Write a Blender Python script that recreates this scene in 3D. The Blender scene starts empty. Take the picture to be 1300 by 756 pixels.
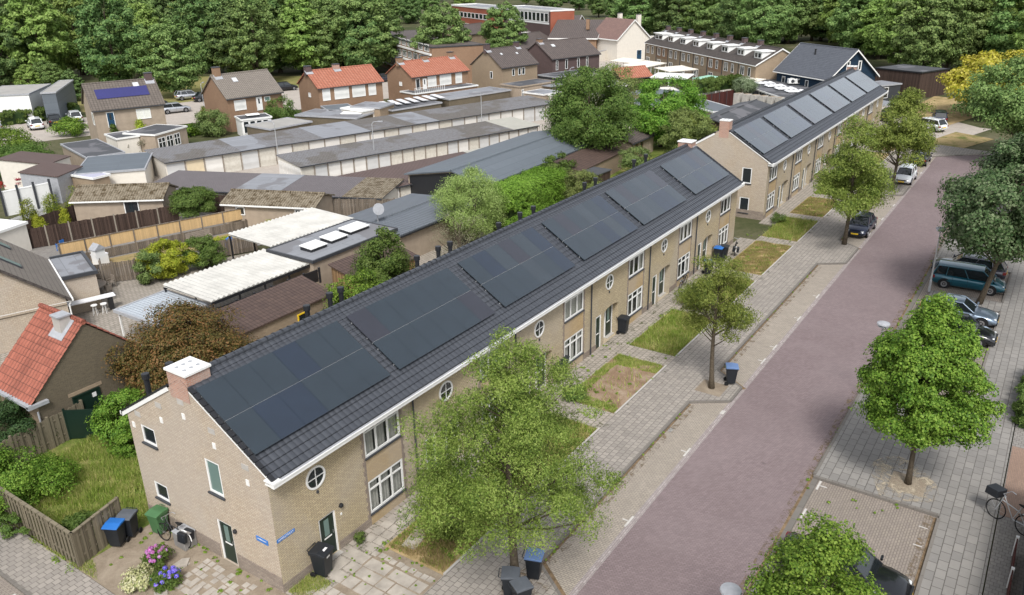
import bpy, math, random
import numpy as np
from mathutils import Vector, Matrix
R=math.radians; PI=math.pi
S=bpy.context.scene; COL=S.collection
rnd=random.Random(7)
# ------------------------------------------------------------------ camera (also used to turn a traced ground point into metres)
CP=(-15.673,-21.919,22.978); YAW,PITCH,ROLL=R(34.39397),R(22.45666),R(-1.0554); FPX=1030.12
_f=Vector((math.cos(PITCH)*math.cos(YAW),math.cos(PITCH)*math.sin(YAW),-math.sin(PITCH)))
_r=Vector((math.sin(YAW),-math.cos(YAW),0)); _u=_r.cross(_f)
_r2=_r*math.cos(ROLL)+_u*math.sin(ROLL); _u2=-_r*math.sin(ROLL)+_u*math.cos(ROLL)
CV=Vector(CP)
def ray(u,v): return _f+_r2*((u-650)/FPX)-_u2*((v-378)/FPX)
def G(u,v,z=0.0):
    d=ray(u,v); p=CV+d*((z-CV.z)/d.z); return Vector((p.x,p.y,z))
def PL(u,v,o,n):
    d=ray(u,v); n=Vector(n); return CV+d*(n.dot(Vector(o)-CV)/n.dot(d))
cd=bpy.data.cameras.new('camera'); cam=bpy.data.objects.new('camera',cd); COL.objects.link(cam)
cd.sensor_width=36; cd.sensor_fit='HORIZONTAL'; cd.lens=FPX*36/1300; cd.clip_start=.5; cd.clip_end=3000
m=Matrix((( _r2.x,_u2.x,-_f.x,CP[0]),(_r2.y,_u2.y,-_f.y,CP[1]),(_r2.z,_u2.z,-_f.z,CP[2]),(0,0,0,1)))
cam.matrix_world=m; S.camera=cam
# ------------------------------------------------------------------ mesh builder
class MB:
    def __init__(s): s.v=[]; s.f=[]; s.m=[]; s.uvp=[]
    def quad(s,*p,mi=0):
        i=len(s.v); s.v+=[tuple(q) for q in p]; s.f.append(tuple(range(i,i+len(p)))); s.m.append(mi)
    def obox(s,o,a,b,c,mi=0):
        o,a,b,c=Vector(o),Vector(a),Vector(b),Vector(c)
        if a.cross(b).dot(c)<0: a,b=b,a
        i=len(s.v); P=[o,o+a,o+a+b,o+b,o+c,o+a+c,o+a+b+c,o+b+c]
        s.v+=[tuple(p) for p in P]
        for f in ((3,2,1,0),(4,5,6,7),(0,1,5,4),(1,2,6,5),(2,3,7,6),(3,0,4,7)): s.f.append(tuple(i+k for k in f)); s.m.append(mi)
    def box(s,x0,x1,y0,y1,z0,z1,mi=0): s.obox((min(x0,x1),min(y0,y1),min(z0,z1)),(abs(x1-x0),0,0),(0,abs(y1-y0),0),(0,0,abs(z1-z0)),mi)
    def prism(s,poly,z0,z1,mi=0):
        a=sum(poly[i][0]*poly[(i+1)%len(poly)][1]-poly[(i+1)%len(poly)][0]*poly[i][1] for i in range(len(poly)))
        if a<0: poly=poly[::-1]
        n=len(poly); i=len(s.v); s.v+=[(p[0],p[1],z0) for p in poly]+[(p[0],p[1],z1) for p in poly]
        s.f.append(tuple(range(i+n-1,i-1,-1))); s.f.append(tuple(range(i+n,i+2*n))); s.m+=[mi,mi]
        for k in range(n): s.f.append((i+k,i+(k+1)%n,i+n+(k+1)%n,i+n+k)); s.m.append(mi)
    def extr(s,poly,d,mi=0):
        poly=[Vector(p) for p in poly]; d=Vector(d); n=len(poly); nn=Vector((0,0,0))
        for k in range(n): nn+=poly[k].cross(poly[(k+1)%n])
        if nn.dot(d)<0: poly=poly[::-1]
        i=len(s.v); s.v+=[tuple(p) for p in poly]+[tuple(p+d) for p in poly]
        s.f.append(tuple(range(i+n-1,i-1,-1))); s.f.append(tuple(range(i+n,i+2*n))); s.m+=[mi,mi]
        for k in range(n): s.f.append((i+k,i+(k+1)%n,i+n+(k+1)%n,i+n+k)); s.m.append(mi)
    def tube(s,path,r,n=8,mi=0,cap=True):
        path=[Vector(p) for p in path]; rs=r if isinstance(r,(list,tuple)) else [r]*len(path)
        i0=len(s.v); prev=None
        for k,p in enumerate(path):
            t=(path[min(k+1,len(path)-1)]-path[max(k-1,0)]).normalized()
            a=prev if prev is not None else (Vector((1,0,0)) if abs(t.x)<.8 else Vector((0,1,0)))
            a=(a-t*a.dot(t)).normalized(); b=t.cross(a); prev=a
            for j in range(n):
                q=2*PI*j/n; s.v.append(tuple(p+(a*math.cos(q)+b*math.sin(q))*rs[k]))
        for k in range(len(path)-1):
            for j in range(n):
                s.f.append((i0+k*n+j,i0+k*n+(j+1)%n,i0+(k+1)*n+(j+1)%n,i0+(k+1)*n+j)); s.m.append(mi)
        if cap:
            s.f.append(tuple(i0+j for j in range(n-1,-1,-1))); s.f.append(tuple(i0+(len(path)-1)*n+j for j in range(n))); s.m+=[mi,mi]
    def lathe(s,c,ax,prof,n=16,mi=0):
        c=Vector(c); ax=Vector(ax).normalized(); a=Vector((1,0,0)) if abs(ax.x)<.8 else Vector((0,1,0)); a=(a-ax*a.dot(ax)).normalized(); b=ax.cross(a)
        i0=len(s.v)
        for (h,r) in prof:
            for j in range(n): q=2*PI*j/n; s.v.append(tuple(c+ax*h+(a*math.cos(q)+b*math.sin(q))*r))
        for k in range(len(prof)-1):
            for j in range(n): s.f.append((i0+k*n+j,i0+k*n+(j+1)%n,i0+(k+1)*n+(j+1)%n,i0+(k+1)*n+j)); s.m.append(mi)
        s.f.append(tuple(i0+j for j in range(n-1,-1,-1))); s.f.append(tuple(i0+(len(prof)-1)*n+j for j in range(n))); s.m+=[mi,mi]
    def build(s,name,mats,parent=None,smooth=False,bevel=0):
        if not isinstance(mats,(list,tuple)): mats=[mats]
        me=bpy.data.meshes.new(name); me.from_pydata(s.v,[],s.f); me.update()
        for m in mats: me.materials.append(m)
        if len(mats)>1: me.polygons.foreach_set('material_index',s.m)
        autouv(me,s.uvp)
        if smooth: me.polygons.foreach_set('use_smooth',[True]*len(me.polygons))
        o=bpy.data.objects.new(name,me); COL.objects.link(o)
        if parent is not None: o.parent=parent
        if bevel:
            b=o.modifiers.new('bevel','BEVEL'); b.width=bevel; b.segments=2; b.limit_method='ANGLE'
        return o
def autouv(me,uvp=()):
    nv=len(me.vertices); nl=len(me.loops); npo=len(me.polygons)
    if nl==0: return
    co=np.empty(nv*3,np.float32); me.vertices.foreach_get('co',co); co=co.reshape(-1,3)
    nr=np.empty(npo*3,np.float32); me.polygons.foreach_get('normal',nr); nr=nr.reshape(-1,3)
    tot=np.empty(npo,np.int32); me.polygons.foreach_get('loop_total',tot)
    vi=np.empty(nl,np.int32); me.loops.foreach_get('vertex_index',vi)
    N=np.repeat(nr,tot,axis=0); Pp=co[vi]
    t=np.stack([-N[:,1],N[:,0],np.zeros(nl,np.float32)],1); ln=np.linalg.norm(t,axis=1); flat=ln<.12
    t/=np.maximum(ln,1e-6)[:,None]; t[flat]=(1,0,0); w=np.cross(N,t); w[flat]=(0,1,0)
    uv=np.stack([(Pp*t).sum(1),(Pp*w).sum(1)],1).astype(np.float32)
    if uvp:
        st=np.concatenate([[0],np.cumsum(tot)])
        for (f0,f1,o,U,V) in uvp:
            a,b=st[f0],st[f1]; q=Pp[a:b]-np.array(o,np.float32); uv[a:b,0]=q@np.array(U,np.float32); uv[a:b,1]=q@np.array(V,np.float32)
    l=me.uv_layers.new(name='UVMap'); l.data.foreach_set('uv',uv.ravel())
# ------------------------------------------------------------------ things
def tag(o,label=None,cat=None,group=None,kind=None):
    if label: o['label']=label
    if cat: o['category']=cat
    if group: o['group']=group
    if kind: o['kind']=kind
    return o
def thing(name,label,cat,loc=(0,0,0),rz=0,group=None):
    o=bpy.data.objects.new(name,None); o.empty_display_size=.2; COL.objects.link(o); o.location=loc; o.rotation_euler=(0,0,rz)
    return tag(o,label,cat,group)
def copy_tree(o,parent=None,label=None,group=None,loc=None,rz=None,scale=None):
    c=o.copy(); COL.objects.link(c)
    if parent is not None: c.parent=parent
    if label: c['label']=label
    if group: c['group']=group
    if loc is not None: c.location=loc
    if rz is not None: c.rotation_euler=(0,0,rz)
    if scale is not None: c.scale=scale if isinstance(scale,(tuple,list)) else (scale,)*3
    for ch in list(o.children): copy_tree(ch,c)
    return c
def struct(mb,name,mat): return tag(mb.build(name,mat),kind='structure')
# ------------------------------------------------------------------ materials
class NT:
    def __init__(s,name,rough=.8,spec=.3):
        s.m=bpy.data.materials.new(name); s.m.use_nodes=True; s.t=s.m.node_tree; s.n=s.t.nodes; s.L=s.t.links
        s.b=s.n['Principled BSDF']; s.b.inputs['Roughness'].default_value=rough; s.b.inputs['Specular IOR Level'].default_value=spec
        s.o=s.n['Material Output']
    def add(s,ty,**kw):
        n=s.n.new(ty)
        for k,v in kw.items():
            if k in n.inputs: n.inputs[k].default_value=v
            else: setattr(n,k,v)
        return n
    def ln(s,a,b): s.L.new(a,b)
    def noise(s,scale,detail=4,rough=.55,src='Object',dist=0):
        tc=s.add('ShaderNodeTexCoord'); n=s.add('ShaderNodeTexNoise'); n.inputs['Scale'].default_value=scale; n.inputs['Detail'].default_value=detail; n.inputs['Roughness'].default_value=rough; n.inputs['Distortion'].default_value=dist
        s.ln(tc.outputs[src],n.inputs['Vector']); return n.outputs['Fac']
    def ramp(s,fac,stops):
        r=s.add('ShaderNodeValToRGB'); e=r.color_ramp.elements
        while len(e)<len(stops): e.new(.5)
        for k,(p,c) in enumerate(stops): e[k].position=p; e[k].color=(*c,1)
        s.ln(fac,r.inputs['Fac']); return r.outputs['Color']
    def mix(s,fac,a,b,mode='MIX'):
        n=s.add('ShaderNodeMix',data_type='RGBA',blend_type=mode)
        for k,x in ((0,fac),(6,a),(7,b)):
            if hasattr(x,'links'): s.ln(x,n.inputs[k])
            else: n.inputs[k].default_value=x if k==0 else (*x,1)
        return n.outputs[2]
    def math(s,op,a,b=0):
        n=s.add('ShaderNodeMath',operation=op)
        for k,x in ((0,a),(1,b)):
            if hasattr(x,'links'): s.ln(x,n.inputs[k])
            else: n.inputs[k].default_value=x
        return n.outputs[0]
    def base(s,c):
        if hasattr(c,'links'): s.ln(c,s.b.inputs['Base Color'])
        else: s.b.inputs['Base Color'].default_value=(*c,1)
    def bump(s,h,strength=.4,dist=.02):
        b=s.add('ShaderNodeBump'); b.inputs['Strength'].default_value=strength; b.inputs['Distance'].default_value=dist
        s.ln(h,b.inputs['Height']); s.ln(b.outputs['Normal'],s.b.inputs['Normal'])
    def uv(s,rot=0,sx=1,sy=1):
        tc=s.add('ShaderNodeTexCoord'); mp=s.add('ShaderNodeMapping'); mp.inputs['Rotation'].default_value=(0,0,rot); mp.inputs['Scale'].default_value=(sx,sy,1)
        s.ln(tc.outputs['UV'],mp.inputs['Vector']); return mp.outputs['Vector']
    def sep(s,v):
        n=s.add('ShaderNodeSeparateXYZ'); s.ln(v,n.inputs[0]); return n.outputs
    def brick(s,v,w,h,mort,c1,c2,cm,bias=0,off=.5):
        n=s.add('ShaderNodeTexBrick'); n.offset=off; n.inputs['Scale'].default_value=1; n.inputs['Brick Width'].default_value=w; n.inputs['Row Height'].default_value=h; n.inputs['Mortar Size'].default_value=mort; n.inputs['Mortar Smooth'].default_value=.3; n.inputs['Bias'].default_value=bias
        n.inputs['Color1'].default_value=(*c1,1); n.inputs['Color2'].default_value=(*c2,1); n.inputs['Mortar'].default_value=(*cm,1); s.ln(v,n.inputs['Vector']); return n
def hexc(h):
    c=[int(h[i:i+2],16)/255 for i in (0,2,4)]; return tuple(((x+.055)/1.055)**2.4 if x>.04 else x/12.92 for x in c)
def sc(c,k): return tuple(x*k for x in c)
def plain(name,c,rough=.6,spec=.4,var=.12,vs=2.0,metal=0,bump=0,fine=18.):
    n=NT(name,rough,spec); n.b.inputs['Metallic'].default_value=metal
    f=n.noise(vs,5); g=n.noise(fine,3)
    a=n.ramp(f,[(.3,sc(c,1-var)),(.7,sc(c,1+var))]); n.base(n.mix(n.math('MULTIPLY',g,.35),a,sc(c,1-1.5*var)))
    if bump: n.bump(g,bump,.02)
    return n.m
def brickmat(name,c1,c2,cm,w=.22,h=.065,mort=.012,stain=.18,tone=None,bump=.25,speck=.25):
    n=NT(name,.9,.2); v=n.uv(); b=n.brick(v,w,h,mort,c1,c2,cm)
    f=n.noise(.55,5,.6); col=n.mix(n.math('MULTIPLY',n.ramp(f,[(.35,(0,0,0)),(.7,(1,1,1))]),stain),b.outputs['Color'],sc(c1,.55),'MIX')
    g=n.noise(9,4,.7); col=n.mix(n.math('MULTIPLY',n.ramp(g,[(.45,(0,0,0)),(.62,(1,1,1))]),speck),col,tone or sc(c2,.7))
    lg=n.noise(.22,4,.5,dist=1.0); col=n.mix(n.math('MULTIPLY',n.ramp(lg,[(.42,(0,0,0)),(.6,(1,1,1))]),.4),col,sc((.4,.36,.32),1.0) if c1[0]>.45 else sc(c2,.8))
    st=n.noise(3.2,6,.75,dist=1.5); col=n.mix(n.math('MULTIPLY',n.ramp(st,[(.52,(0,0,0)),(.75,(1,1,1))]),.35),col,sc(c2,1.25))
    n.base(col); n.bump(n.math('SUBTRACT',1,b.outputs['Fac']),bump,.01); return n.m
def tilemat(name,c,c2,tw=.3,th=.34,rough=.55,moss=None,spec=.4,bump=.7,strip=True,vd=.5):
    "roof tiles: wave across, stepped courses along the slope"
    n=NT(name,rough,spec); v=n.uv(0,1/tw,1/th); sx=n.sep(v)
    fx=n.math('FRACT',sx[0]); fy=n.math('FRACT',sx[1]); wave=n.math('SINE',n.math('MULTIPLY',fx,2*PI))
    b=n.brick(v,1,1,.035,c,c2,sc(c,.35),off=0)
    f=n.noise(1.1,5,.65); col=n.mix(n.math('MULTIPLY',f,.45),b.outputs['Color'],sc(c2,.75))
    valley=n.ramp(fx,[(0,(vd,vd,vd)),(.22,(1,1,1)),(.7,(1,1,1)),(.95,(vd*.9,vd*.9,vd*.9))]); lap=n.ramp(fy,[(0,(.35,.35,.35)),(.1,(.9,.9,.9)),(.2,(1,1,1))])  # shade in the tile valleys and under the laps, painted into the colour
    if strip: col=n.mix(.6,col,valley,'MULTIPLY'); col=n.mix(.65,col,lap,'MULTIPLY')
    if moss:
        mo=n.noise(2.2,6,.8,dist=.6); col=n.mix(n.ramp(mo,[(.48,(0,0,0)),(.6,(1,1,1))]),col,moss)
    n.base(col); h=n.math('ADD',n.math('MULTIPLY',wave,.5),n.math('MULTIPLY',fy,-1.2)); n.bump(h,bump,.03); return n.m
def corrmat(name,c,pitch=.18,rough=.7,moss=None,dark=.6,spec=.3,stain=None,rot=0,bands=None):
    n=NT(name,rough,spec); v=n.uv(rot,1/pitch,1); sx=n.sep(v); fx=n.math('FRACT',sx[0])
    w=n.ramp(fx,[(0,(dark,)*3),(.5,(1,1,1)),(1,(dark,)*3)]); f=n.noise(.8,6,.7); g=n.noise(.16,3)
    col=n.mix(f,sc(c,.82),sc(c,1.15)); 
    if bands: col=n.mix(n.ramp(g,[(.46,(0,0,0)),(.5,(1,1,1))]),col,bands)
    if stain: col=n.mix(n.math('MULTIPLY',n.ramp(n.noise(3,6,.8),[(.45,(0,0,0)),(.65,(1,1,1))]),.6),col,stain)
    if moss: col=n.mix(n.ramp(n.noise(1.7,7,.85,dist=.4),[(.47,(0,0,0)),(.58,(1,1,1))]),col,moss)
    col=n.mix(.8,col,w,'MULTIPLY'); n.base(col); n.bump(n.math('SINE',n.math('MULTIPLY',fx,2*PI)),.6,.04); return n.m
def feltmat(name,c,rough=.75,patch=None,seam=1.0,spec=.35,rot=0):
    n=NT(name,rough,spec); v=n.uv(rot,1,1); b=n.brick(v,8,seam,.03,c,sc(c,1.12),sc(c,.7)); f=n.noise(.5,6,.65); g=n.noise(.25,4,dist=.5)
    col=n.mix(n.math('MULTIPLY',f,.5),b.outputs['Color'],sc(c,.6)); col=n.mix(n.math('MULTIPLY',n.ramp(n.noise(1.6,6,.8),[(.55,(0,0,0)),(.7,(1,1,1))]),.3),col,sc(c,1.5))
    if patch: col=n.mix(n.ramp(g,[(.56,(0,0,0)),(.6,(1,1,1))]),col,patch)
    n.base(col); n.bump(n.noise(25,3),.25,.01); return n.m
def woodmat(name,c,board=.14,rough=.85,dark=.45,vertical=True,var=.4):
    n=NT(name,rough,.2); v=n.uv(0,1/board if vertical else 1,1 if vertical else 1/board); sx=n.sep(v); ax=sx[0] if vertical else sx[1]
    fx=n.math('FRACT',ax); fl=n.math('FLOOR',ax); wn=n.add('ShaderNodeTexWhiteNoise',noise_dimensions='1D'); n.ln(fl,wn.inputs['W'])
    col=n.mix(wn.outputs['Value'],sc(c,1-var),sc(c,1+var)); gap=n.ramp(fx,[(0,(dark*.5,)*3),(.08,(1,1,1)),(.92,(1,1,1)),(1,(dark*.5,)*3)])
    col=n.mix(n.math('MULTIPLY',n.noise(1.8,6,.8),.6),col,sc(c,.5)); n.base(n.mix(.9,col,gap,'MULTIPLY')); return n.m
def leafmat(name,c1,c2,c3=None,trans=.35,cs=.9,rough=.6):
    n=NT(name,rough,.25); gi=n.add('ShaderNodeNewGeometry'); oi=n.add('ShaderNodeObjectInfo')
    k=n.math('ADD',n.math('MULTIPLY',gi.outputs['Random Per Island'],.55),n.math('MULTIPLY',n.noise(cs,3,.6),.75))
    st=[(.35,c1),(.8,c2)] if c3 is None else [(.3,c1),(.6,c2),(.9,c3)]
    col=n.ramp(k,st); hs=n.add('ShaderNodeHueSaturation'); n.ln(col,hs.inputs['Color'])
    n.ln(n.math('ADD',n.math('MULTIPLY',oi.outputs['Random'],.03),.485),hs.inputs['Hue']); n.ln(n.math('ADD',n.math('MULTIPLY',oi.outputs['Random'],.3),.85),hs.inputs['Value'])
    c=hs.outputs['Color']; n.base(c); tr=n.add('ShaderNodeBsdfTranslucent'); n.ln(c,tr.inputs['Color']); mx=n.add('ShaderNodeMixShader'); mx.inputs[0].default_value=trans
    n.ln(n.b.outputs[0],mx.inputs[1]); n.ln(tr.outputs[0],mx.inputs[2]); n.ln(mx.outputs[0],n.o.inputs['Surface']); return n.m
def glassmat(name,op=.45,tint=(.02,.03,.03),rough=.03):
    n=NT(name,rough,.8); n.base(tint); tr=n.add('ShaderNodeBsdfTransparent'); mx=n.add('ShaderNodeMixShader'); mx.inputs[0].default_value=op
    n.ln(tr.outputs[0],mx.inputs[1]); n.ln(n.b.outputs[0],mx.inputs[2]); n.ln(mx.outputs[0],n.o.inputs['Surface']); return n.m
M={}
YB=((.58,.48,.305),(.45,.37,.24),(.27,.23,.17))
M['brick']=brickmat('yellow_brick',*YB,w=.26,h=.085,mort=.016,tone=(.24,.18,.115),speck=.35,bump=.5)
M['brick_gable']=brickmat('pale_brick',(.56,.475,.365),(.45,.375,.285),(.31,.265,.215),w=.26,h=.085,mort=.016,tone=(.33,.23,.17),speck=.4,bump=.5)
M['brick_spandrel']=brickmat('orange_yellow_brick',(.5,.37,.2),(.42,.3,.16),(.33,.26,.17),w=.21,h=.08,speck=.15)
M['brick_grey']=brickmat('weathered_plinth_brick',(.36,.3,.245),(.25,.2,.165),(.2,.175,.15),h=.085,tone=(.12,.1,.09))
M['brick_red']=brickmat('red_chimney_brick',(.46,.24,.17),(.36,.18,.13),(.42,.36,.31),h=.085)
M['brick_dark']=brickmat('mossy_brown_brick',(.16,.13,.09),(.115,.095,.068),(.17,.145,.105),tone=(.06,.055,.03))
M['brick_tan']=brickmat('tan_brick',(.37,.285,.195),(.29,.22,.155),(.3,.24,.17))
M['brick_brown']=brickmat('brown_brick',(.32,.2,.125),(.25,.155,.1),(.27,.19,.13))
M['brick_purple']=brickmat('purple_brown_brick',(.135,.09,.085),(.11,.075,.07),(.1,.08,.08))
M['brick_far']=brickmat('school_red_brick',(.36,.1,.06),(.3,.085,.05),(.3,.15,.1))
M['stucco_white']=plain('white_stucco',(.66,.62,.55),.85,.2,.06)
M['stucco_tan']=plain('tan_render',(.35,.285,.22),.9,.2,.14,1.5)
M['white']=plain('white_paint',(.76,.76,.74),.45,.5,.04,3)
M['door_white']=None
M['cream']=plain('cream_paint',(.62,.52,.36),.6,.3,.06)
M['black']=plain('black_metal',(.018,.019,.022),.4,.5,.1)
M['darkgrey']=plain('anthracite_trim',(.045,.048,.055),.5,.4,.1)
M['zinc']=plain('zinc_flashing',(.34,.35,.37),.5,.5,.15,4)
M['doorgreen']=plain('dark_green_door',(.008,.022,.016),.35,.5,.1)
M['doorblue']=plain('blue_door',(.01,.05,.1),.35,.5,.1)
M['glass']=glassmat('window_glass',.42)
M['glassdark']=NT('dark_window_glass',.05,.9).m; M['glassdark'].node_tree.nodes['Principled BSDF'].inputs['Base Color'].default_value=(.02,.026,.03,1)
M['glassteal']=NT('obscured_glass',.25,.6).m; M['glassteal'].node_tree.nodes['Principled BSDF'].inputs['Base Color'].default_value=(.13,.2,.18,1)
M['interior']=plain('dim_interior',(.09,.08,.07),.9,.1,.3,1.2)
M['curtain']=plain('curtain_fabric',(.72,.72,.66),.9,.1,.12,8)
M['shutter']=corrmat('roller_shutter',(.72,.72,.69),.12,.5,dark=.85,rot=PI/2)
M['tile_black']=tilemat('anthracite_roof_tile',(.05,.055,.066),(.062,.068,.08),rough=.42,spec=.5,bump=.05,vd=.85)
M['tile_black_far']=tilemat('blue_grey_roof_tile',(.085,.092,.11),(.11,.12,.14),tw=.34,th=.36,rough=.5)
M['tile_red']=tilemat('orange_red_tile',(.36,.12,.078),(.25,.08,.052),tw=.3,th=.4,rough=.75,bump=.1,moss=None)
M['tile_red_far']=tilemat('weathered_red_tile',(.36,.125,.075),(.42,.17,.11),tw=.5,th=.42,rough=.75)
M['tile_brown']=tilemat('brown_tile',(.115,.075,.06),(.085,.055,.046),tw=.27,th=.36,rough=.7,moss=None)
M['tile_grey']=tilemat('grey_brown_tile',(.16,.135,.115),(.125,.105,.09),tw=.4,th=.4,rough=.8)
M['tile_pink']=tilemat('faded_pink_tile',(.25,.155,.13),(.2,.125,.11),tw=.4,th=.4,rough=.8)
M['tile_grey2']=tilemat('pale_grey_tile',(.235,.205,.175),(.2,.175,.15),tw=.3,th=.38,rough=.8)
M['tile_dark']=tilemat('dark_brown_tile',(.085,.07,.062),(.065,.055,.05),tw=.4,th=.42,rough=.8)
M['slate_brown']=tilemat('brown_slate_tile',(.13,.105,.095),(.1,.082,.076),tw=.5,th=.36,rough=.75)
M['corr_white']=corrmat('white_corrugated_sheet',(.8,.79,.74),.2,.5,dark=.8)
M['corr_grey']=corrmat('grey_fibre_cement',(.17,.16,.15),.25,.85,stain=(.1,.08,.06),bands=(.22,.22,.23))
M['corr_pale']=corrmat('pale_fibre_cement',(.42,.41,.36),.25,.8,dark=.85)
M['corr_moss']=corrmat('mossy_fibre_cement',(.26,.22,.16),.25,.9,moss=(.085,.06,.03),dark=.45)
M['corr_brown']=corrmat('brown_profiled_sheet',(.13,.09,.08),.3,.6,dark=.55)
M['corr_purple']=corrmat('purple_grey_sheet',(.15,.135,.14),.25,.8,dark=.7)
M['metal_roof']=corrmat('anthracite_standing_seam',(.12,.135,.155),.35,.45,dark=.75,spec=.5)
M['felt']=feltmat('dark_roofing_felt',(.075,.078,.085),patch=(.13,.13,.14))
M['felt_light']=feltmat('pale_grey_roofing_felt',(.24,.25,.27),patch=(.17,.17,.18))
M['felt_metal']=feltmat('slate_blue_membrane',(.12,.14,.16),rough=.6,seam=1.1)
M['felt_lav']=feltmat('lavender_grey_membrane',(.42,.42,.52),rough=.5)
M['gravelroof']=plain('gravel_roof',(.33,.32,.3),.9,.2,.12,.5)
M['bargeboard']=M['white']
M['fence_dark']=woodmat('dark_brown_fence_board',(.075,.05,.04))
M['fence_grey']=woodmat('weathered_fence_board',(.2,.165,.13),.16)
M['bamboo']=woodmat('bamboo_screen',(.62,.43,.22),.06,dark=.8,var=.12)
M['fence_post']=plain('concrete_post',(.25,.22,.18),.9,.2,.15)
M['timber']=woodmat('bare_timber',(.32,.2,.1),.12)
M['wood_grey']=plain('weathered_teak',(.27,.23,.19),.8,.2,.2,6)
M['bark']=plain('tree_bark',(.105,.085,.062),.95,.1,.35,9,bump=.8,fine=22)
M['bark_dark']=plain('dark_bark',(.05,.042,.035),.95,.1,.35,9,bump=.6)
M['lav_white']=plain('white_pvc',(.75,.76,.78),.4,.5,.03)
M['rubber']=plain('tyre_rubber',(.012,.012,.013),.8,.3,.1)
M['chrome']=plain('alloy_metal',(.45,.46,.48),.3,.5,.05,metal=.8)
M['steel']=plain('galvanised_steel',(.42,.43,.44),.45,.5,.1,metal=.3)
M['bin_black']=plain('black_bin_plastic',(.016,.019,.024),.45,.4,.15)
M['bin_blue']=plain('blue_bin_plastic',(.02,.14,.45),.4,.5,.08)
M['bin_palblue']=plain('faded_blue_bin_plastic',(.12,.2,.38),.5,.4,.08)
M['bin_green']=plain('green_bin_plastic',(.06,.15,.06),.5,.4,.15)
M['bin_greylid']=plain('grey_bin_lid',(.09,.1,.115),.5,.4,.15)
M['sticker']=plain('white_sticker',(.7,.7,.7),.5,.3,.03)
M['signblue']=plain('blue_enamel_sign',(.02,.16,.5),.3,.5,.03)
M['plate']=plain('yellow_plate',(.75,.5,.03),.4,.4,.02)
M['lamp_red']=plain('red_lens',(.16,.008,.008),.2,.6,.05)
M['lamp_clear']=plain('clear_lens',(.6,.62,.62),.15,.7,.05)
M['terracotta']=plain('terracotta_pot',(.42,.13,.05),.7,.3,.1)
M['stone']=plain('pale_concrete',(.42,.4,.37),.9,.2,.12)
M['stone_dark']=plain('grey_box',(.25,.24,.23),.8,.2,.1)
M['awning']=plain('cream_canvas',(.7,.66,.58),.8,.2,.05)
M['awning_green']=plain('mint_canvas',(.28,.5,.38),.8,.2,.06)
# ------------------------------------------------------------------ building helpers
def tiled(mb,o,U,L,V,SL,N,tw,th,amp=.022,step=.03,ns=6,mi=0):
    o,U,V,N=map(Vector,(o,U,V,N)); nx=max(1,int(round(L/tw)))*ns; ny=max(1,int(round(SL/th))); dx=L/nx; dy=SL/ny
    f0=len(mb.f); prof=[amp*(1-math.cos(2*PI*(i%ns)/ns))**.8*.9 for i in range(nx+1)]
    for j in range(ny):
        i0=len(mb.v); rr=.012*rnd.random()
        for a,(yy,h) in enumerate(((j*dy,step),((j+1)*dy,.004))):
            for i in range(nx+1): mb.v.append(tuple(o+U*(i*dx)+V*yy+N*(h+prof[i])))
        for i in range(nx): mb.f.append((i0+i,i0+i+1,i0+nx+1+i+1,i0+nx+1+i)); mb.m.append(mi)
        i1=len(mb.v)
        for i in range(nx+1): mb.v.append(tuple(o+U*(i*dx)+V*(j*dy)+N*-.01))
        for i in range(nx): mb.f.append((i1+i,i1+i+1,i0+i+1,i0+i)); mb.m.append(mi)
    ku,kv=tw/(dx*ns),th/dy; mb.uvp.append((f0,len(mb.f),tuple(o),tuple(U*ku),tuple(V*kv)))
def wallgrid(mb,o,r,n,W,z0,z1,holes,depth=.12,back=False,mi=0):
    "vertical wall sheet with openings (a0,a1,h0,h1,depth); n = outward normal"
    o,r,n=map(Vector,(o,r,n)); U=Vector((0,0,1))
    xs=sorted({0,W}|{h[0] for h in holes}|{h[1] for h in holes}); zs=sorted({z0,z1}|{h[2] for h in holes}|{h[3] for h in holes})
    P=lambda a,z,d=0:o+r*a+U*z-n*d
    flip=r.cross(U).dot(n)<0
    def q(*p): mb.quad(*(p[::-1] if flip else p),mi=mi)
    for i in range(len(xs)-1):
        for j in range(len(zs)-1):
            cx=(xs[i]+xs[i+1])/2; cz=(zs[j]+zs[j+1])/2
            if any(h[0]<cx<h[1] and h[2]<cz<h[3] for h in holes): continue
            q(P(xs[i],zs[j]),P(xs[i+1],zs[j]),P(xs[i+1],zs[j+1]),P(xs[i],zs[j+1]))
    for h in holes:
        a0,a1,h0,h1=h[:4]; d=h[4] if len(h)>4 else depth
        q(P(a0,h0),P(a0,h0,d),P(a0,h1,d),P(a0,h1)) if flip else q(P(a0,h0),P(a0,h1),P(a0,h1,d),P(a0,h0,d))
        q(P(a1,h0,d),P(a1,h0),P(a1,h1),P(a1,h1,d))
        q(P(a0,h1),P(a1,h1),P(a1,h1,d),P(a0,h1,d)); q(P(a0,h0,d),P(a1,h0,d),P(a1,h0),P(a0,h0))
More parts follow.
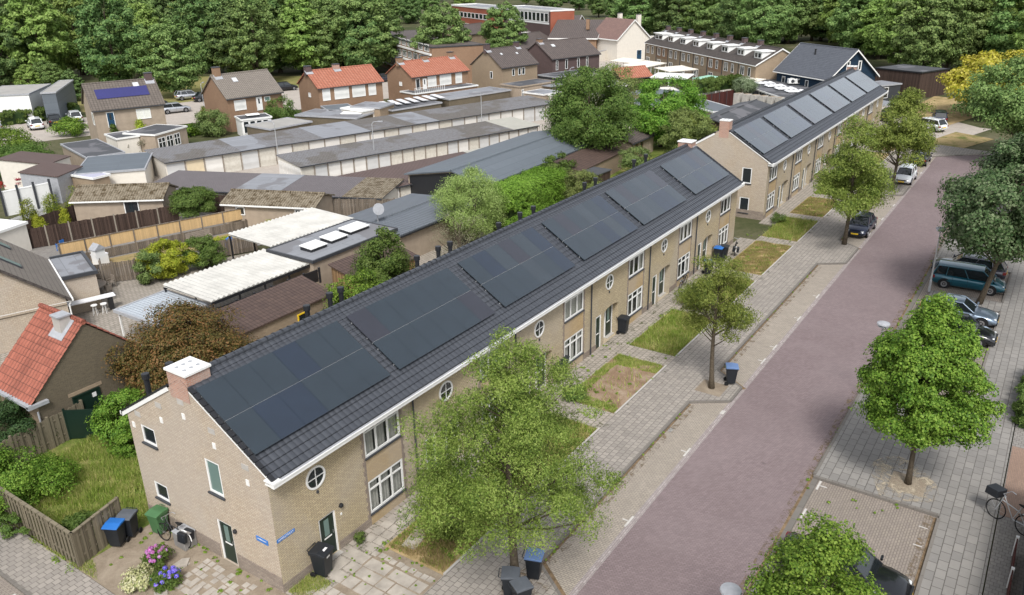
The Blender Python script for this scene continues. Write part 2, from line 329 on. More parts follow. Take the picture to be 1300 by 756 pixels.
def window(parent,o,r,n,w,h,cols=1,trans=None,bar=.07,name='window',fm='white',gm='glass',sill='darkgrey',depth=.1,interior=True,curt=0,label=None,subs=True,proud=0.0,sillh=.07):
    "frame mesh = the window part; pane / sill / curtain are its children. o = lower-left corner on the wall plane"
    o,r,n=Vector(o),Vector(r).normalized(),Vector(n).normalized(); U=Vector((0,0,1)); f=MB(); d0=depth
    if proud: o=o+n*(proud+depth)
    def bar_(a0,a1,z0,z1,t=.06,b=0): f.obox(o+r*a0+U*z0-n*(d0-b),r*(a1-a0),U*(z1-z0),n*t)
    bar_(0,bar,0,h); bar_(w-bar,w,0,h); bar_(bar,w-bar,0,bar); bar_(bar,w-bar,h-bar,h)
    for c in range(1,cols):
        x=w*c/cols; bar_(x-bar/2,x+bar/2,bar,h-bar,.055)
    if trans:
        z=h*trans
        for c in range(cols):
            x0=w*c/cols+bar/2+(bar/2 if c==0 else 0); x1=w*(c+1)/cols-bar/2-(bar/2 if c==cols-1 else 0); bar_(x0,x1,z-bar*.45,z+bar*.45,.05)
    fo=f.build(name,M[fm],parent)
    if label: fo['label']=label
    g=MB(); q0=o+r*bar*.8+U*bar*.8-n*(d0-.02); g.quad(q0,q0+r*(w-1.6*bar),q0+r*(w-1.6*bar)+U*(h-1.6*bar),q0+U*(h-1.6*bar)); g.build('pane',M[gm],fo)
    if sill:
        s=MB(); s.obox(o-r*.05-U*sillh-n*(d0-.01),r*(w+.1),U*sillh,n*(d0+.07)); s.build('sill',M[sill],fo)
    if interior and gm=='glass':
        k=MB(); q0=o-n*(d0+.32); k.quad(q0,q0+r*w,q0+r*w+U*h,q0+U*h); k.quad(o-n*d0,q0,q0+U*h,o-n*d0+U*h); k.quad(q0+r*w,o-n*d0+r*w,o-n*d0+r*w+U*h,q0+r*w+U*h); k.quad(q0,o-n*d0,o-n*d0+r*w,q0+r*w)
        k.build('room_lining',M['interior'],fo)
    if curt:
        k=MB(); 
        for (a0,a1) in ([(0,w)] if curt==3 else [(0,w*.22),(w*.78,w)] if curt==1 else [(0,w*.3),(w*.38,w*.64),(w*.72,w)]):
            ns=max(3,int((a1-a0)/.08))
            for i in range(ns):
                x0=a0+(a1-a0)*i/ns; x1=a0+(a1-a0)*(i+1)/ns; e0=.09+(.03 if i%2 else 0); e1=.09+(0 if i%2 else .03)
                k.quad(o+r*x0-n*(d0+e0),o+r*x1-n*(d0+e1),o+r*x1+U*h-n*(d0+e1),o+r*x0+U*h-n*(d0+e0))
        k.build('curtain',M['curtain'],fo)
    return fo
def door(parent,o,r,n,w,h,depth=.12,dm='doorgreen',fm='white',gm='glassteal',glass=True,slot=True,name='door',label=None,proud=0,gl=(.34,.62,.5,.88)):
    o,r,n=Vector(o),Vector(r).normalized(),Vector(n).normalized(); U=Vector((0,0,1))
    if proud: o=o+n*(depth+proud)
    d=MB(); d.obox(o+r*.08-n*depth,r*(w-.16),U*(h-.08),n*.04); do=d.build(name,M[dm],parent)
    if label: do['label']=label
    f=MB(); f.obox(o-n*depth,r*.08,U*h,n*.08); f.obox(o+r*(w-.08)-n*depth,r*.08,U*h,n*.08); f.obox(o+r*.08+U*(h-.08)-n*depth,r*(w-.16),U*.08,n*.08); f.build('door_frame',M[fm],do)
    if glass:
        g=MB(); g.obox(o+r*(w*gl[0])+U*(h*gl[2])-n*(depth-.041),r*(w*(gl[1]-gl[0])),U*(h*(gl[3]-gl[2])),n*.008); g.build('door_light',M[gm],do)
    if slot:
        s=MB(); s.obox(o+r*(w*.28)+U*(h*.44)-n*(depth-.041),r*(w*.44),U*.06,n*.015); s.build('letter_slot',M['white'],do)
    k=MB(); k.obox(o+r*(w-.2)+U*(h*.48)-n*(depth-.041),r*.03,U*.16,n*.03); k.build('handle',M['chrome'],do)
    return do
def chimney(parent,x0,x1,y0,y1,z0,z1,wm='brick_red',cap='white',holes=6,capt=.09,over=.06,name='chimney'):
    b=MB(); b.box(x0,x1,y0,y1,z0,z1-capt); c=b.build(name,M[wm],parent)
    k=MB(); k.box(x0-over,x1+over,y0-over,y1+over,z1-capt,z1); k.build('chimney_cap',M[cap],c)
    fl=MB(); fl.box(x0+.35,x1+.1,y0-.05,y1+.05,z0+.3,z0+.6) if holes else None
    if holes:
        fl.build('flashing',M['zinc'],c)
        for i in range(holes):
            cx=x0+(x1-x0)*(.22+.56*(i%3)/2); cy=y0+(y1-y0)*(.3+.4*(i//3)); h=MB(); h.lathe((cx,cy,z1-.005),(0,0,1),[(0,.085),(.014,.085),(.015,.06)],12); h.build('flue_hole',M['zinc'],c)
    return c
# ------------------------------------------------------------------ the two terraced rows
EY0,EZ,RY,RZ=-.35,5.4,4.42,8.32
RV=Vector((0,RY-EY0,RZ-EZ)); RSL=RV.length; RVn=RV.normalized(); RN=Vector((0,-RVn.z,RVn.y))
def rp(x,s,h=0): return Vector((x,EY0,EZ))+RVn*s+RN*h
def panelmat(name,c,rough):
    n=NT(name,rough,.5); v=n.uv(0,1/.156,1/.078); sx=n.sep(v)
    gx=n.ramp(n.math('FRACT',sx[0]),[(0,(.7,.7,.7)),(.07,(1,1,1))]); col=n.mix(n.noise(.9,4),sc(c,.8),sc(c,1.25)); col=n.mix(.5,col,gx,'MULTIPLY')
    n.base(col); n.b.inputs['Coat Weight'].default_value=1.0; n.b.inputs['Coat IOR'].default_value=1.6; n.b.inputs['Coat Roughness'].default_value=.08; return n.m
PM=[panelmat('slate_solar_cell',(.017,.027,.036),.2),panelmat('navy_solar_cell',(.012,.021,.037),.18),panelmat('violet_black_solar_cell',(.022,.023,.032),.22),panelmat('grey_solar_cell',(.024,.034,.043),.22)]
def terraced(name,label,X0,X1,arrays,wins,niches,rounds,firstdoor,pipes,gwins,gdoor,near,seed):
    rn=random.Random(seed); root=thing(name,label,'terraced houses',(X0,0,0)); L=X1-X0
    # walls -------------------------------------------------------
    D=8.87; w=MB(); holes=[]
    for x in wins: holes+= [(x-1.12,x+1.12,.6,2.25,.07),(x-1.12,x+1.12,3.48,5.15,.07)]
    for x in niches: holes.append((x-1.58,x-.86,0,2.3,.1)); holes.append((x-.5,x+1.5,0,2.42,.48))
    if firstdoor is not None: holes.append((firstdoor-.47,firstdoor+.47,.02,2.12,.14))
    wallgrid(w,(0,0,0),(1,0,0),(0,-1,0),L,-.3,5.45,holes)
    w.quad((L,0,-.3),(L,D,-.3),(L,D,5.7),(L,0,5.45)); w.quad((L,0,5.45),(L,D,5.7),(L,RY,RZ-.1))
    w.quad((L,D,-.3),(0,D,-.3),(0,D,5.7),(L,D,5.7))
    for x in niches:   # back of the porch and the arch above it
        a,b=x-.5,x+1.5; w.quad((a,.48,0),(b,.48,0),(b,.48,2.42),(a,.48,2.42))
        for xc,rr_,s in ((x+.5,1.0,-1),(x+.5,1.0,1)):
            pts=[Vector((xc+s*rr_,.002,2.42)),Vector((xc+s*rr_,.002,2.17))]+[Vector((xc+s*rr_*math.cos(t),.002,2.17+.25*math.sin(t))) for t in np.linspace(.0,PI/2,7)[1:]]
            w.extr(pts,(0,.47,0))
    wo=w.build('wall',M['brick'],root)
    g=MB(); gh=[]
    for (y,z,ww,hh) in gwins: gh.append((D-y-ww,D-y,z,z+hh,.12))
    if gdoor: gh.append((D-gdoor[0]-gdoor[1],D-gdoor[0],.02,2.08,.12))
    wallgrid(g,(0,D,0),(0,-1,0),(-1,0,0),D,-.3,5.3,gh); g.quad((0,D,5.3),(0,0,5.3),(0,0,5.45),(0,RY,RZ-.1),(0,D,5.7)); g.build('gable_wall',M['brick_gable'],root)
    p=MB(); segs=[]; x=0.0; cuts=sorted([(n_-1.5,n_+1.5) for n_ in niches]+([(firstdoor-.5,firstdoor+.5)] if firstdoor is not None else []))
    for a,b in cuts+[(L,L)]:
        if a-x>.2: segs.append((x,a))
        x=b
    for a,b in segs: p=MB(); p.box(a-(0.02 if a==0 else 0),b,-.018,.0,-.3,.42); p.build('plinth',M['brick_grey'],root)
    gd=(gdoor[0]-.06,gdoor[0]+gdoor[1]+.06) if gdoor else (D,D)
    p=MB(); p.box(-.02,0,0,gd[0],-.3,.75); p.build('plinth',M['brick_grey'],root)
    if gdoor: p=MB(); p.box(-.02,0,gd[1],D,-.3,.75); p.build('plinth',M['brick_grey'],root)
    for x in wins:   # decorative brick between the windows
        s=MB(); s.box(x-1.12,x+1.12,-.012,.0,2.27,3.38); s.build('spandrel',M['brick_spandrel'],root); s=MB(); s.box(x-1.12,x+1.12,-.022,-.0,.0,.5); s.build('spandrel',M['brick_spandrel'],root)
        for e in (-1,1):
            q=MB()
            for k in range(22): q.box(x+e*1.13,x+e*(1.24 if k%2 else 1.31),-.02,.0,.42+k*.225,.42+k*.225+.224)
            q.build('pilaster',M['brick_grey'],root)
    # windows and doors -------------------------------------------
    for k,x in enumerate(wins):
        window(root,(x-1.12,0,.6),(1,0,0),(0,-1,0),2.24,1.65,3,.72,bar=.095,depth=.06,curt=rn.choice([1,2,1,2]),label='ground floor window, three lights under small top lights')
        window(root,(x-1.12,0,3.48),(1,0,0),(0,-1,0),2.24,1.67,3,.72,bar=.095,depth=.06,curt=rn.choice([3,2,2,1]) if k else 2,label='upper window, three lights under small top lights')
    for x in rounds:
        f=MB(); n=28; r0,r1=.43,.51
        for j in range(n):
            a,b=2*PI*j/n,2*PI*(j+1)/n; c=lambda t,r,y:(x+r*math.cos(t),y,4.16+r*math.sin(t))
            f.quad(c(a,r0,-.05),c(b,r0,-.05),c(b,r1,-.05),c(a,r1,-.05)); f.quad(c(a,r1,-.05),c(b,r1,-.05),c(b,r1,0),c(a,r1,0)); f.quad(c(b,r0,-.05),c(a,r0,-.05),c(a,r0,-.01),c(b,r0,-.01))
        f.box(x-.43,x+.43,-.045,-.015,4.147,4.173); f.box(x-.013,x+.013,-.044,-.014,3.74,4.58); fo=f.build('round_window',M['white'],root)
        g=MB(); g.quad(*[(x+.425*math.cos(2*PI*j/n),-.012,4.16+.425*math.sin(2*PI*j/n)) for j in range(n)]); g.build('pane',M['glassdark'],fo)
        k=MB(); k.box(x-.04,x+.04,-.06,0,3.42,3.54); k.build('wall_anchor',M['darkgrey'],root)
    for x in niches:
        door(root,(x+.44,.48,0),(1,0,0),(0,-1,0),1.02,2.22,depth=-.0,label='dark green porch door with glazed strip')
        door(root,(x-1.58,.0,0),(1,0,0),(0,-1,0),.72,2.28,depth=.1,glass=False,label='narrow dark green door left of the porch')
        k=MB(); k.lathe((x+.2,.48,2.0),(0,-1,0),[(0,.07),(.1,.08),(.16,.05)],10); k.build('porch_light',M['black'],root)
        k=MB(); k.box(x+.42,x+1.45,.2,.46,-.02,.04); k.build('threshold',M['stone'],root)
    if firstdoor is not None:
        x=firstdoor; door(root,(x-.47,0,.02),(1,0,0),(0,-1,0),.94,2.1,label='dark green front door with long glazed strip')
        k=MB(); k.lathe((x+.78,0,2.12),(0,-1,0),[(0,.1),(.09,.1),(.12,.06)],14); k.build('wall_lamp',M['black'],root)
        k=MB(); k.box(x-.45,x+.45,-.25,-.0,-.02,.04); k.build('threshold',M['stone'],root)
        k=MB(); k.box(x+.72,x+.8,-.03,0,1.65,1.75); k.build('doorbell',M['white'],root)
    for (y,z,ww,hh) in gwins:
        window(root,(0,y+ww,z),(0,-1,0),(-1,0,0),ww,hh,1,None,bar=.09,gm='glassteal' if hh>1.2 and near else 'glassdark',interior=False,depth=.08,label='narrow gable window with slate sill' if hh>1.2 else 'small gable window with slate sill')
    if gdoor:
        y0,ww=gdoor; door(root,(0,y0+ww,.02),(0,-1,0),(-1,0,0),ww,2.06,label='dark green side door in the gable')
        k=MB(); k.lathe((0,y0-.25,1.95),(-1,0,0),[(0,.1),(.08,.1),(.11,.06)],12); k.build('wall_lamp',M['black'],root)
    # roof ----------------------------------------------------------
    r=MB(); tiled(r,(-.02,EY0,EZ),(1,0,0),L+.04,RVn,RSL-.05,RN,.3,.35,amp=.013,step=.035,ns=6 if near else 4)
    BV=Vector((0,RY-(D+.35),RZ-EZ)); bl=BV.length; BVn=BV.normalized(); BN=Vector((0,-BVn.z,BVn.y)); BN=BN if BN.z>0 else -BN
    tiled(r,(-.02,D+.35,EZ),(1,0,0),L+.04,BVn,bl-.05,BN,.3,.35,ns=3)
    r.quad((0,EY0,EZ-.03),(L,EY0,EZ-.03),(L,RY,RZ-.03),(0,RY,RZ-.03)); r.quad((0,D+.35,EZ-.03),(0,RY,RZ-.03),(L,RY,RZ-.03),(L,D+.35,EZ-.03))
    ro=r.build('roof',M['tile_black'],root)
    rt=MB(); n=int(L/.42)
    for k in range(n):
        x=k*L/n; c=[(x+L/n*t,rr) for t,rr in ((0,.155),(.12,.155),(.13,.125),(1,.125))]
        i0=len(rt.v)
        for (xx,rr) in c:
            for j in range(9): q=PI*j/8; rt.v.append((xx,RY+rr*math.cos(q)*1.1,RZ+.01+rr*math.sin(q)*.9))
        for a in range(3):
            for j in range(8): rt.f.append((i0+a*9+j,i0+a*9+j+1,i0+(a+1)*9+j+1,i0+(a+1)*9+j)); rt.m.append(0)
    rt.box(0,L,RY-.14,RY+.14,RZ-.06,RZ+.02); rt.build('ridge_tiles',M['tile_black'],ro,smooth=False)
    for xx,sg in ((0,-1),(L,1)):   # verges
        v=MB(); v2=MB(); v3=MB(); nn=15; cf,cb=(.905,.82) if sg<0 else (.905,.82)
        for k in range(nn):
            a=rp(xx+(-.06 if sg<0 else -.12),RSL*cf*k/nn+.0,.0); v.obox(a,(.18,0,0),RVn*(RSL*cf/nn-.03),RN*.09); v2.obox(a-RN*.12+Vector((-.03 if sg<0 else .19,0,0)),(.03,0,0),RVn*(RSL*cf/nn-.035),RN*.16)
        for k in range(nn):
            a=Vector((xx+(-.06 if sg<0 else -.12),D+.35,EZ))+BVn*(bl*cb*k/nn); v3.obox(a,(.18,0,0),BVn*(bl*cb/nn-.03),BN*.09)
        for q_ in ((v,v3) if sg<0 else (v,v2,v3)): q_.build('verge_trim',M['black'],ro)
        wv=MB(); wv.obox(Vector((xx+(-.05 if sg<0 else .03),EY0,EZ-.12)),(.03,0,0),RVn*(RSL*cf-.05),RN*.1)
        wv.obox(Vector((xx+(-.05 if sg<0 else .03),D+.35,EZ-.2)),(.03,0,0),BVn*(bl*cb-.02),BN*.19); wv.build('bargeboard',M['white'],ro)
    gu=MB(); gu.box(-.12,L+.12,-.52,-.34,5.2,5.37); gu.box(-.1,L+.1,-.34,0,5.2,5.26); gu.box(-.12,L+.12,-.545,-.5,5.35,5.4); gu.build('gutter',M['white'],root)
    gi=MB(); gi.box(-.05,L+.05,-.5,-.36,5.372,5.378); gi.build('gutter_lining',M['zinc'],root)
    for g0,g1 in ((-.14,.25),(L-.25,L+.14)): gb=MB(); gb.box(g0,g1,-.54,-.0,5.38,5.44); gb.build('gutter_end',M['white'],root)
    gr=MB(); gr.box(-.05,L+.05,D+.34,D+.5,5.25,5.4); gr.build('rear_gutter',M['white'],root)
    for x in pipes:
        q=MB(); q.tube([(x,-.45,5.2),(x,-.38,5.08),(x,-.09,4.9),(x,-.09,.1)],.045,8); q.build('downpipe',M['darkgrey'],root)
    # chimneys, vents -----------------------------------------------
    chimney(root,-.012,1.08,4.0,5.22,7.35,8.62) if near else chimney(root,-.012,.8,4.0,4.95,7.35,9.0,over=.03)
    ac=MB(); ac.box(-.01,.3,4.0,5.2,6.8,7.9); ac.build('gable_top',M['brick_gable'],root); chimney(root,L-1.05,L-.02,4.02,5.2,7.55,8.62)
    for x in niches[:0]: pass
    # solar arrays ---------------------------------------------------
    s0=(.7-EY0)/RVn.y; pl=1.79
    for x,ww in arrays:
        rl=MB()
        for s in (s0+.35,s0+1.4,s0+pl+.35,s0+pl+1.4): rl.obox(rp(x+.03,s,.03),(ww-.06,0,0),RVn*.05,RN*.07)
        rl.obox(rp(x+.02,s0+pl-.03,.09),(ww-.04,0,0),RVn*.06,RN*.06)
        for s in (s0-.01,): pass
        ro_=rl.build('solar_array',M['steel'],root); pw=ww/6
        for i in range(6):
            for j in range(2):
                q=MB(); q.obox(rp(x+i*pw+.006,s0+j*(pl+.022),.13),(pw-.012,0,0),RVn*pl,RN*.045)
                u=rn.random(); mm=PM[0] if u<.45 else PM[1] if u<.62 else PM[3] if u<.85 else PM[2]
                if near and x<1: mm=PM[[0,0,1,0,0,1,0,1,3,0,0,3][i*2+j]] if False else (PM[1] if (i,j) in ((1,0),(2,0),(3,1)) else PM[0])
                if near and 7<x<9: mm=PM[2] if (i,j) in ((0,1),(5,0)) else PM[0]
                q.build('solar_panel',mm,ro_)
    return root
W1=8.345
row1=terraced('terraced_row','long yellow brick terraced row with dark tiled roof and solar panels, its gable nearest',0,50.6,
  [(.12,7.5),(8.22,7.48),(16.6,7.42),(25.1,7.45),(33.45,7.4),(42.6,7.35)],[6.15+W1*k for k in range(6)],[2.15+W1*k for k in range(1,6)],[2.25+W1*k for k in range(6)],2.58,
  [8.15+W1*k for k in range(0,5)],[(7.05,4.3,.98,.88),(2.88,3.4,.92,1.6),(7.0,1.5,.95,.85)],(2.78,.98),True,3)
for (y,z) in [(8.52,4.98),(6.29,5.91),(4.63,6.61),(2.92,5.84),(1.17,4.8)]:
    k=MB(); k.box(-.03,0,y-.09,y+.09,z-.13,z+.13); k.build('wall_block',M['white'],row1)
for (y,z) in [(8.04,5.65),(6.31,6.6),(4.67,7.25),(2.93,6.5),(1.18,5.5)]:
    k=MB(); k.box(-.02,0,y-.2,y+.2,z-.12,z+.12); k.build('wall_vent',M['stone'],row1)
for (u,v) in [(389,388)][:0]+[(389,388),(418,372),(432,365),(529,325),(556,313),(571,307),(633,283),(660,270),(677,262),(742,232),(756,226),(805,203),(820,196)]:
    q=PL(u,v,(0,5.75,0),(0,1,0)); q.z=max(q.z,7.95); k=MB(); k.lathe((q.x,5.75,7.1),(0,0,1),[(0,.12),(q.z-7.35,.12),(q.z-7.34,.17),(q.z-7.1,.17),(q.z-7.09,.12)],12); k.build('vent_pipe',M['black'],row1)
for x_,y_,zt in ((1.2,9.0,6.75),(1.5,7.5,7.55)):
    k=MB(); k.lathe((x_,y_,5.2),(0,0,1),[(0,.12),(zt-5.45,.12),(zt-5.44,.17),(zt-5.2,.17),(zt-5.19,.12)],12); k.build('vent_pipe',M['black'],row1)
row2=terraced('terraced_row','farther yellow brick terraced row with solar panels, its gable beyond the first row',58.6,109.8,
  [(.35+8.55*k,7.55) for k in range(6)],[1.9+8.32*k for k in range(6)],[5.75+8.4*k for k in range(6)],[5.4+8.4*k for k in range(6)],None,
  [7.9+8.35*k for k in range(6)][:5],[(1.45,3.3,.95,1.5),(1.45,.45,.95,1.5)],None,False,11)
for (u,v) in []:
    q=PL(u,v,(0,5.75,0),(0,1,0)); k=MB(); z=min(max(q.z,7.95),8.9); k.lathe((q.x-58.6,5.75,7.1),(0,0,1),[(0,.12),(z-7.35,.12),(z-7.34,.17),(z-7.1,.17)],10); k.build('vent_pipe',M['black'],row2)
# street name plates on the corner of the first row
def text_mesh(s,size,mat,parent,mw,name='lettering'):
    cu=bpy.data.curves.new(name,'FONT'); cu.body=s; cu.size=size; cu.align_x='CENTER'; cu.align_y='CENTER'; cu.extrude=.004
    t=bpy.data.objects.new('tmp',cu); COL.objects.link(t); bpy.context.view_layer.update(); dg=bpy.context.evaluated_depsgraph_get()
    me=bpy.data.meshes.new_from_object(t.evaluated_get(dg)); bpy.data.objects.remove(t); o=bpy.data.objects.new(name,me); me.materials.clear(); me.materials.append(mat); COL.objects.link(o); o.parent=parent; o.matrix_local=mw; return o
t=thing('street_sign','long blue street name plate on the front wall beside the corner','sign',(.46,-.001,2.51)); k=MB(); k.box(-.44,.44,-.02,0,-.075,.075); k.build('plate',M['signblue'],t)
text_mesh('AMERSTRAAT',.125,M['sticker'],t,Matrix.Translation((0,-.022,0))@Matrix.Rotation(R(90),4,'X'))
t=thing('street_sign','shorter blue sign on the gable wall beside the corner','sign',(-.001,.86,2.22)); k=MB(); k.box(-.025,0,-.34,.34,-.11,.11); k.build('plate',M['signblue'],t)
text_mesh('AMERSTRAAT',.085,M['sticker'],t,Matrix.Translation((-.028,0,.02))@Matrix.Rotation(R(-90),4,'Z')@Matrix.Rotation(R(90),4,'X'))
# ------------------------------------------------------------------ ground materials
def paving(name,w,h,c1,c2,cm,rot=0,mort=.012,off=.5,stain=.4,rough=.9,big=(.3,.3,.3),moss=None,bigs=.22,pale=.0,bump=.3):
    n=NT(name,rough,.25); v=n.uv(rot); b=n.brick(v,w,h,mort,c1,c2,cm,off=off); 
    f=n.noise(bigs,6,.65); col=n.mix(n.math('MULTIPLY',n.ramp(f,[(.38,(0,0,0)),(.66,(1,1,1))]),stain),b.outputs['Color'],sc(c1,.62))
    g=n.noise(1.7,6,.75,dist=.8); col=n.mix(n.math('MULTIPLY',n.ramp(g,[(.5,(0,0,0)),(.72,(1,1,1))]),.35),col,sc(c2,1.35))
    h2=n.noise(.9,7,.8,dist=1.2); col=n.mix(n.math('MULTIPLY',n.ramp(h2,[(.56,(0,0,0)),(.68,(1,1,1))]),.35),col,sc(c1,.55))
    if name=='purple_brick_road':
        for sc_,lo,hi,k_,cc in ((.12,.45,.7,.22,(.3,.25,.25)),(.6,.62,.72,.2,(.12,.09,.095)),(2.6,.66,.74,.35,(.1,.08,.085))): col=n.mix(n.math('MULTIPLY',n.ramp(n.noise(sc_,5,.6,dist=.7),[(lo,(0,0,0)),(hi,(1,1,1))]),k_),col,cc)
    if moss: col=n.mix(n.ramp(n.noise(.45,7,.8,dist=.5),[(.55,(0,0,0)),(.68,(1,1,1))]),col,moss)
    n.base(col); n.bump(n.math('SUBTRACT',1,b.outputs['Fac']),bump,.01); return n.m
M['road']=paving('purple_brick_road',.21,.075,(.258,.2,.2),(.19,.147,.149),(.125,.1,.102),rot=R(45),stain=.42,mort=.014)
M['parking']=paving('grey_parking_block',.21,.105,(.37,.325,.27),(.3,.265,.225),(.17,.15,.125),rot=R(90),stain=.35,mort=.014)
M['parking2']=paving('brown_parking_block',.22,.11,(.29,.25,.21),(.24,.205,.18),(.15,.13,.11),rot=R(0),stain=.35,mort=.016)
M['sidewalk']=paving('grey_concrete_slab',.3,.3,(.335,.305,.27),(.25,.228,.205),(.12,.105,.09),stain=.4,mort=.016)
M['sidewalk2']=paving('cool_grey_slab',.6,.4,(.26,.247,.228),(.21,.2,.187),(.1,.092,.083),rot=R(0),stain=.35,mort=.02)
M['sidewalk3']=paving('small_grey_block',.22,.22,(.25,.235,.215),(.215,.2,.187),(.13,.12,.105),rot=R(90),stain=.3,mort=.014)
M['path']=paving('pale_path_slab',.32,.32,(.38,.34,.295),(.29,.26,.225),(.13,.12,.085),rot=0,stain=.5,mort=.025)
M['kerb']=paving('kerb_stone',1,.3,(.19,.175,.155),(.165,.15,.135),(.1,.09,.08),stain=.4)
M['clay']=paving('clay_paver',.21,.07,(.3,.2,.15),(.25,.165,.125),(.2,.16,.13),rot=0)
M['court']=paving('garage_court_paving',.6,.6,(.42,.375,.33),(.38,.34,.3),(.3,.27,.24),stain=.35,mort=.01,bigs=.09)
M['line']=plain('worn_white_line',(.5,.48,.45),.8,.2,.15,5)
M['litter']=plain('dry_leaf_litter',(.2,.14,.085),.95,.1,.45,3.5,fine=30)
def soilmat(name,stops,s=.9,fine=14):
    n=NT(name,.95,.1); f=n.noise(s,7,.75,dist=.4); g=n.noise(fine,4,.8); k=n.math('ADD',n.math('MULTIPLY',f,.8),n.math('MULTIPLY',g,.25)); n.base(n.ramp(k,stops)); n.bump(g,.8,.03); return n.m
M['soil']=soilmat('sandy_soil',[(.3,(.15,.12,.09)),(.5,(.245,.2,.15)),(.72,(.34,.29,.225))])
M['garden']=soilmat('patchy_lawn',[(.32,(.06,.085,.02)),(.43,(.12,.135,.04)),(.5,(.27,.21,.1)),(.72,(.36,.27,.15))],.5)
M['lawn']=soilmat('rough_lawn',[(.32,(.05,.08,.018)),(.5,(.11,.15,.03)),(.64,(.24,.21,.085))],.9)
M['straw']=soilmat('dry_lawn',[(.32,(.1,.11,.035)),(.46,(.27,.21,.1)),(.62,(.42,.31,.17)),(.75,(.45,.35,.22))],.55)
M['earth']=soilmat('brown_earth',[(.3,(.14,.1,.065)),(.5,(.24,.165,.11)),(.7,(.36,.29,.22))],.8)
M['ground']=soilmat('mixed_ground',[(.35,(.035,.05,.018)),(.5,(.07,.075,.035)),(.65,(.13,.12,.075))],.08,2)
M['parkgrass']=soilmat('dry_park_grass',[(.35,(.09,.12,.03)),(.5,(.2,.19,.07)),(.68,(.33,.27,.13))],.06,1.5)
M['pale_edge']=paving('pale_edge_block',.21,.1,(.4,.36,.345),(.27,.23,.22),(.18,.15,.15),mort=.012,stain=.5)
def sheet(name,poly,z,mat,thick=None,kind='structure'):
    b=MB(); 
    if thick: b.prism(poly,z-thick,z)
    else:
        a=sum(poly[i][0]*poly[(i+1)%len(poly)][1]-poly[(i+1)%len(poly)][0]*poly[i][1] for i in range(len(poly)))
        b.quad(*[(p[0],p[1],z) for p in (poly if a>0 else poly[::-1])])
    return tag(b.build(name,M[mat]),kind=kind)
def rect(x0,x1,y0,y1): return [(x0,y0),(x1,y0),(x1,y1),(x0,y1)]
sheet('ground',rect(-400,900,-500,900),-.06,'ground')
sheet('park_lawn',[(62,112),(88,100),(120,112),(100,150),(60,150)],-.045,'parkgrass')
sheet('road',[(-40,-15.2),(90,-15.2),(90,-70),(98.6,-70),(98.6,-13.6),(97.6,-11.5),(95,-9.6),(-40,-9.6)],0,'road')
sheet('far_car_park',[(98.8,-8),(175,-30),(220,10),(150,40),(112,12),(112,-4),(103,-4.7)],-.03,'court'); sheet('verge_lawn',[(101,-11.5),(110,-14.5),(113,-9.5),(103.5,-7)],.004,'garden'); sheet('verge_lawn',[(118,-8),(140,-14),(146,-2),(124,0)],.004,'straw')
sheet('parking_strip',rect(-40,95,-9.6,-7.5),-.004,'parking')
sheet('edge_strip',rect(-40,90,-9.74,-9.46),.004,'pale_edge')
sheet('parking_bays',rect(-40,90,-20.95,-15.2),-.004,'parking2')
sheet('gutter_strip',rect(-40,88,-15.62,-15.25),.004,'kerb')
KZ=.11
swl=[(-3.75,-4.75),(-40,-4.75),(-40,-7.6),(-30,-7.6)]
def buildout(x0,x1): return [(x0,-7.6),(x0+1.3,-9.5),(x1-1.3,-9.5),(x1,-7.6)]
bo=[(-2.5,6.9),(22.6,27.0),(48.9,55.8),(72.9,79.4),(93.2,95.0)]
poly=[(-40,-7.6)]
for a,b in bo[:-1]: poly+=buildout(a,b)
poly+=[(92.6,-7.6),(94.4,-9.0),(97.3,-12.2),(98.7,-14),(98.7,-60),(101,-60),(101,-14),(103,-4.75),(-40,-4.75)]
sheet('sidewalk',poly,KZ,'sidewalk',.3)
def kerb(name,pts,z0=-.02,z1=KZ+.012,w=.13):
    b=MB()
    for a,c in zip(pts[:-1],pts[1:]):
        a,c=Vector((*a,0)),Vector((*c,0)); d=(c-a); n=Vector((-d.y,d.x,0)).normalized()*w; b.obox(a-n*.5+Vector((0,0,z0)),d,n,(0,0,z1-z0))
    return struct(b,name,M['kerb'])
kerb('kerb',poly[:-6])
for a,b in zip([-30]+[b for a,b in bo[:-1]],[a for a,b in bo[:-1]]+[92]):
    sheet('leaf_litter',rect(a+.1,b-.1,-7.76,-7.66),.004,'litter'); 
for a,b in bo[:-1]: sheet('leaf_litter',[(b-1.35,-9.62),(b+.1,-7.66),(b+.28,-7.7),(b-1.15,-9.75)],.008,'litter')
# right side pavement
sheet('right_sidewalk',[(-40,-20.8),(19,-20.8),(19.15,-15.4),(29.2,-15.4),(29.2,-20.8),(45.6,-20.8),(45.6,-16.2),(47.4,-16.2),(47.4,-20.8),(54.5,-20.8),(54.5,-15.4),(60,-15.4),(90,-15.4),(90,-22.9),(-40,-22.9)],KZ,'sidewalk2',.3)
kerb('kerb',[(-40,-20.8),(18.8,-20.8)]); kerb('kerb',[(19.05,-20.8),(19.12,-15.35)],w=.16); kerb('kerb',[(19.3,-15.35),(29.2,-15.35)],w=.16,z1=KZ+.015); kerb('kerb',[(29.2,-20.8),(45.6,-20.8)]); kerb('kerb',[(54.5,-15.35),(89,-15.35)])
kerb('kerb',[(47.4,-20.8),(54.5,-20.8)]); kerb('kerb',[(45.5,-20.8),(45.5,-18.2),(47.4,-18.2),(47.4,-20.8)])
sheet('leaf_litter',rect(-10,18.9,-20.72,-20.6),.004,'litter'); sheet('leaf_litter',rect(-30,89,-15.34,-15.22),.008,'litter')
sheet('side_path',rect(-40,90,-24.2,-22.95),KZ-.01,'sidewalk3',.3)
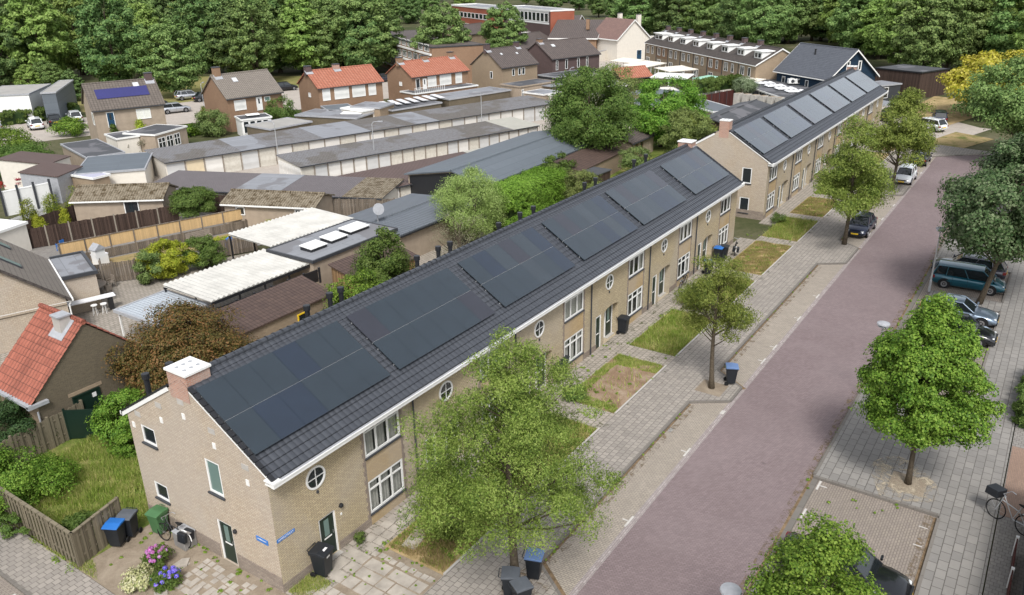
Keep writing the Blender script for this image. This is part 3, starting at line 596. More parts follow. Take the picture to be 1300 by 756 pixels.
sheet('clay_yard',rect(20.5,27,-34,-22.98),KZ+.006,'clay',.2); sheet('right_garden',rect(28.5,90,-40,-22.98),KZ-.02,'garden',.2)
def parkmark(x,y,dx,dy):
    b=MB(); b.prism(rect(x-dx/2,x+dx/2,y-.05,y+.05) if dx>dy else rect(x-.05,x+.05,y-dy/2,y+dy/2),.012,.014); 
    return b
for x in (11.4,17.9,-.6,32.1,37.4,42.1,59.2,64.6,70,85.4,29.8):
    b=MB(); b.prism(rect(x-.42,x+.42,-9.5,-9.4),.010,.013); b.prism(rect(x-.04,x+.04,-9.38,-9.12),.010,.013); struct(b,'parking_marking',M['line'])
for x in (11.2,16.1,18.6,8.7): 
    b=MB(); b.prism(rect(x-.4,x+.4,-15.78,-15.68),.010,.013); b.prism(rect(x-.04,x+.04,-16.1,-15.8),.010,.013); struct(b,'parking_marking',M['line'])
for x in (16.5,13.2,17.9,38.4,40.9,51):
    b=MB(); b.prism(rect(x-.035,x+.035,-20.5,-20.15),.010,.013); struct(b,'parking_marking',M['line'])
for x,y in ((22.6,-9.55),(19.4,-7.9)):
    b=MB(); b.prism(rect(x-.2,x+.2,y-.1,y+.1),.008,.01); struct(b,'parking_marking',M['line'])
# garden edges on the street side of the two rows
sheet('front_paving',rect(.0,52.4,-1.45,.0),.02,'path',.2); sheet('front_paving',rect(57.5,110,-1.45,.0),.02,'path',.2)
pats=[(4.2,10.2,'straw'),(10.7,17.4,'garden'),(19.2,25.9,'earth'),(27.4,34.2,'lawn'),(35.7,42.6,'garden'),(44.0,52.2,'straw'),(53.6,60.5,'garden'),(62.0,68.8,'straw'),(70.3,77.2,'lawn'),(78.7,85.5,'straw'),(87.1,94,'garden'),(95.5,102.3,'straw')]
for a,b,m_ in pats: sheet('front_garden',[(a,-4.72),(b,-4.72),(b,-1.47),(a,-1.47)],.05,m_,.2)
xs=[p[:2] for p in pats]
for (a0,a1),(b0,b1) in zip(xs[:-1],xs[1:]): sheet('garden_path',rect(a1,b0,-4.74,-1.46),.075,'path',.2)
kb=MB()
for a,b,_ in pats: kb.box(a,b,-4.78,-4.68,-.1,.14)
struct(kb,'garden_edging',M['stone'])
sheet('front_soil',[(-3.75,-4.74),(4.2,-4.74),(4.2,-1.47),(0,-1.4),(-.02,0),(-.02,9.2),(-3.75,9.2)],.045,'soil',.2)
sheet('garden_lawn',[(-3.7,8.4),(0,8.4),(0,8.95),(5,8.95),(5,18.5),(-3.7,18.5)],.055,'lawn',.2)
# slabs laid loosely in front of house one
rs=random.Random(5); st=0
def slabs(name,mat,x0,x1,y0,y1,s,skip=.1,z=.06,ang=0,jit=.04,o=(0,0)):
    b=MB(); ca,sa=math.cos(ang),math.sin(ang); ny=int((y1-y0)/s); nx=int((x1-x0)/s)
    for i in range(nx):
        for j in range(ny):
            if rs.random()<skip: continue
            x=x0+i*s+rs.uniform(-jit,jit); y=y0+j*s+rs.uniform(-jit,jit); w=s-.045-rs.random()*.02; zz=z+rs.uniform(0,.012)
            P_=[(x,y),(x+w,y),(x+w,y+w),(x,y+w)]; P_=[(o[0]+px*ca-py*sa,o[1]+px*sa+py*ca) for px,py in P_]; b.prism(P_,0,zz)
    return struct(b,name,M[mat])
slab=plain('sun_bleached_slab',(.38,.345,.3),.9,.2,.25,1.6,fine=25); M['slab']=slab
slabs('stepping_slabs','slab',1.6,3.5,-4.6,-.1,.62,.06); slabs('stepping_slabs','slab',.4,1.5,-2.3,-.1,.45,.15); slabs('stepping_slabs','slab',3.55,4.2,-4.6,-1.2,.33,.15)
slabs('stepping_slabs','slab',3.6,8.8,-1.45,-.1,.5,.08,z=.07,ang=.03); slabs('stepping_slabs','slab',4.0,6.1,-2.6,-1.5,.72,.2,z=.11,ang=.2,o=(.3,-1.0))
slabs('stepping_slabs','slab',-2.2,-.05,1.2,4.6,.31,.14,z=.055); slabs('stepping_slabs','slab',-1.5,-.1,4.6,6.4,.62,.25,z=.05)
sheet('left_sidewalk',rect(-5.6,-3.78,-4.75,60),KZ-.04,'sidewalk',.3); kerb('kerb',[(-5.65,-4.7),(-5.65,60)],z1=KZ-.02); sheet('side_street',rect(-14,-5.7,-9.6,60),-.01,'parking2')
b=MB(); b.prism(rect(-6.6,-5.9,9.0,9.1),.0,.003); struct(b,'parking_marking',M['line'])
sheet('back_yard_paving',[(3,9),(52,9),(52,24),(9,42),(3,30)],.0,'path'); sheet('back_yard_lawn',[(52,9),(112,9),(112,30),(60,30),(52,24)],.004,'lawn')
sheet('garage_court',[(30,46),(46,40),(60,33),(110,20),(140,30),(110,60),(40,78),(28,70)],-.01,'court')
sheet('neighbour_yard',[(9,42),(45,30),(60,34),(34,60),(10,64)],.004,'sidewalk3'); sheet('neighbour_lawn',[(14.5,42.5),(32,36.5),(33,39.5),(16,45)],.012,'garden')
sheet('car_park',[(36,104),(56,97),(66,112),(44,122)],-.03,'court'); sheet('access_road',[(56,97),(200,50),(240,80),(60,118)],-.03,'court')
sheet('forest_floor',[(112,-60),(220,-60),(300,60),(190,60),(150,20),(118,-12)],-.025,'ground')
def dirt(name,c,lo=.5,hi=.62,s=2.2):
    n=NT(name,.95,.1); f=n.noise(s,7,.85,dist=.8); g=n.noise(14,4,.8); n.base(n.mix(g,sc(c,.6),sc(c,1.4))); tr=n.add('ShaderNodeBsdfTransparent'); mx=n.add('ShaderNodeMixShader')
    n.ln(n.ramp(f,[(lo,(0,0,0)),(hi,(1,1,1))]),mx.inputs[0]); n.ln(tr.outputs[0],mx.inputs[1]); n.ln(n.b.outputs[0],mx.inputs[2]); n.ln(mx.outputs[0],n.o.inputs['Surface']); return n.m
M['dirt']=dirt('scattered_kerb_dirt',(.2,.15,.1)); M['sand']=dirt('spilled_sand',(.42,.36,.27),.47,.6,1.5); M['mossy']=dirt('joint_moss',(.09,.1,.045),.56,.64,1.6); M['droppings']=dirt('scattered_leaf_bits',(.13,.095,.06),.6,.66,5)
for a,b in zip([-30]+[b for a,b in bo[:-1]],[a for a,b in bo[:-1]]+[92]): sheet('kerb_dirt',rect(a+.1,b-.1,-8.1,-7.67),.010,'dirt')
sheet('kerb_dirt',rect(-30,89,-15.3,-14.9),.012,'dirt'); sheet('kerb_dirt',rect(-10,18.9,-20.7,-20.25),.010,'dirt'); sheet('kerb_dirt',rect(-30,92,-5.1,-4.8),KZ+.006,'mossy'); sheet('kerb_dirt',rect(-30,92,-7.45,-5),KZ+.004,'droppings')
ang_=[2*PI*k/18 for k in range(18)]
sheet('sand_spill',[(20.9+1.9*math.cos(t)*(1+.2*math.sin(3*t)),-19.0+1.5*math.sin(t)*(1+.2*math.sin(2*t))) for t in ang_],KZ+.019,'sand'); sheet('leaf_spill',[(22.2+3.4*math.cos(t)*(1+.2*math.sin(3*t)),-17.9+1.9*math.sin(t)*(1+.2*math.sin(2*t))) for t in ang_],KZ+.006,'droppings')
sheet('joint_moss',rect(0,9,-1.4,-.02),.0215+.002,'mossy'); sheet('joint_moss',rect(10,52,-1.4,-.02),.024,'mossy'); sheet('leaf_spill',[(5.3+1.6*math.cos(t),-8.0+.9*math.sin(t)) for t in ang_],KZ+.008,'dirt')
for a,b,_ in pats[:6]: sheet('joint_moss',rect(b,b+1.4,-4.7,-1.5),.079,'mossy')
# ------------------------------------------------------------------ grass blades
def blades(name,label_kind,polys,n,h,mat,seed,z=.05,w=.02,lean=.6):
    r=np.random.RandomState(seed); out=[]
    for poly,k in polys:
        P_=np.array(poly); lo,hi=P_.min(0),P_.max(0); q=r.uniform(lo,hi,(int(n*k),2)); ins=np.zeros(len(q),bool); m_=len(P_)
        for i in range(m_):
            a,b=P_[i],P_[(i+1)%m_]; c=((a[1]>q[:,1])!=(b[1]>q[:,1])); xx=(b[0]-a[0])*(q[:,1]-a[1])/(b[1]-a[1]+1e-12)+a[0]; ins^=c&(q[:,0]<xx)
        # clumpy density
        d=np.sin(q[:,0]*2.1+seed)*np.sin(q[:,1]*2.7+1.3*seed)+.6*np.sin(q[:,0]*5.3+q[:,1]*4.1); ins&=(d+r.normal(0,.5,len(q))>-.35); out.append(q[ins])
    q=np.concatenate(out); N=len(q); hh=h*r.uniform(.35,1.15,N); a=r.uniform(0,2*PI,N); l=r.uniform(0,lean,N)*hh; t=r.uniform(0,2*PI,N)
    base=np.stack([q[:,0],q[:,1],np.full(N,z)],1); dx=np.stack([np.cos(a)*w*.5,np.sin(a)*w*.5,np.zeros(N)],1); tip=base+np.stack([np.cos(t)*l,np.sin(t)*l,hh],1)
    V=np.stack([base-dx,base+dx,tip],1).reshape(-1,3); me=bpy.data.meshes.new(name); me.vertices.add(3*N); me.vertices.foreach_set('co',V.astype(np.float32).ravel())
    me.loops.add(3*N); me.loops.foreach_set('vertex_index',np.arange(3*N,dtype=np.int32)); me.polygons.add(N); me.polygons.foreach_set('loop_start',np.arange(0,3*N,3,dtype=np.int32)); me.polygons.foreach_set('loop_total',np.full(N,3,np.int32)); me.update(); me.validate()
    me.materials.append(M[mat]); o=bpy.data.objects.new(name,me); COL.objects.link(o); return tag(o,label_kind,'grass',kind='stuff')
M['blade']=leafmat('grass_blade',(.12,.19,.028),(.28,.37,.06),(.5,.45,.19),cs=.7,trans=.3)
M['blade_dry']=leafmat('dry_grass_blade',(.12,.14,.04),(.35,.28,.12),(.5,.38,.2),cs=.7,trans=.3)
blades('tall_grass','tall wild yellow green grass filling the fenced corner garden',[([(-3.55,8.6),(-.1,9.0),(4.6,9.1),(4.6,17.8),(-3.2,16.8)],1)],90000,.34,'blade',3,w=.03)
gp=lambda m_:[([(a+.1,-4.6),(b-.1,-4.6),(b-.1,-1.6),(a+.1,-1.6)],1) for a,b,k in pats if k==m_ and a<70]
blades('green_grass','green grass growing in the front gardens of the terraces',gp('lawn')+[(p,.7) for p,_ in gp('garden')]+[(p,.3) for p,_ in gp('straw')],20000,.2,'blade',5,w=.03)
blades('tall_weed_grass','taller tufts of grass growing unevenly in the greener front gardens',gp('lawn')+[(p,.6) for p,_ in gp('garden')]+[(p,.1) for p,_ in gp('earth')],4200,.42,'blade',12,w=.045,lean=.9)
blades('dry_grass','dry straw coloured grass in the front gardens',gp('straw')+[(p,.5) for p,_ in gp('garden')]+[(p,.25) for p,_ in gp('lawn')],20000,.17,'blade_dry',6,w=.03)
blades('edge_grass','short grass along the edges of the bare front garden',[([(19.25,-4.6),(19.9,-4.6),(20.3,-1.6),(19.25,-1.6)],1),([(24.7,-4.6),(25.85,-4.6),(25.85,-1.6),(24.5,-1.6)],1.5),([(19.3,-2.1),(25.8,-2.1),(25.8,-1.5),(19.3,-1.5)],1),([(.1,-1.5),(1.4,-1.2),(1.5,-.1),(.1,-.1)],.8),([(-3.7,6.8),(-3.1,8.2),(-3.7,12),(-3.9,12)],.6)],7000,.16,'blade',9)
# ------------------------------------------------------------------ foliage
def leafmesh(name,pos,nrm,size,mat,rs,parent=None,aspect=.55,droop=.25):
    N=len(pos); nrm=nrm/np.maximum(np.linalg.norm(nrm,axis=1),1e-6)[:,None]
    a=rs.normal(size=(N,3)); a-=nrm*(a*nrm).sum(1)[:,None]; a[:,2]-=droop; a/=np.linalg.norm(a,axis=1)[:,None]; b=np.cross(nrm,a); b/=np.maximum(np.linalg.norm(b,axis=1),1e-6)[:,None]
    s=(size*rs.uniform(.6,1.25,N))[:,None]
    V=np.stack([pos-a*s*.5,pos+b*s*aspect*.5,pos+a*s*.5,pos-b*s*aspect*.5],1).reshape(-1,3)
    me=bpy.data.meshes.new(name); me.vertices.add(4*N); me.vertices.foreach_set('co',V.astype(np.float32).ravel()); me.loops.add(4*N); me.loops.foreach_set('vertex_index',np.arange(4*N,dtype=np.int32))
    me.polygons.add(N); me.polygons.foreach_set('loop_start',np.arange(0,4*N,4,dtype=np.int32)); me.polygons.foreach_set('loop_total',np.full(N,4,np.int32)); me.update(); me.validate(); me.materials.append(M[mat])
    o=bpy.data.objects.new(name,me); COL.objects.link(o)
    if parent is not None: o.parent=parent
    return o
ENV={'oval':lambda t:(1-(2*t-1)**2)**.5,'maple':lambda t:np.sin(PI*np.clip(t,0,1)**.62)**.75*(1-.12*t),'cone':lambda t:(1-t)**.75*(.35+.65*np.minimum(1,t*6)),
 'vase':lambda t:np.sin(PI*np.clip(t*.82+.12,0,1))**.7,'spread':lambda t:np.where(t<.35,(t/.35)**.5,np.sqrt(np.clip(1-((t-.35)/.65)**2,0,1))),'pyr':lambda t:np.minimum(1,t/.22+.4)*np.clip(1-t**1.7,0,1)**.8,'column':lambda t:np.minimum(1,(1-t)*2.2)**.6*np.minimum(1,.6+t*3),'box':lambda t:np.ones_like(t)}
def foliage(name,h,zb,rx,ry,env,ncl,nleaf,lsize,mat,seed,parent,cs=.3,flat=.75,shell=.45,up=.5,aspect=.55,skew=(0,0),hang=0,box=False,gap=.0):
    rs=np.random.RandomState(seed); E=ENV[env]; t=rs.beta(1.15,1.05,ncl*4)
    keep=rs.rand(len(t))<np.clip(E(t),.05,1); t=t[keep][:ncl]; n=len(t); th=(np.arange(n)*2.39996+rs.normal(0,.5,n)); rad=E(t)*(shell+(1-shell)*np.sqrt(rs.rand(n)))*(1-cs*.55)
    rad*=1+.16*np.sin(th*2+seed)+.1*np.sin(th*3.3+seed*2.1)+rs.normal(0,gap,n)
    if box: c=np.stack([rs.uniform(-1,1,n)*rx*.86,rs.uniform(-1,1,n)*ry*.8],1)
    else: c=np.stack([np.cos(th)*rad*rx,np.sin(th)*rad*ry],1)
    cz=zb+t*(h-zb); cz=np.clip(cz,zb+.1,h-cs*min(rx,ry)*flat*.6); C=np.stack([c[:,0]+skew[0]*t,c[:,1]+skew[1]*t,cz],1)
    if box:
        f=rs.rand(n); C[:,1]=np.where(f<.38,C[:,1],np.where(rs.rand(n)<.6,-1,1)*ry*.88); C[:,2]=np.where(f<.38,h-cs*min(rx,ry)*.5,zb+(h-zb)*rs.uniform(.03,.93,n)); e=f>.9; C[e,0]=np.where(rs.rand(e.sum())<.5,-1,1)*rx*.95; C[e,1]=rs.uniform(-1,1,e.sum())*ry*.8
    R0=min(rx,ry)*cs*rs.uniform(.65,1.3,n)*(.75+.4*(1-t)); w=R0**2; w/=w.sum(); idx=rs.choice(n,nleaf,p=w)
    d=rs.normal(size=(nleaf,3)); d/=np.linalg.norm(d,axis=1)[:,None]; low=(d[:,2]<-.25)&(rs.rand(nleaf)<.5); d[low,2]*=-1
    rr=R0[idx]*(.5+.55*rs.rand(nleaf)**.6); wob=1+.22*np.sin(d[:,0]*5+idx)+.18*np.sin(d[:,1]*6+idx*1.7); pos=C[idx]+d*(rr*wob)[:,None]*np.array([1,1,flat])
    if hang: pos[:,2]-=hang*rs.rand(nleaf)**2*R0[idx]
    pos[:,2]=np.maximum(pos[:,2],.05)
    out=pos-np.array([skew[0]*.5,skew[1]*.5,(zb+h)/2]); out/=np.linalg.norm(out,axis=1)[:,None]; nr=d*.8+out*.5+np.array([0,0,up])+rs.normal(0,.45,(nleaf,3))
    return leafmesh(name,pos,nr,lsize,mat,rs,parent,aspect,.25+hang*.4),C,R0
def trunkmesh(parent,h,tr,C,zb,mat='bark',lean=(0,0),nl=24,seed=0,top=.8,name='trunk',stems=1,curve=.2):
    r=random.Random(seed); b=MB()
    for s_ in range(stems):
        ox=0 if stems==1 else r.uniform(-.3,.3)*tr*6; oy=0 if stems==1 else r.uniform(-.3,.3)*tr*6; sp=0 if stems==1 else .18
        path=[]; n=8; dx=r.uniform(-1,1)*curve; dy=r.uniform(-1,1)*curve; ex=r.uniform(-1,1)*sp*h; ey=r.uniform(-1,1)*sp*h
        for k in range(n+1):
            t=k/n; path.append(Vector((ox*.3+lean[0]*t+dx*math.sin(PI*t)+ex*t,oy*.3+lean[1]*t+dy*math.sin(PI*t*1.3)+ey*t,h*top*t-.15*(k==0))))
        rad=[tr*(1.35 if k==0 else 1)*(1-.82*k/n)+.012 for k in range(n+1)]; b.tube(path,rad,9)
        lim=list(range(len(C))); r.shuffle(lim)
        for i in lim[:nl//stems]:
            c=Vector([float(q) for q in C[i]]); zt=max(zb*.75,c.z-(c.xy-Vector(lean)*.5).length*.8-.2); zt=min(zt,h*top*.92); t=zt/(h*top); k=min(n-1,int(t*n)); p0=path[k].lerp(path[k+1],t*n-k)
            mid=p0.lerp(c,.5)+Vector((0,0,-.08*(c-p0).length+.1)); lr=max(.012,tr*.42*(1-t*.7)); b.tube([p0,mid,c],[lr,lr*.6,.012],5,cap=False)
    return b.build(name,M[mat],parent,smooth=True)
def tree(name,label,loc,h,zb,rx,ry=None,env='oval',ncl=60,nleaf=15000,lsize=.2,mat='leaf_mid',tr=.16,seed=1,group=None,cat='tree',lean=(0,0),bark='bark',nl=26,skew=None,top=.8,stems=1,rz=0,**kw):
    ry=ry or rx; root=thing(name,label,cat,loc,rz,group); skew=skew or lean
    cr,C,R0=foliage('crown',h,zb,rx,ry,env,ncl,nleaf,lsize,mat,seed,root,skew=skew,**kw); trunkmesh(root,h,tr,C,zb,bark,lean,nl,seed,top,stems=stems); return root
def shrub(name,label,loc,h,r,mat='leaf_mid',n=2500,ls=.1,env='oval',seed=1,group=None,cat='shrub',ncl=26,ry=None,stem=True,zb=.05,bark='bark',**kw):
    root=thing(name,label,cat,loc,kw.pop('rz',0),group); cr,C,R0=foliage('foliage',h,zb,r,ry or r,env,ncl,n,ls,mat,seed,root,**kw)
    if stem: trunkmesh(root,h,.03+h*.008,C,.2,bark,(0,0),12,seed,.6,name='stem',stems=2,curve=.05)
    return root
M['leaf_feather']=leafmat('feathery_yellow_green_leaf',(.05,.092,.014),(.165,.23,.036),(.29,.35,.085),cs=.8)
M['leaf_bright']=leafmat('bright_maple_leaf',(.04,.1,.01),(.125,.235,.025),(.24,.36,.055),cs=.9)
M['leaf_dark']=leafmat('dark_maple_leaf',(.03,.06,.018),(.068,.11,.036),(.16,.195,.1),cs=.8,trans=.2)
M['leaf_mid']=leafmat('mid_green_leaf',(.045,.09,.016),(.1,.165,.03),(.15,.21,.05),cs=.8)
M['leaf_forest']=leafmat('forest_leaf',(.055,.11,.03),(.15,.24,.065),(.26,.36,.12),cs=.28,trans=.28)
M['leaf_forest2']=leafmat('dark_forest_leaf',(.038,.082,.026),(.105,.18,.05),(.19,.27,.09),cs=.28,trans=.25)
M['leaf_forest3']=leafmat('yellow_forest_leaf',(.08,.14,.03),(.2,.29,.06),(.3,.39,.11),cs=.28,trans=.3)
M['leaf_olive']=leafmat('olive_leaf',(.07,.11,.03),(.17,.22,.06),(.26,.31,.1),cs=.5)
M['leaf_willow']=leafmat('willow_leaf',(.12,.17,.045),(.25,.33,.085),(.38,.46,.16),cs=.9)
M['leaf_yellow']=leafmat('golden_leaf',(.28,.32,.02),(.52,.52,.05),(.68,.64,.14),cs=.8)
M['leaf_lime2']=leafmat('hedge_leaf',(.07,.14,.015),(.17,.28,.03),(.26,.38,.06),cs=.9)
M['leaf_red']=leafmat('bronze_maple_leaf',(.055,.065,.014),(.125,.11,.025),(.24,.14,.045),cs=1.1,trans=.2)
M['leaf_lime']=leafmat('lime_leaf',(.15,.22,.015),(.33,.4,.03),(.45,.5,.06),cs=1.3)
M['leaf_conif']=leafmat('gold_conifer_leaf',(.05,.09,.012),(.14,.18,.02),(.3,.3,.03),cs=1.3)
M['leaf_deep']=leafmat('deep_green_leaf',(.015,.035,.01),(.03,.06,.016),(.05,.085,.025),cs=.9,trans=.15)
M['leaf_silver']=leafmat('silver_green_leaf',(.09,.125,.06),(.17,.22,.11),(.28,.33,.2),cs=1)
M['leaf_purple']=leafmat('purple_leaf',(.035,.012,.014),(.07,.025,.025),(.1,.05,.04),cs=1,trans=.15)
M['leaf_bare']=leafmat('sparse_grey_leaf',(.13,.12,.07),(.2,.2,.12),(.25,.23,.16),cs=1)
M['leaf_cream']=leafmat('variegated_leaf',(.12,.2,.05),(.5,.52,.25),(.62,.62,.4),cs=3,trans=.15)
M['petal_blue']=leafmat('blue_petal',(.03,.06,.42),(.1,.14,.6),(.3,.22,.62),cs=3,trans=.15)
M['petal_pink']=leafmat('pink_petal',(.38,.05,.22),(.5,.14,.42),(.45,.3,.55),cs=3,trans=.15)
SG='street trees in the pavement build-outs before the terraces'
tree('street_tree','large feathery yellow green street tree nearest, over the straw garden and two grey bins',(5.3,-7.5,.1),11.3,3.7,4.1,4.0,'pyr',150,125000,.1,'leaf_feather',.17,3,SG,lean=(-.1,.2),cs=.17,flat=.5,shell=.1,up=.6,aspect=.38,hang=.45,gap=.2,nl=60,top=.88)
tree('street_tree','small feathery street tree beside the lone blue lidded bin on the kerb',(24.7,-8.1,.1),8.1,3.0,2.15,2.15,'spread',40,26000,.13,'leaf_feather',.14,5,SG,lean=(.35,.3),cs=.32,flat=.55,shell=.2,up=.6,aspect=.4,hang=.4,gap=.12,nl=40)
tree('street_tree','feathery street tree rooted behind the parked dark blue car',(54.9,-8.25,.1),11.2,3.0,4.0,3.8,'pyr',80,40000,.19,'leaf_feather',.17,7,SG,lean=(.2,.2),cs=.26,flat=.42,shell=.25,up=.6,aspect=.4,hang=.5,gap=.13,nl=44)
tree('street_tree','farthest feathery street tree, its trunk beside the white hatchback',(75.5,-8.2,.1),11.0,3.4,4.0,3.9,'pyr',64,34000,.24,'leaf_feather',.17,9,SG,lean=(.4,0),cs=.28,flat=.45,shell=.25,up=.6,aspect=.4,hang=.5,gap=.13,nl=36)
RG='trees between the parking bays on the right'
tree('maple_tree','bright green dense maple on the right pavement in a sandy tree pit',(20.8,-19.2,.1),9.5,2.6,2.65,2.65,'maple',210,90000,.12,'leaf_bright',.12,11,RG,cs=.19,flat=.7,shell=.2,up=.55,aspect=.75,nl=50,lean=(.2,.1))
tree('maple_tree','bright green maple cut by the bottom edge, dark car beneath it',(3.15,-19.0,.1),9.3,2.4,2.6,2.6,'maple',190,90000,.09,'leaf_bright',.12,13,RG,cs=.19,flat=.7,shell=.25,up=.55,aspect=.75,nl=40)
tree('maple_tree','big dark green maple in front of the dark estate and the teal people carrier',(46.4,-19.4,.1),12.4,3.8,4.9,4.9,'spread',120,90000,.2,'leaf_dark',.17,15,RG,cs=.23,flat=.62,shell=.45,up=.5,aspect=.75,nl=44,lean=(.5,-1.2),skew=(1.2,-2.6))
tree('maple_tree','wide mid green tree with several stems at the far right bend',(97,-19.5,.1),12.0,2.6,7.6,7.6,'spread',120,52000,.3,'leaf_forest',.18,17,RG,cs=.2,flat=.6,shell=.4,aspect=.7,nl=40,stems=3,gap=.1)
tree('maple_tree','dark maple rising behind the big right maple at the frame edge',(70,-26.5,.1),12,2.5,6.5,6.5,'spread',110,46000,.28,'leaf_mid',.2,19,RG,cs=.22,flat=.6,aspect=.7)
tree('golden_tree','golden yellow tree in front of the dark wood at upper right',(127,-12.2,0),9.4,2.2,8.0,8.0,'spread',80,36000,.42,'leaf_yellow',.2,21,None,cs=.22,flat=.65,shell=.4,aspect=.75)
tree('bronze_maple','broad bronze and olive ornamental maple beside the red tiled outhouse',(7.9,16.3,0),5.7,.4,4.3,3.6,'spread',190,90000,.13,'leaf_red',.16,23,None,cs=.27,flat=.5,shell=.15,up=.9,aspect=.6,nl=30,stems=2)
GG='trees in the back gardens behind the terraces'
tree('garden_tree','tall rounded green tree hiding the end of the dark metal workshop roof',(70.5,25.5,0),11.6,1.4,6.2,6.0,'oval',110,60000,.26,'leaf_mid',.22,25,GG,cs=.24,flat=.7,shell=.4,gap=.08)
tree('willow_tree','pale green willowy tree behind the ridge in front of the slate blue roof',(39.0,19.6,0),6.6,.6,3.2,3.0,'oval',90,56000,.15,'leaf_willow',.14,27,GG,cs=.28,flat=.8,hang=.5,aspect=.35,stems=2)
tree('bare_shrub_tree','nearly bare grey brown shrub left of the pale willow',(34.2,17.6,0),4.2,.6,3.0,2.4,'vase',44,3600,.1,'leaf_bare',.08,29,None,cs=.35,flat=.7,nl=44,stems=3)
tree('garden_tree','leafy green tree in front of the flat roof with three skylights',(23.2,15.4,0),6.4,.5,2.5,2.3,'maple',60,34000,.16,'leaf_mid',.1,31,GG,cs=.28,flat=.75,stems=2)
shrub('laurel_shrub','low bright green shrub rising behind the ridge over the first row',(18.6,13.6,0),4.9,2.8,'leaf_bright',26000,.14,'spread',33,None,ncl=60,cs=.28,flat=.6,ry=2.2)
tree('garden_tree','yellow green crown right of the tall tree, over the little garden house',(84,22,0),8.6,1,6.8,5.6,'spread',90,46000,.27,'leaf_bright',.2,35,GG,cs=.24,flat=.55,gap=.08)
tree('garden_tree','silvery green rounded bush tree close behind the second chimney',(71.5,13.4,0),7.2,.4,3.7,3.2,'oval',80,40000,.2,'leaf_olive',.15,37,GG,cs=.25,flat=.75)
tree('garden_tree','sparse airy young tree standing behind the tall garden tree',(96,35.5,0),8.8,1.2,5.2,4.6,'vase',50,9000,.26,'leaf_olive',.13,39,GG,cs=.3,flat=.6,nl=46,stems=3,gap=.15)
tree('garden_tree','small yellow green tree right of the dark brown shed by the second row chimney',(79,15.0,0),5.6,.5,3.2,2.8,'spread',40,16000,.22,'leaf_feather',.1,41,GG,cs=.3,flat=.6)
shrub('garden_shrub','dark green pointed shrub left behind the tall garden tree',(87,36.5,0),7.6,2.6,'leaf_forest',9000,.25,'cone',43,None,ncl=40,cs=.35)
shrub('garden_shrub','dense green shrub against the long workshop wall',(57,21.8,0),4.2,3.0,'leaf_mid',20000,.18,'spread',45,None,ncl=50,cs=.3,flat=.6,ry=2.0)
shrub('garden_shrub','round dark green bush left of the orange advertising shed door',(67,17.4,0),3.6,1.9,'leaf_forest',10000,.17,'oval',47,None,ncl=36,cs=.32)
shrub('garden_shrub','pale green loose bush between the box hedge and the ridge',(52.6,16.4,0),4.0,2.5,'leaf_olive',16000,.17,'spread',49,None,ncl=44,cs=.3,flat=.7)
hd=thing('box_hedge','tall clipped bright green hedge behind the ridge of the first row','hedge',(46.6,18.9,0),R(0))
foliage('foliage',4.3,.1,4.9,1.6,'box',620,90000,.14,'leaf_lime2',51,hd,cs=.3,flat=.8,box=True,up=.4)
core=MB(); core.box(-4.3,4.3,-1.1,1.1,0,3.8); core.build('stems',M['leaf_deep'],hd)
# left side shrubs
shrub('bramble_shrub','light green bramble spilling over the corner garden fence',(-2.9,15.6,0),2.4,2.6,'leaf_bright',26000,.12,'spread',53,None,ncl=60,cs=.3,flat=.55,ry=2.6)
shrub('dark_hedge_shrub','dark green bushes behind the weathered fence at the left edge',(-1.2,20.2,0),2.7,2.8,'leaf_deep',30000,.12,'spread',55,None,ncl=60,cs=.28,flat=.6,ry=2.2)
shrub('fig_shrub','bright green leafy bush beside the green gate and dark brick gable',(3.3,15.9,0),2.7,1.7,'leaf_bright',17000,.13,'spread',57,None,ncl=44,cs=.32,flat=.6)
shrub('nettle_shrub','mid green weeds at the back of the corner garden against the gable',(3.2,14.2,0),1.4,1.6,'leaf_bright',12000,.1,'spread',59,None,ncl=40,cs=.3,flat=.5,ry=1.2)
shrub('rough_shrub','low green bush inside the corner of the garden fence',(-2.4,10.2,0),1.0,.95,'leaf_mid',9000,.1,'spread',61,None,ncl=36,cs=.32,flat=.6)
shrub('rough_shrub','low green weeds spilling out under the fence on the side pavement',(-4.0,13.0,0),.9,.5,'leaf_mid',3600,.1,'spread',63,None,ncl=26,cs=.4,flat=.6,ry=2.0)
shrub('weed_shrub','young bright leaves at the left frame edge by the side pavement',(-7.2,11.2,0),3.3,.75,'leaf_lime',2200,.12,'oval',64,None,ncl=16,cs=.4)
for i,(u,v,h,r_,lb) in enumerate([(42,298,3.6,.75,'tall gold tipped conifer, leftmost behind the brown fence'),(72,287,3.5,.7,'gold tipped conifer, second tall one from the left'),(99,279,3.4,.75,'gold tipped conifer beside the tan shed wall'),(53,300,2.0,.55,'small golden conifer at the foot of the leftmost tall one'),(84,288,1.8,.5,'small golden conifer between two tall ones'),(116,279,2.3,.55,'small golden conifer right in front of the tan shed door')]):
    p=G(u,v); shrub('conifer',lb,p,h,r_*1.15,'leaf_conif' if h>3 else 'leaf_lime',5000,.12,'column',70+i,'conifers along the brown fence',ncl=34,cs=.5,flat=1.1,cat='conifer')
p=G(218,368); shrub('lime_shrub','large lime yellow shrub in the garden between the grey fences',(19.6,35.6,0),3.0,2.4,'leaf_lime',24000,.14,'spread',77,None,ncl=50,cs=.3,flat=.6,ry=1.7)
shrub('green_shrub','green shrub at the right side of the lime yellow shrub',(22.2,34.6,0),2.7,1.6,'leaf_mid',14000,.14,'spread',79,None,ncl=40,cs=.32,flat=.6)
shrub('green_shrub','dark green climber at the left side of the lime yellow shrub',(17.6,35.4,0),2.8,1.1,'leaf_forest',9000,.13,'oval',80,None,ncl=36,cs=.34)
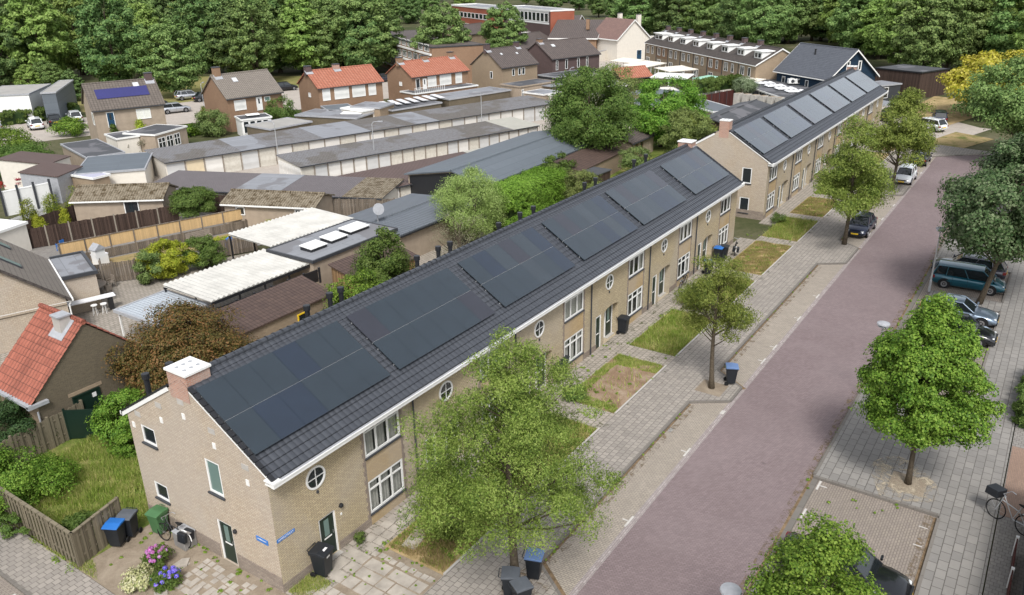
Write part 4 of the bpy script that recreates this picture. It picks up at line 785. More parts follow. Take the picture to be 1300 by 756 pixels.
shrub('climber_shrub','broad bright green canopy of a climber beside the mossy shed',G(250,283),3.4,2.6,'leaf_mid',22000,.15,'spread',81,None,ncl=50,cs=.3,flat=.4,zb=1.0)
shrub('fern_shrub','bright green low plant beside the bench against the fence',(25.8,37.2,0),1.2,1.1,'leaf_lime',4000,.12,'spread',82,None,ncl=24,cs=.4)
shrub('fern_shrub','bright green tuft at the end of the bamboo fence',(31.2,37.0,0),1.3,1.0,'leaf_lime',4000,.12,'spread',83,None,ncl=24,cs=.4)
shrub('small_shrub','dark red small shrub against the wall between the first two units',(8.8,-.75,.05),1.3,.5,'leaf_purple',3500,.08,'oval',84,None,ncl=24,cs=.4)
shrub('small_shrub','small green bush right of the first front door',(3.85,-.45,.05),.55,.3,'leaf_mid',1500,.06,'oval',85,None,ncl=14,cs=.45,stem=False)
shrub('overhanging_shrub','light green shrub under the nearest street tree beside the straw patch',(6.7,-3.2,.05),2.2,1.6,'leaf_feather',16000,.09,'spread',86,None,ncl=44,cs=.32,flat=.6)
shrub('front_shrub','green bush at the edge of the path to the third porch',(19.4,-2.0,.05),.8,.75,'leaf_mid',3500,.08,'spread',87,None,ncl=22,cs=.4,flat=.6)
shrub('front_shrub','leafy green bush beside the far bins in the front garden',(35.9,-2.6,.05),1.4,1.6,'leaf_feather',8000,.1,'spread',88,None,ncl=34,cs=.36,flat=.6)
shrub('front_shrub','loose green plants by the wall of the second row corner',(58.3,-1.6,.05),.8,.9,'leaf_mid',3000,.09,'spread',89,None,ncl=22,cs=.4,flat=.6)
shrub('front_shrub','low green plants in the brown front garden near the street tree',(12.6,-2.8,.05),1.1,1.3,'leaf_feather',6000,.09,'spread',90,None,ncl=30,cs=.36,flat=.6)
for i,(u,v,r_,h,col,lb) in enumerate([(178,742,.62,.55,None,'pale variegated hosta on the bare soil by the gable'),(202,716,.58,.75,'petal_pink','hydrangea with pink and purple flower heads near the gable'),(214,744,.58,.72,'petal_blue','hydrangea with deep blue flower heads on the bare soil')]):
    p=G(u,v,.05); t=thing('hosta_plant' if col is None else 'hydrangea',lb,'plant',p)
    foliage('foliage',h,.03,r_,r_,'oval',26,2600,.13 if col is None else .12,'leaf_cream' if col is None else 'leaf_mid',95+i,t,cs=.42,flat=.8,aspect=.5)
    if col:
        rr=np.random.RandomState(i+4); pos=[];nr=[]
        for k in range(17):
            a=rr.uniform(0,2*PI); q=rr.uniform(.25,1)*r_*.92; c=np.array([math.cos(a)*q,math.sin(a)*q,h*math.sqrt(max(.1,1-(q/r_)**2*.8))+.02]); d=rr.normal(size=(90,3)); d/=np.linalg.norm(d,axis=1)[:,None]; d[:,2]=np.abs(d[:,2]); pos.append(c+d*.095); nr.append(d)
        leafmesh('blossom',np.concatenate(pos),np.concatenate(nr),.05,col,rr,t,.9)
# hedge over the dark red fence, olive in planter, low hedge by the cars
def hedge(label,a,b,h,w,mat,n,seed,ls=.2,z0=.05,name='hedge'):
    a,b=Vector((a[0],a[1],0)),Vector((b[0],b[1],0)); c=(a+b)/2; L=(b-a).length; t=thing(name,label,'hedge',c,math.atan2(b.y-a.y,b.x-a.x))
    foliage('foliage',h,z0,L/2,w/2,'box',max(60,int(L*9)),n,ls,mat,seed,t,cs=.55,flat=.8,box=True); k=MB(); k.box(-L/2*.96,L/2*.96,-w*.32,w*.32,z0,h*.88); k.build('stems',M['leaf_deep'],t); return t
# weeds: low leafy tufts in gardens, along kerbs and fences
rw=np.random.RandomState(77); pos=[];nr=[]
def weedspots(n,x0,x1,y0,y1,h,r_): 
    for k in range(n):
        c=np.array([rw.uniform(x0,x1),rw.uniform(y0,y1),.06]); m_=rw.randint(14,60); d=rw.normal(size=(m_,3)); d/=np.linalg.norm(d,axis=1)[:,None]; d[:,2]=np.abs(d[:,2]); s_=rw.uniform(.4,1.2); pos.append(c+d*np.array([r_,r_,h])*s_*rw.rand(m_,1)**.4); nr.append(d+np.array([0,0,.6]))
for a,b,m_ in pats[:9]:
    weedspots(50 if m_!='earth' else 14,a+.2,b-.2,-4.5,-1.6,.16,.22)
    if m_ in('lawn','garden'): weedspots(34,a+.3,b-.3,-4.4,-1.7,.34,.34); weedspots(16,a,b,-2.2,-1.3,.3,.3)
    weedspots(6,a,b,-4.78,-4.62,.1,.12); weedspots(5,b,b+1.4,-4.6,-.1,.07,.1)
weedspots(7,19.3,20.0,-4.6,-1.6,.3,.28); weedspots(12,20,25.8,-2.3,-1.6,.25,.25); weedspots(14,21,25.5,-1.45,-.2,.08,.12); weedspots(5,24.6,25.8,-4.5,-1.6,.2,.25)
weedspots(60,0,60,-7.76,-7.64,.05,.08); weedspots(60,18,70,-15.4,-15.2,.07,.1); weedspots(26,-3.6,-.2,1,8,.06,.1); weedspots(30,-3.5,3.5,9.2,16,.32,.4); weedspots(26,-4.1,-3.7,8,18,.3,.25); weedspots(20,3,6,-2.6,-1.2,.08,.1); weedspots(30,1.5,4.2,-4.6,-.3,.04,.06)
weedspots(20,-.3,0,-.2,8.8,.06,.1); weedspots(30,17,26,-20,-16,.03,.08)
o_=leafmesh('weeds',np.concatenate(pos),np.concatenate(nr),.085,'leaf_lime2',rw,None,.6); tag(o_,'small green weeds growing in the front gardens, gutters and paving joints','weeds',kind='stuff')
# ------------------------------------------------------------------ woods: a few kinds of tree, copied
protos=[]
kinds=[('leaf_forest',17,1.2,6.8,'spread',5),('leaf_forest2',18,1.0,6.6,'oval',6),('leaf_forest3',16,1.0,6.0,'spread',7),('leaf_forest2',15,.6,5.5,'maple',8),('leaf_forest',19,1.5,6.0,'oval',9)]
for i,(mt,h,zb,r_,env,sd) in enumerate(kinds):
    protos.append(tree('wood_tree','x',(0,0,-200),h,zb,r_,r_,env,210,34000,.46,mt,.36,200+sd,None,cs=.17,flat=.6,shell=.5,aspect=.8,nl=14,gap=.07))
KN=['broad mid green','tall dark green','yellowish green','dark conical','tall mid green']
used=set()
def wood(u,v,h,k,label,group,s=1.0):
    p=G(u,v); pr=protos[k]; f=h/kinds[k][1]
    if k in used: o=copy_tree(pr)
    else: o=pr; used.add(k)
    o.location=p; o.rotation_euler=(0,0,rnd.uniform(0,6.28)); o.scale=(f*s,f*s,f); o['label']=label; o['category']='tree'
    if group: o['group']=group
    return o
WL='trees of the wood behind the houses on the left'; WR='trees of the wood at the upper right'
LB=[ # u,v,h,kind,label
 (10,112,17,1,'dark tree at the very left edge above the grey industrial roof'),(60,108,19,2,'yellow green tree above the white walled industrial unit'),(18,70,20,1,'rear dark tree in the top left corner'),(105,95,18,2,'light green tree left of the solar panelled brown house'),
 (150,112,19,1,'large dark tree directly behind the house with the blue panels'),(205,78,20,3,'dark tree between the brown house and the free standing tree'),(225,124,14.5,0,'free standing lighter tree on the lawn right of the solar panelled house'),(270,92,19,1,'dark tree behind the chimney of the grey tiled house'),
 (330,104,18.5,4,'broad tree behind the ridge of the grey tiled house'),(300,60,19,2,'light topped tree at the top edge left of centre'),(385,92,19,0,'large rounded tree behind the first red roofed house'),(430,86,19,4,'tall tree right behind the first red roof'),(462,96,14,1,'dark tree between the two red roofed houses'),
 (365,60,20,3,'darker rear tree behind the big rounded one'),(440,50,18,2,'bright topped tree at the top edge near the flats'),(120,60,21,0,'rear tree at the top edge over the brown house'),(565,100,15.5,0,'large free standing tree behind the second red roofed house'),(641,76,14.0,0,'tall narrow tree beside the school building'),
 (190,100,16,2,'tree low behind the chimney of the brown house'),(75,66,20,4,'tall rear tree near the top left corner'),(250,60,21,1,'dark rear tree above the lawn')]
for a in LB: wood(*a,WL)
DS=['light crowned','dark crowned','yellow tinged','dense','slender','broad']
def fillrow(v,us,h,grp,where,ks=(0,1,2,4,3)):
    for i,u in enumerate(us): wood(u+rnd.uniform(-6,6),v+rnd.uniform(-3,3),h*rnd.uniform(.9,1.1),ks[i%len(ks)],DS[i%6]+' tree in the '+where,grp,1.12)
fillrow(62,range(-10,480,34),19,'rear trees of the left wood','rear row of the wood at upper left')
fillrow(40,range(0,470,36),19,'rearmost trees of the left wood','rearmost row at the top edge of the left wood')
fillrow(26,range(10,560,40),17,'trees along the top edge on the left','line along the top edge behind the left wood')
fillrow(92,list(range(118,200,26))+list(range(300,480,28)),17,'middle trees of the left wood','front row behind the detached houses')
fillrow(2,range(480,860,26),16,'trees above the school','far line above the school and white houses')
for i,(u,v,h,k,lb) in enumerate([(40,122,6,2,'small round light green tree behind the cars, left one'),(64,118,6.5,0,'small round tree right of its lighter twin near the cars'),(95,128,6,3,'dark green bush tree against the brown house gable')]): wood(u,v,h,k,lb,None,1.1)
for i,(u,v,h,k) in enumerate([(478,30,14,2),(500,28,13,0),(522,30,14,3),(548,24,14,4),(590,16,14,2),(455,38,15,0),(705,14,14,4),(735,13,15,1),(690,8,15,3),(760,22,15,0),(785,34,16,4),(668,6,14,2)]):
    wood(u,v,h,k,['pale','soft','dark','narrow','light','rounded'][i%6]+' green distant tree '+('left of the school at the top edge' if u<600 else 'behind the white gabled houses at the top'),'distant trees along the top edge')
RB=[(812,40,16,1,'dark tree behind the dormer row, near its left end'),(842,46,16,3,'dark wood tree above the first dormers'),(872,50,17,4,'tall tree above the middle dormers'),(905,54,17,0,'rounded tree above the right dormers'),(938,60,17,1,'dark tree behind the end chimney of the dormer row'),(965,64,17,0,'tree directly above the dormer row gable'),(1000,56,18,4,'tree just left above the blue timber house'),
 (1030,52,18,0,'broad tree behind the ridge of the blue timber house'),(1068,60,18,2,'light green tree above the right gable of the blue house'),(1105,70,18,0,'tree right of the blue timber house gable'),(1140,88,18,2,'light tree beside the thick trunk at upper right'),(1169,103,19,4,'big tree with the thick bare trunk left of the golden tree'),(1200,92,18,0,'tree behind the golden yellow tree'),
 (1240,90,19,2,'bright tree over the golden tree at upper right'),(1285,96,19,0,'tree at the right edge above the golden tree'),(1330,110,19,2,'tree partly outside the right edge'),(1225,60,20,1,'rear dark tree at the top right'),(1270,56,20,4,'tall rear tree at the top right corner'),(1120,48,20,1,'rear dark tree at the top edge right of centre'),(1075,40,20,3,'rear tree at the top above the blue house'),
 (1180,58,20,2,'rear bright tree at the top edge above the thick trunk'),(1015,36,20,1,'rear dark tree at the top edge above the blue house ridge'),(960,42,19,2,'rear light tree at the top over the dormer row end'),(900,34,18,1,'rear dark tree at the top over the dormer row'),(855,28,17,0,'rear tree at the top above the first chimneys')]
for a in RB: wood(*a,WR)
fillrow(30,range(790,1320,34),19,'rearmost trees of the right wood','rearmost row at the top edge of the right wood')
fillrow(52,range(820,1340,36),19,'rear trees of the right wood','rear row of the wood at upper right')
fillrow(72,range(1080,1340,34),16,'trees of the right wood edge','second row of the wood behind the golden tree',(0,2,4,0,1))
# ------------------------------------------------------------------ buildings behind the terraces
def frame(A,B,ze,C=None,H=None):
    "origin below A, x axis along A->B, y axis away from the camera; A,B,C traced points at height ze"
    a,b=(A,B) if isinstance(A,Vector) else (G(A[0],A[1],ze),G(B[0],B[1],ze)); d=b-a; L=d.length; ang=math.atan2(d.y,d.x); D=None
    if C is not None:
        c=G(C[0],C[1],H if H is not None else ze)-a; D=c.x*-math.sin(ang)+c.y*math.cos(ang)
    return (a.x,a.y,0),ang,L,D
def local_at(loc,ang,p):
    x,y=p.x-loc[0],p.y-loc[1]; return x*math.cos(ang)+y*math.sin(ang),-x*math.sin(ang)+y*math.cos(ang)
def solve_ridge(loc,ang,uv,yl):
    "height of the ridge seen at pixel uv when it runs at local y = yl"
    n=Vector((-math.sin(ang),math.cos(ang),0)); o=Vector(loc)+n*yl; p=PL(uv[0],uv[1],o,n); return p.z,local_at(loc,ang,p)[0]
def winf(root,a,z,w,h,side='f',L=0,D=0,cols=1,trans=None,fm='white',gm='glassdark',kind='window',label=None,bar=.09,sill=None):
    o,r,n={'f':((a,0,z),(1,0,0),(0,-1,0)),'l':((0,a+w,z),(0,-1,0),(-1,0,0)),'r':((L,a,z),(0,1,0),(1,0,0))}[side]
    if kind=='door': return door(root,o,r,n,w,h,depth=.02,dm=gm,fm=fm,gm='glassdark',proud=.04,slot=False,label=label)
    if kind=='shutter':
        o,r,n=map(Vector,(o,r,n)); U=Vector((0,0,1)); f=MB(); f.obox(o+n*.0,r*bar,U*h,n*.07); f.obox(o+r*(w-bar),r*bar,U*h,n*.07); f.obox(o+r*bar+U*(h-bar*1.6),r*(w-2*bar),U*bar*1.6,n*.1); f.obox(o+r*bar,r*(w-2*bar),U*bar*.6,n*.07)
        fo=f.build('window',M[fm],root); g=MB(); g.obox(o+r*bar+U*bar*.6,r*(w-2*bar),U*(h-bar*2.2),n*.04); g.build('roller_shutter',M['shutter'],fo)
        if label: fo['label']=label
        return fo
    return window(root,o,r,n,w,h,cols,trans,bar=bar,fm=fm,gm=gm,sill=sill,interior=False,depth=.05,proud=.015,label=label)
def ghouse(name,label,A,B,ze,half,ridge=None,zr=None,wall='brick_tan',roof='tile_grey',wins=(),chims=(),skl=(),over=.25,trim='darkgrey',L=None,cat='house',group=None,Dfull=None,gutter='darkgrey',wall2=None,z0=-.2,th=.14,barge=None):
    loc,ang,L_,_=frame(A,B,ze); L=L or L_; D=Dfull or 2*half
    if zr is None: zr,_x=solve_ridge(loc,ang,ridge,half)
    root=thing(name,label,cat,loc,ang,group); w=MB()
    w.quad((0,0,z0),(L,0,z0),(L,0,ze),(0,0,ze)); w.quad((L,D,z0),(0,D,z0),(0,D,ze),(L,D,ze)); w.quad((0,D,z0),(0,0,z0),(0,0,ze),(0,half,zr-.05),(0,D,ze)); w.quad((L,0,z0),(L,D,z0),(L,D,ze),(L,half,zr-.05),(L,0,ze)); w.build('wall',M[wall],root)
    r=MB(); s=(zr-ze)/half; s2=(zr-ze)/(D-half)
    r.extr([(-over,-over,ze-over*s),(-over,half,zr),(-over,half,zr+th),(-over,-over,ze-over*s+th)],(L+2*over,0,0)); r.extr([(-over,D+over,ze-over*s2),(-over,half,zr),(-over,half,zr+th),(-over,D+over,ze-over*s2+th)],(L+2*over,0,0))
    ro=r.build('roof',M[roof],root)
    rd=MB(); rd.tube([(-over,half,zr+th),(L+over,half,zr+th)],.12,6); rd.build('ridge_cap',M[roof],ro)
    g=MB(); g.box(-over,L+over,-over-.1,-over+.02,ze-over*s-.1,ze-over*s+.03); g.build('gutter',M[gutter],root)
    if barge:
        b=MB()
        for x in (-over-.03,L+over): b.extr([(x,-over,ze-over*s-.08),(x,half,zr-.08),(x,half,zr+th+.02),(x,-over,ze-over*s+th+.02)],(.03,0,0)); b.extr([(x,D+over,ze-over*s2-.08),(x,half,zr-.08),(x,half,zr+th+.02),(x,D+over,ze-over*s2+th+.02)],(.03,0,0))
        b.build('bargeboard',M[barge],root)
    for k in wins: k=dict(k); winf(root,k.pop('a'),k.pop('z'),k.pop('w'),k.pop('h'),L=L,D=D,**k)
    for c in chims:
        x,wm,hh=c[:3]; y=half if len(c)<4 else c[3]; cw=.5 if len(c)<5 else c[4]
        chimney(root,x-cw,x+cw,y-cw*.8,y+cw*.8,zr-.6,zr+hh,wm,'darkgrey',0); 
        fl=MB(); fl.extr([(x-cw-.12,y-cw-.35,zr-(cw+.35)*s+th+.02),(x+cw+.12,y-cw-.35,zr-(cw+.35)*s+th+.02),(x+cw+.12,y-.05,zr+th+.03),(x-cw-.12,y-.05,zr+th+.03)],(0,0,.02)); fl.build('flashing',M['zinc'],ro)
    for x,t,ww,hh in skl:   # roof lights: x along, t fraction up the slope
        n=Vector((0,-s,1)).normalized(); v=Vector((0,1,s)).normalized(); o=Vector((x,half*t,ze+(zr-ze)*t+th)); k=MB(); k.obox(o,(ww,0,0),v*hh,n*.07); q=k.build('roof_light',M['zinc'],ro); k=MB(); k.obox(o+v*.06+Vector((.06,0,0))+n*.07,(ww-.12,0,0),v*(hh-.12),n*.012); k.build('pane',M['lamp_clear'],q)
    return root,L,D,zr
def flat(name,label,A,B,C,z,wall='brick_tan',roof='felt',rim='zinc',wins=(),over=.12,rimh=.12,cat='outbuilding',group=None,slope=0,D=None,skl=(),posts=False,z0=-.2,rimw=.12,open_=False,H=None):
    loc,ang,L,D_=frame(A,B,z,C,H); D=D or D_; root=thing(name,label,cat,loc,ang,group)
    zb=z-.12
    if not open_:
        w=MB(); w.extr([(0,.0,z0),(0,D,z0),(0,D,zb+slope),(0,0,zb)],(L,0,0)); w.build('wall',M[wall],root)
    else:
        for x in np.linspace(.1,L-.1,max(2,int(L/2.6)+1)):
            for y in (.08,D-.08): p=MB(); p.box(x-.05,x+.05,y-.05,y+.05,0,zb+slope*y/D); p.build('post',M[wall],root)
        p=MB(); p.box(0,L,0,.1,zb-.13,zb-.003); p.box(0,L,D-.1,D,zb+slope-.13,zb+slope-.003); p.build('beam',M[wall],root)
    r=MB(); r.extr([(-over,-over,zb),(-over,D+over,zb+slope),(-over,D+over,zb+slope+.1),(-over,-over,zb+.1)],(L+2*over,0,0)); ro=r.build('roof',M[roof],root)
    if rim:
        k=MB(); t=rimw
        k.box(-over-.02,L+over+.02,-over-.02,-over+t,zb-.08,zb+rimh+.02); 
        for x0,x1 in ((-over-.02,-over+t),(L+over-t,L+over+.02)): k.extr([(x0,-over+t,zb-.08),(x0,D+over-t,zb+slope-.08),(x0,D+over-t,zb+slope+rimh+.02),(x0,-over+t,zb+rimh+.02)],(x1-x0,0,0))
        k.box(-over-.02,L+over+.02,D+over-t,D+over+.02,zb+slope-.08,zb+slope+rimh+.02); k.build('roof_edge',M[rim],root)
    for (x,y,ww,hh) in skl:
        k=MB(); k.extr([(x,y,z),(x+ww,y,z),(x+ww,y+hh,z),(x,y+hh,z)],(0,0,.22)); q=k.build('skylight',M['black'],root); k=MB(); k.extr([(x-.06,y-.06,z+.22),(x+ww+.06,y-.06,z+.22),(x+ww+.06,y+hh+.06,z+.32),(x-.06,y+hh+.06,z+.32)],(0,0,.05)); k.build('skylight_dome',M['white'],q)
    for k in wins: k=dict(k); winf(root,k.pop('a'),k.pop('z'),k.pop('w'),k.pop('h'),L=L,D=D,**k)
    return root,L,D
# --- ranks of lock-up garages
def garages(label,A,B,C,z,rise,n,roof,wall='stucco_white',odd={},bands=None,left_panels=0,gut='darkgrey',D=None):
    loc,ang,L,D_=frame(A,B,z,C,z+rise); D=D or D_; root=thing('garage_row',label,'garages',loc,ang,'ranks of lock-up garages behind the gardens')
    w=MB(); w.extr([(0,0,-.2),(0,D,-.2),(0,D,z+rise-.15),(0,0,z-.15)],(L,0,0)); w.build('wall',M[wall],root)
    r=MB(); r.extr([(-.15,-.25,z-.12),(-.15,D+.2,z+rise-.12),(-.15,D+.2,z+rise-.04),(-.15,-.25,z-.04)],(L+.3,0,0)); ro=r.build('roof',M[roof],root)
    if bands:
        for x0,x1,m_ in bands:
            k=MB(); k.extr([(x0,-.26,z-.034),(x0,D+.2,z+rise-.034),(x0,D+.2,z+rise-.02),(x0,-.26,z-.02)],(x1-x0,0,0)); k.build('roof_strip',M[m_],ro)
    g=MB(); g.box(-.15,L+.15,-.36,-.26,z-.16,z-.05); g.build('gutter',M[gut],root)
    pw=L/n
    for i in range(n):
        d=MB(); d.box(i*pw+.12,(i+1)*pw-.12,-.05,0,0,z-.34); d.build('garage_door',M[odd.get(i,rnd.choice(['shutter2','shutter2','shutter3','shutter4']))],root)
        k=MB(); k.box((i+1)*pw-.07,(i+1)*pw+.03,-.1,-.0,0,z-.2); k.build('pier',M['wood_grey'],root)
    for i in range(left_panels):
        k=MB(); k.box(-.05,0,D*i/left_panels+.05,D*(i+1)/left_panels-.05,0,z-.3); k.build('side_panel',M['shutter2'],root)
    return root
M['shutter3']=corrmat('cream_garage_door',(.6,.57,.5),.28,.6,dark=.88,rot=PI/2,stain=(.42,.38,.32)); M['shutter4']=corrmat('grey_white_garage_door',(.56,.56,.55),.2,.6,dark=.85,rot=PI/2)
M['shutter2']=corrmat('white_garage_door',(.68,.66,.62),.28,.6,dark=.9,rot=PI/2)
garages('longest rank of white garages farthest back, patchy brown and grey roof',(209,206),(706,130),(235,182),2.4,.35,27,'corr_grey',odd={1:'cream'},bands=[(9,13,'felt_light'),(20,27,'felt_light'),(34,38,'felt_light')],D=7.0)
garages('middle rank of white garages with dark corrugated roof, two lamp posts at it',(381,211),(682,159),(353,197),2.45,.35,21,'corr_grey',bands=[(30.5,35.3,'corr_pale')],left_panels=5,D=5.8)
garages('nearest rank of white garages behind the brown fence, purple grey roof',(183,238),(484,251),(238,221),2.05,.3,14,'corr_purple',bands=[(10,15,'felt_light'),(22,26.2,'corr_moss')],D=6.2)
garages('brown roofed garage rank right of the nearest one, beside the metal workshop',(472,243),(660,203),(430,229),2.0,.3,12,'corr_brown',bands=[(17,24,'corr_pale')],D=7.0)
flat('garage_block','flat slate blue garage roof left of the nearest rank',(95,221),(183,214),(67,204),2.6,'stucco_white','felt_metal','zinc',D=9)
# --- houses
S_=dict
ghouse('detached_house','tan house with a strip of blue solar panels on its brown tiled roof',(118,140),(207,131),5.2,3.9,(99,109),wall='stucco_tan',roof='tile_grey',wins=[S_(a=1.5,z=2.6,w=1.0,h=2.1,kind='door',gm='doorblue',label='white framed balcony door with blue lower panel'),S_(a=5.4,z=3.3,w=1.9,h=1.4,cols=2,gm='curtain'),S_(a=.6,z=3.0,w=1.1,h=1.7,side='l')],chims=[(8.6,'brick_purple',1.0)],skl=[(6.2,.72,.8,.8)])
ho=[o for o in S.objects if o.get('label','').startswith('tan house with a strip')][0]
_,zr_=0,None
rf=[c for c in ho.children if c.name.startswith('roof')][0]; z1=max(v.co.z for v in rf.data.vertices); sl_=(z1-.14-5.2)/3.9
sa=MB(); sa.extr([(1.0,1.3,5.2+1.3*sl_+.2),(7.9,1.3,5.2+1.3*sl_+.2),(7.9,2.75,5.2+2.75*sl_+.2),(1.0,2.75,5.2+2.75*sl_+.2)],(0,0,.05)); PM2=panelmat('blue_solar_cell',(.02,.02,.12),.25); sa.build('solar_array',PM2,rf)
flat('extension','flat roofed garden extension with many white framed windows, before the tan house',(196,171),(236,160),(171,158),2.7,'stucco_tan','felt','white',wins=[S_(a=.4,z=.5,w=1.4,h=1.6,cols=2,trans=.6),S_(a=2.0,z=.5,w=1.3,h=1.6,cols=2,trans=.6),S_(a=3.5,z=.5,w=1.2,h=1.6,cols=2,trans=.6)],D=5)
flat('flat_extension','low dark flat roof in front of the blue balcony door',(148,176),(176,172),(126,166),2.5,'stucco_white','felt','white',D=4.5)
flat('flat_garage','dark flat roofed garage with rust stain, between lavender roof and conifer',(110,200),(157,193),(82,176),2.6,'stucco_tan','felt','zinc',D=11)
flat('lavender_shed','lavender grey flat roof with white edge beside the brown sheds',(118,226),(138,221),(90,197),2.5,'brick_tan','felt_lav','white',D=9)
ghouse('detached_house','brick house with grey tiled roof and a capped chimney, conservatory in front',(288,125),(357,116),5.0,3.9,(271,97),wall='brick_brown',roof='tile_grey2',wins=[S_(a=1.0,z=3.0,w=1.9,h=1.5,cols=2,kind='shutter'),S_(a=4.6,z=2.6,w=.95,h=2.0,kind='door',gm='white'),S_(a=6.0,z=3.8,w=1.0,h=.7,gm='glassteal')],chims=[(.8,'brick_brown',1.3)],skl=[(2.6,.6,.8,.9)])
flat('conservatory','white conservatory with flat dark roof in front of the grey tiled house',(306,152),(344,148),(296,147),2.6,'white','felt','white',wins=[S_(a=.2+i*.95,z=.5,w=.85,h=1.8) for i in range(4)],skl=[(1.2,1.2,1.8,.9)],D=3.5)
RH='houses with red tiled roofs behind the garages'
ghouse('semi_detached_house','left red roofed house with four closed white shutters',(404,112),(485,103),5.0,3.7,(382,92),wall='brick_brown',roof='tile_red_far',wins=[S_(a=.6,z=2.9,w=1.35,h=1.9,kind='shutter'),S_(a=2.7,z=2.9,w=2.6,h=1.9,kind='shutter'),S_(a=5.9,z=2.9,w=2.4,h=1.9,kind='shutter'),S_(a=8.9,z=2.9,w=1.4,h=1.9,kind='shutter'),S_(a=3.0,z=3.2,w=.8,h=.7,side='l',gm='white')],chims=[(.2,'brick_purple',.9),(5.2,'brick_red',.8)],group=RH)
ghouse('semi_detached_house','right red roofed house with a white balcony and three chimneys',(523,98),(594,89),5.0,3.7,(504,80),wall='brick_brown',roof='tile_red_far',wins=[S_(a=.7,z=2.7,w=.9,h=1.9,gm='glassdark'),S_(a=2.2,z=2.5,w=.8,h=2.0,kind='door',gm='white'),S_(a=3.3,z=2.9,w=1.9,h=1.9,kind='shutter'),S_(a=6.0,z=2.9,w=2.6,h=1.9,kind='shutter'),S_(a=9.6,z=2.9,w=1.5,h=1.9,kind='shutter'),S_(a=3.0,z=3.2,w=.8,h=.7,side='l',gm='white')],chims=[(.2,'brick_brown',.9),(5.6,'brick_brown',.8),(11.6,'brick_brown',.9)],group=RH)
# balcony and roof clutter belong to their own buildings
rt_,L_,D_=flat('flat_extension','white railed balcony roof in front of the right red roofed house',(527,119),(606,108),(520,113),2.7,'brick_brown','felt','white',D=4.2)
k=MB(); 
for i in range(16): k.box(i*.42,i*.42+.05,-.02,.03,2.7,3.5)
k.box(0,6.4,-.02,.03,3.5,3.56); k.build('railing',M['white'],rt_)
ghouse('detached_house','pale brick house with brown roof, two chimneys and three upper windows',(637,86),(682,80),5.0,4.2,(624,63),wall='brick_tan',roof='slate_brown',wins=[S_(a=2.6,z=3.2,w=.7,h=1.3),S_(a=4.2,z=3.2,w=.75,h=1.3),S_(a=5.2,z=3.2,w=.8,h=1.3),S_(a=2.5,z=2.8,w=.7,h=1.3,side='l')],chims=[(.2,'brick_purple',1.1),(8.0,'brick_purple',.9)],skl=[(2.3,.6,.5,.5),(6.2,.55,.5,.5)])
flat('flat_extension','two step flat roofed tan extension beside the pale brick house',(660,110),(706,103),(658,100),2.8,'stucco_tan','felt','stucco_tan',wins=[S_(a=.4,z=.8,w=.5,h=1.4)],D=5)
flat('carport','dark open carport with grey sheet roof left of the purple house extension',(700,110),(718,107),(690,103),2.4,'black','felt_light',None,open_=True,D=5,cat='carport')
ghouse('detached_house','purple brown brick house with wide grey brown roof and tall narrow windows',(701,75),(761,68),5.0,4.6,(686,54),wall='brick_purple',roof='slate_brown',wins=[S_(a=1.0,z=2.7,w=.6,h=1.9),S_(a=3.6,z=2.7,w=.7,h=1.9),S_(a=7.0,z=2.7,w=.7,h=1.9),S_(a=9.6,z=2.7,w=.6,h=1.9)],chims=[(.8,'brick_brown',.7)],skl=[(2.8,.62,.9,.8)])
flat('flat_extension','dark glazed flat roofed extension below the purple brown house',(706,98),(765,90),(690,93),2.7,'darkgrey','felt','zinc',wins=[S_(a=5.8,z=1.2,w=1.4,h=1.0),S_(a=7.6,z=1.2,w=1.4,h=1.0)],D=5)
# white house group at top centre
def gable_front(name,label,uvL,uvR,ze,zr,depth,wall,roof,wins=(),chims=(),trim='white',cat='house',barge=None,ze2=None):
    "house whose gable faces the camera: uvL,uvR = eave corners of that gable"
    a,b=G(uvL[0],uvL[1],ze),G(uvR[0],uvR[1],ze); d=b-a; W=d.length; ang=math.atan2(d.y,d.x); root=thing(name,label,cat,(a.x,a.y,0),ang); w=MB()
    w.quad((0,0,-.2),(W,0,-.2),(W,0,ze),(W/2,0,zr),(0,0,ze)); w.quad((W,depth,-.2),(0,depth,-.2),(0,depth,ze),(W/2,depth,zr),(W,depth,ze)); w.quad((0,depth,-.2),(0,0,-.2),(0,0,ze),(0,depth,ze)); w.quad((W,0,-.2),(W,depth,-.2),(W,depth,ze),(W,0,ze)); w.build('wall',M[wall],root)
    s=(zr-ze)/(W/2); o=.35; r=MB(); r.extr([(-o,-o,ze-o*s),(W/2,-o,zr),(W/2,-o,zr+.14),(-o,-o,ze-o*s+.14)],(0,depth+2*o,0)); r.extr([(W+o,-o,ze-o*s),(W/2,-o,zr),(W/2,-o,zr+.14),(W+o,-o,ze-o*s+.14)],(0,depth+2*o,0)); ro=r.build('roof',M[roof],root)
    if barge:
        k=MB(); 
        for sg,x0 in ((1,-o),(-1,W+o)): k.extr([(x0,-o-.05,ze-o*s-.16),(W/2,-o-.05,zr-.16),(W/2,-o-.05,zr+.16),(x0,-o-.05,ze-o*s+.16)],(0,.045,0))
        for x0 in (-o-.12,W+o): k.box(x0,x0+.12,-o,depth+o,ze-o*s-.12,ze-o*s+.14)
        k.build('bargeboard',M[barge],root)
    for k in wins: k=dict(k); winf(root,k.pop('a'),k.pop('z'),k.pop('w'),k.pop('h'),L=W,D=depth,**k)
    for x,y,wm,hh in chims: chimney(root,x-.5,x+.5,y-.4,y+.4,zr-1.8,zr+hh,wm,'darkgrey',0)
    return root,W
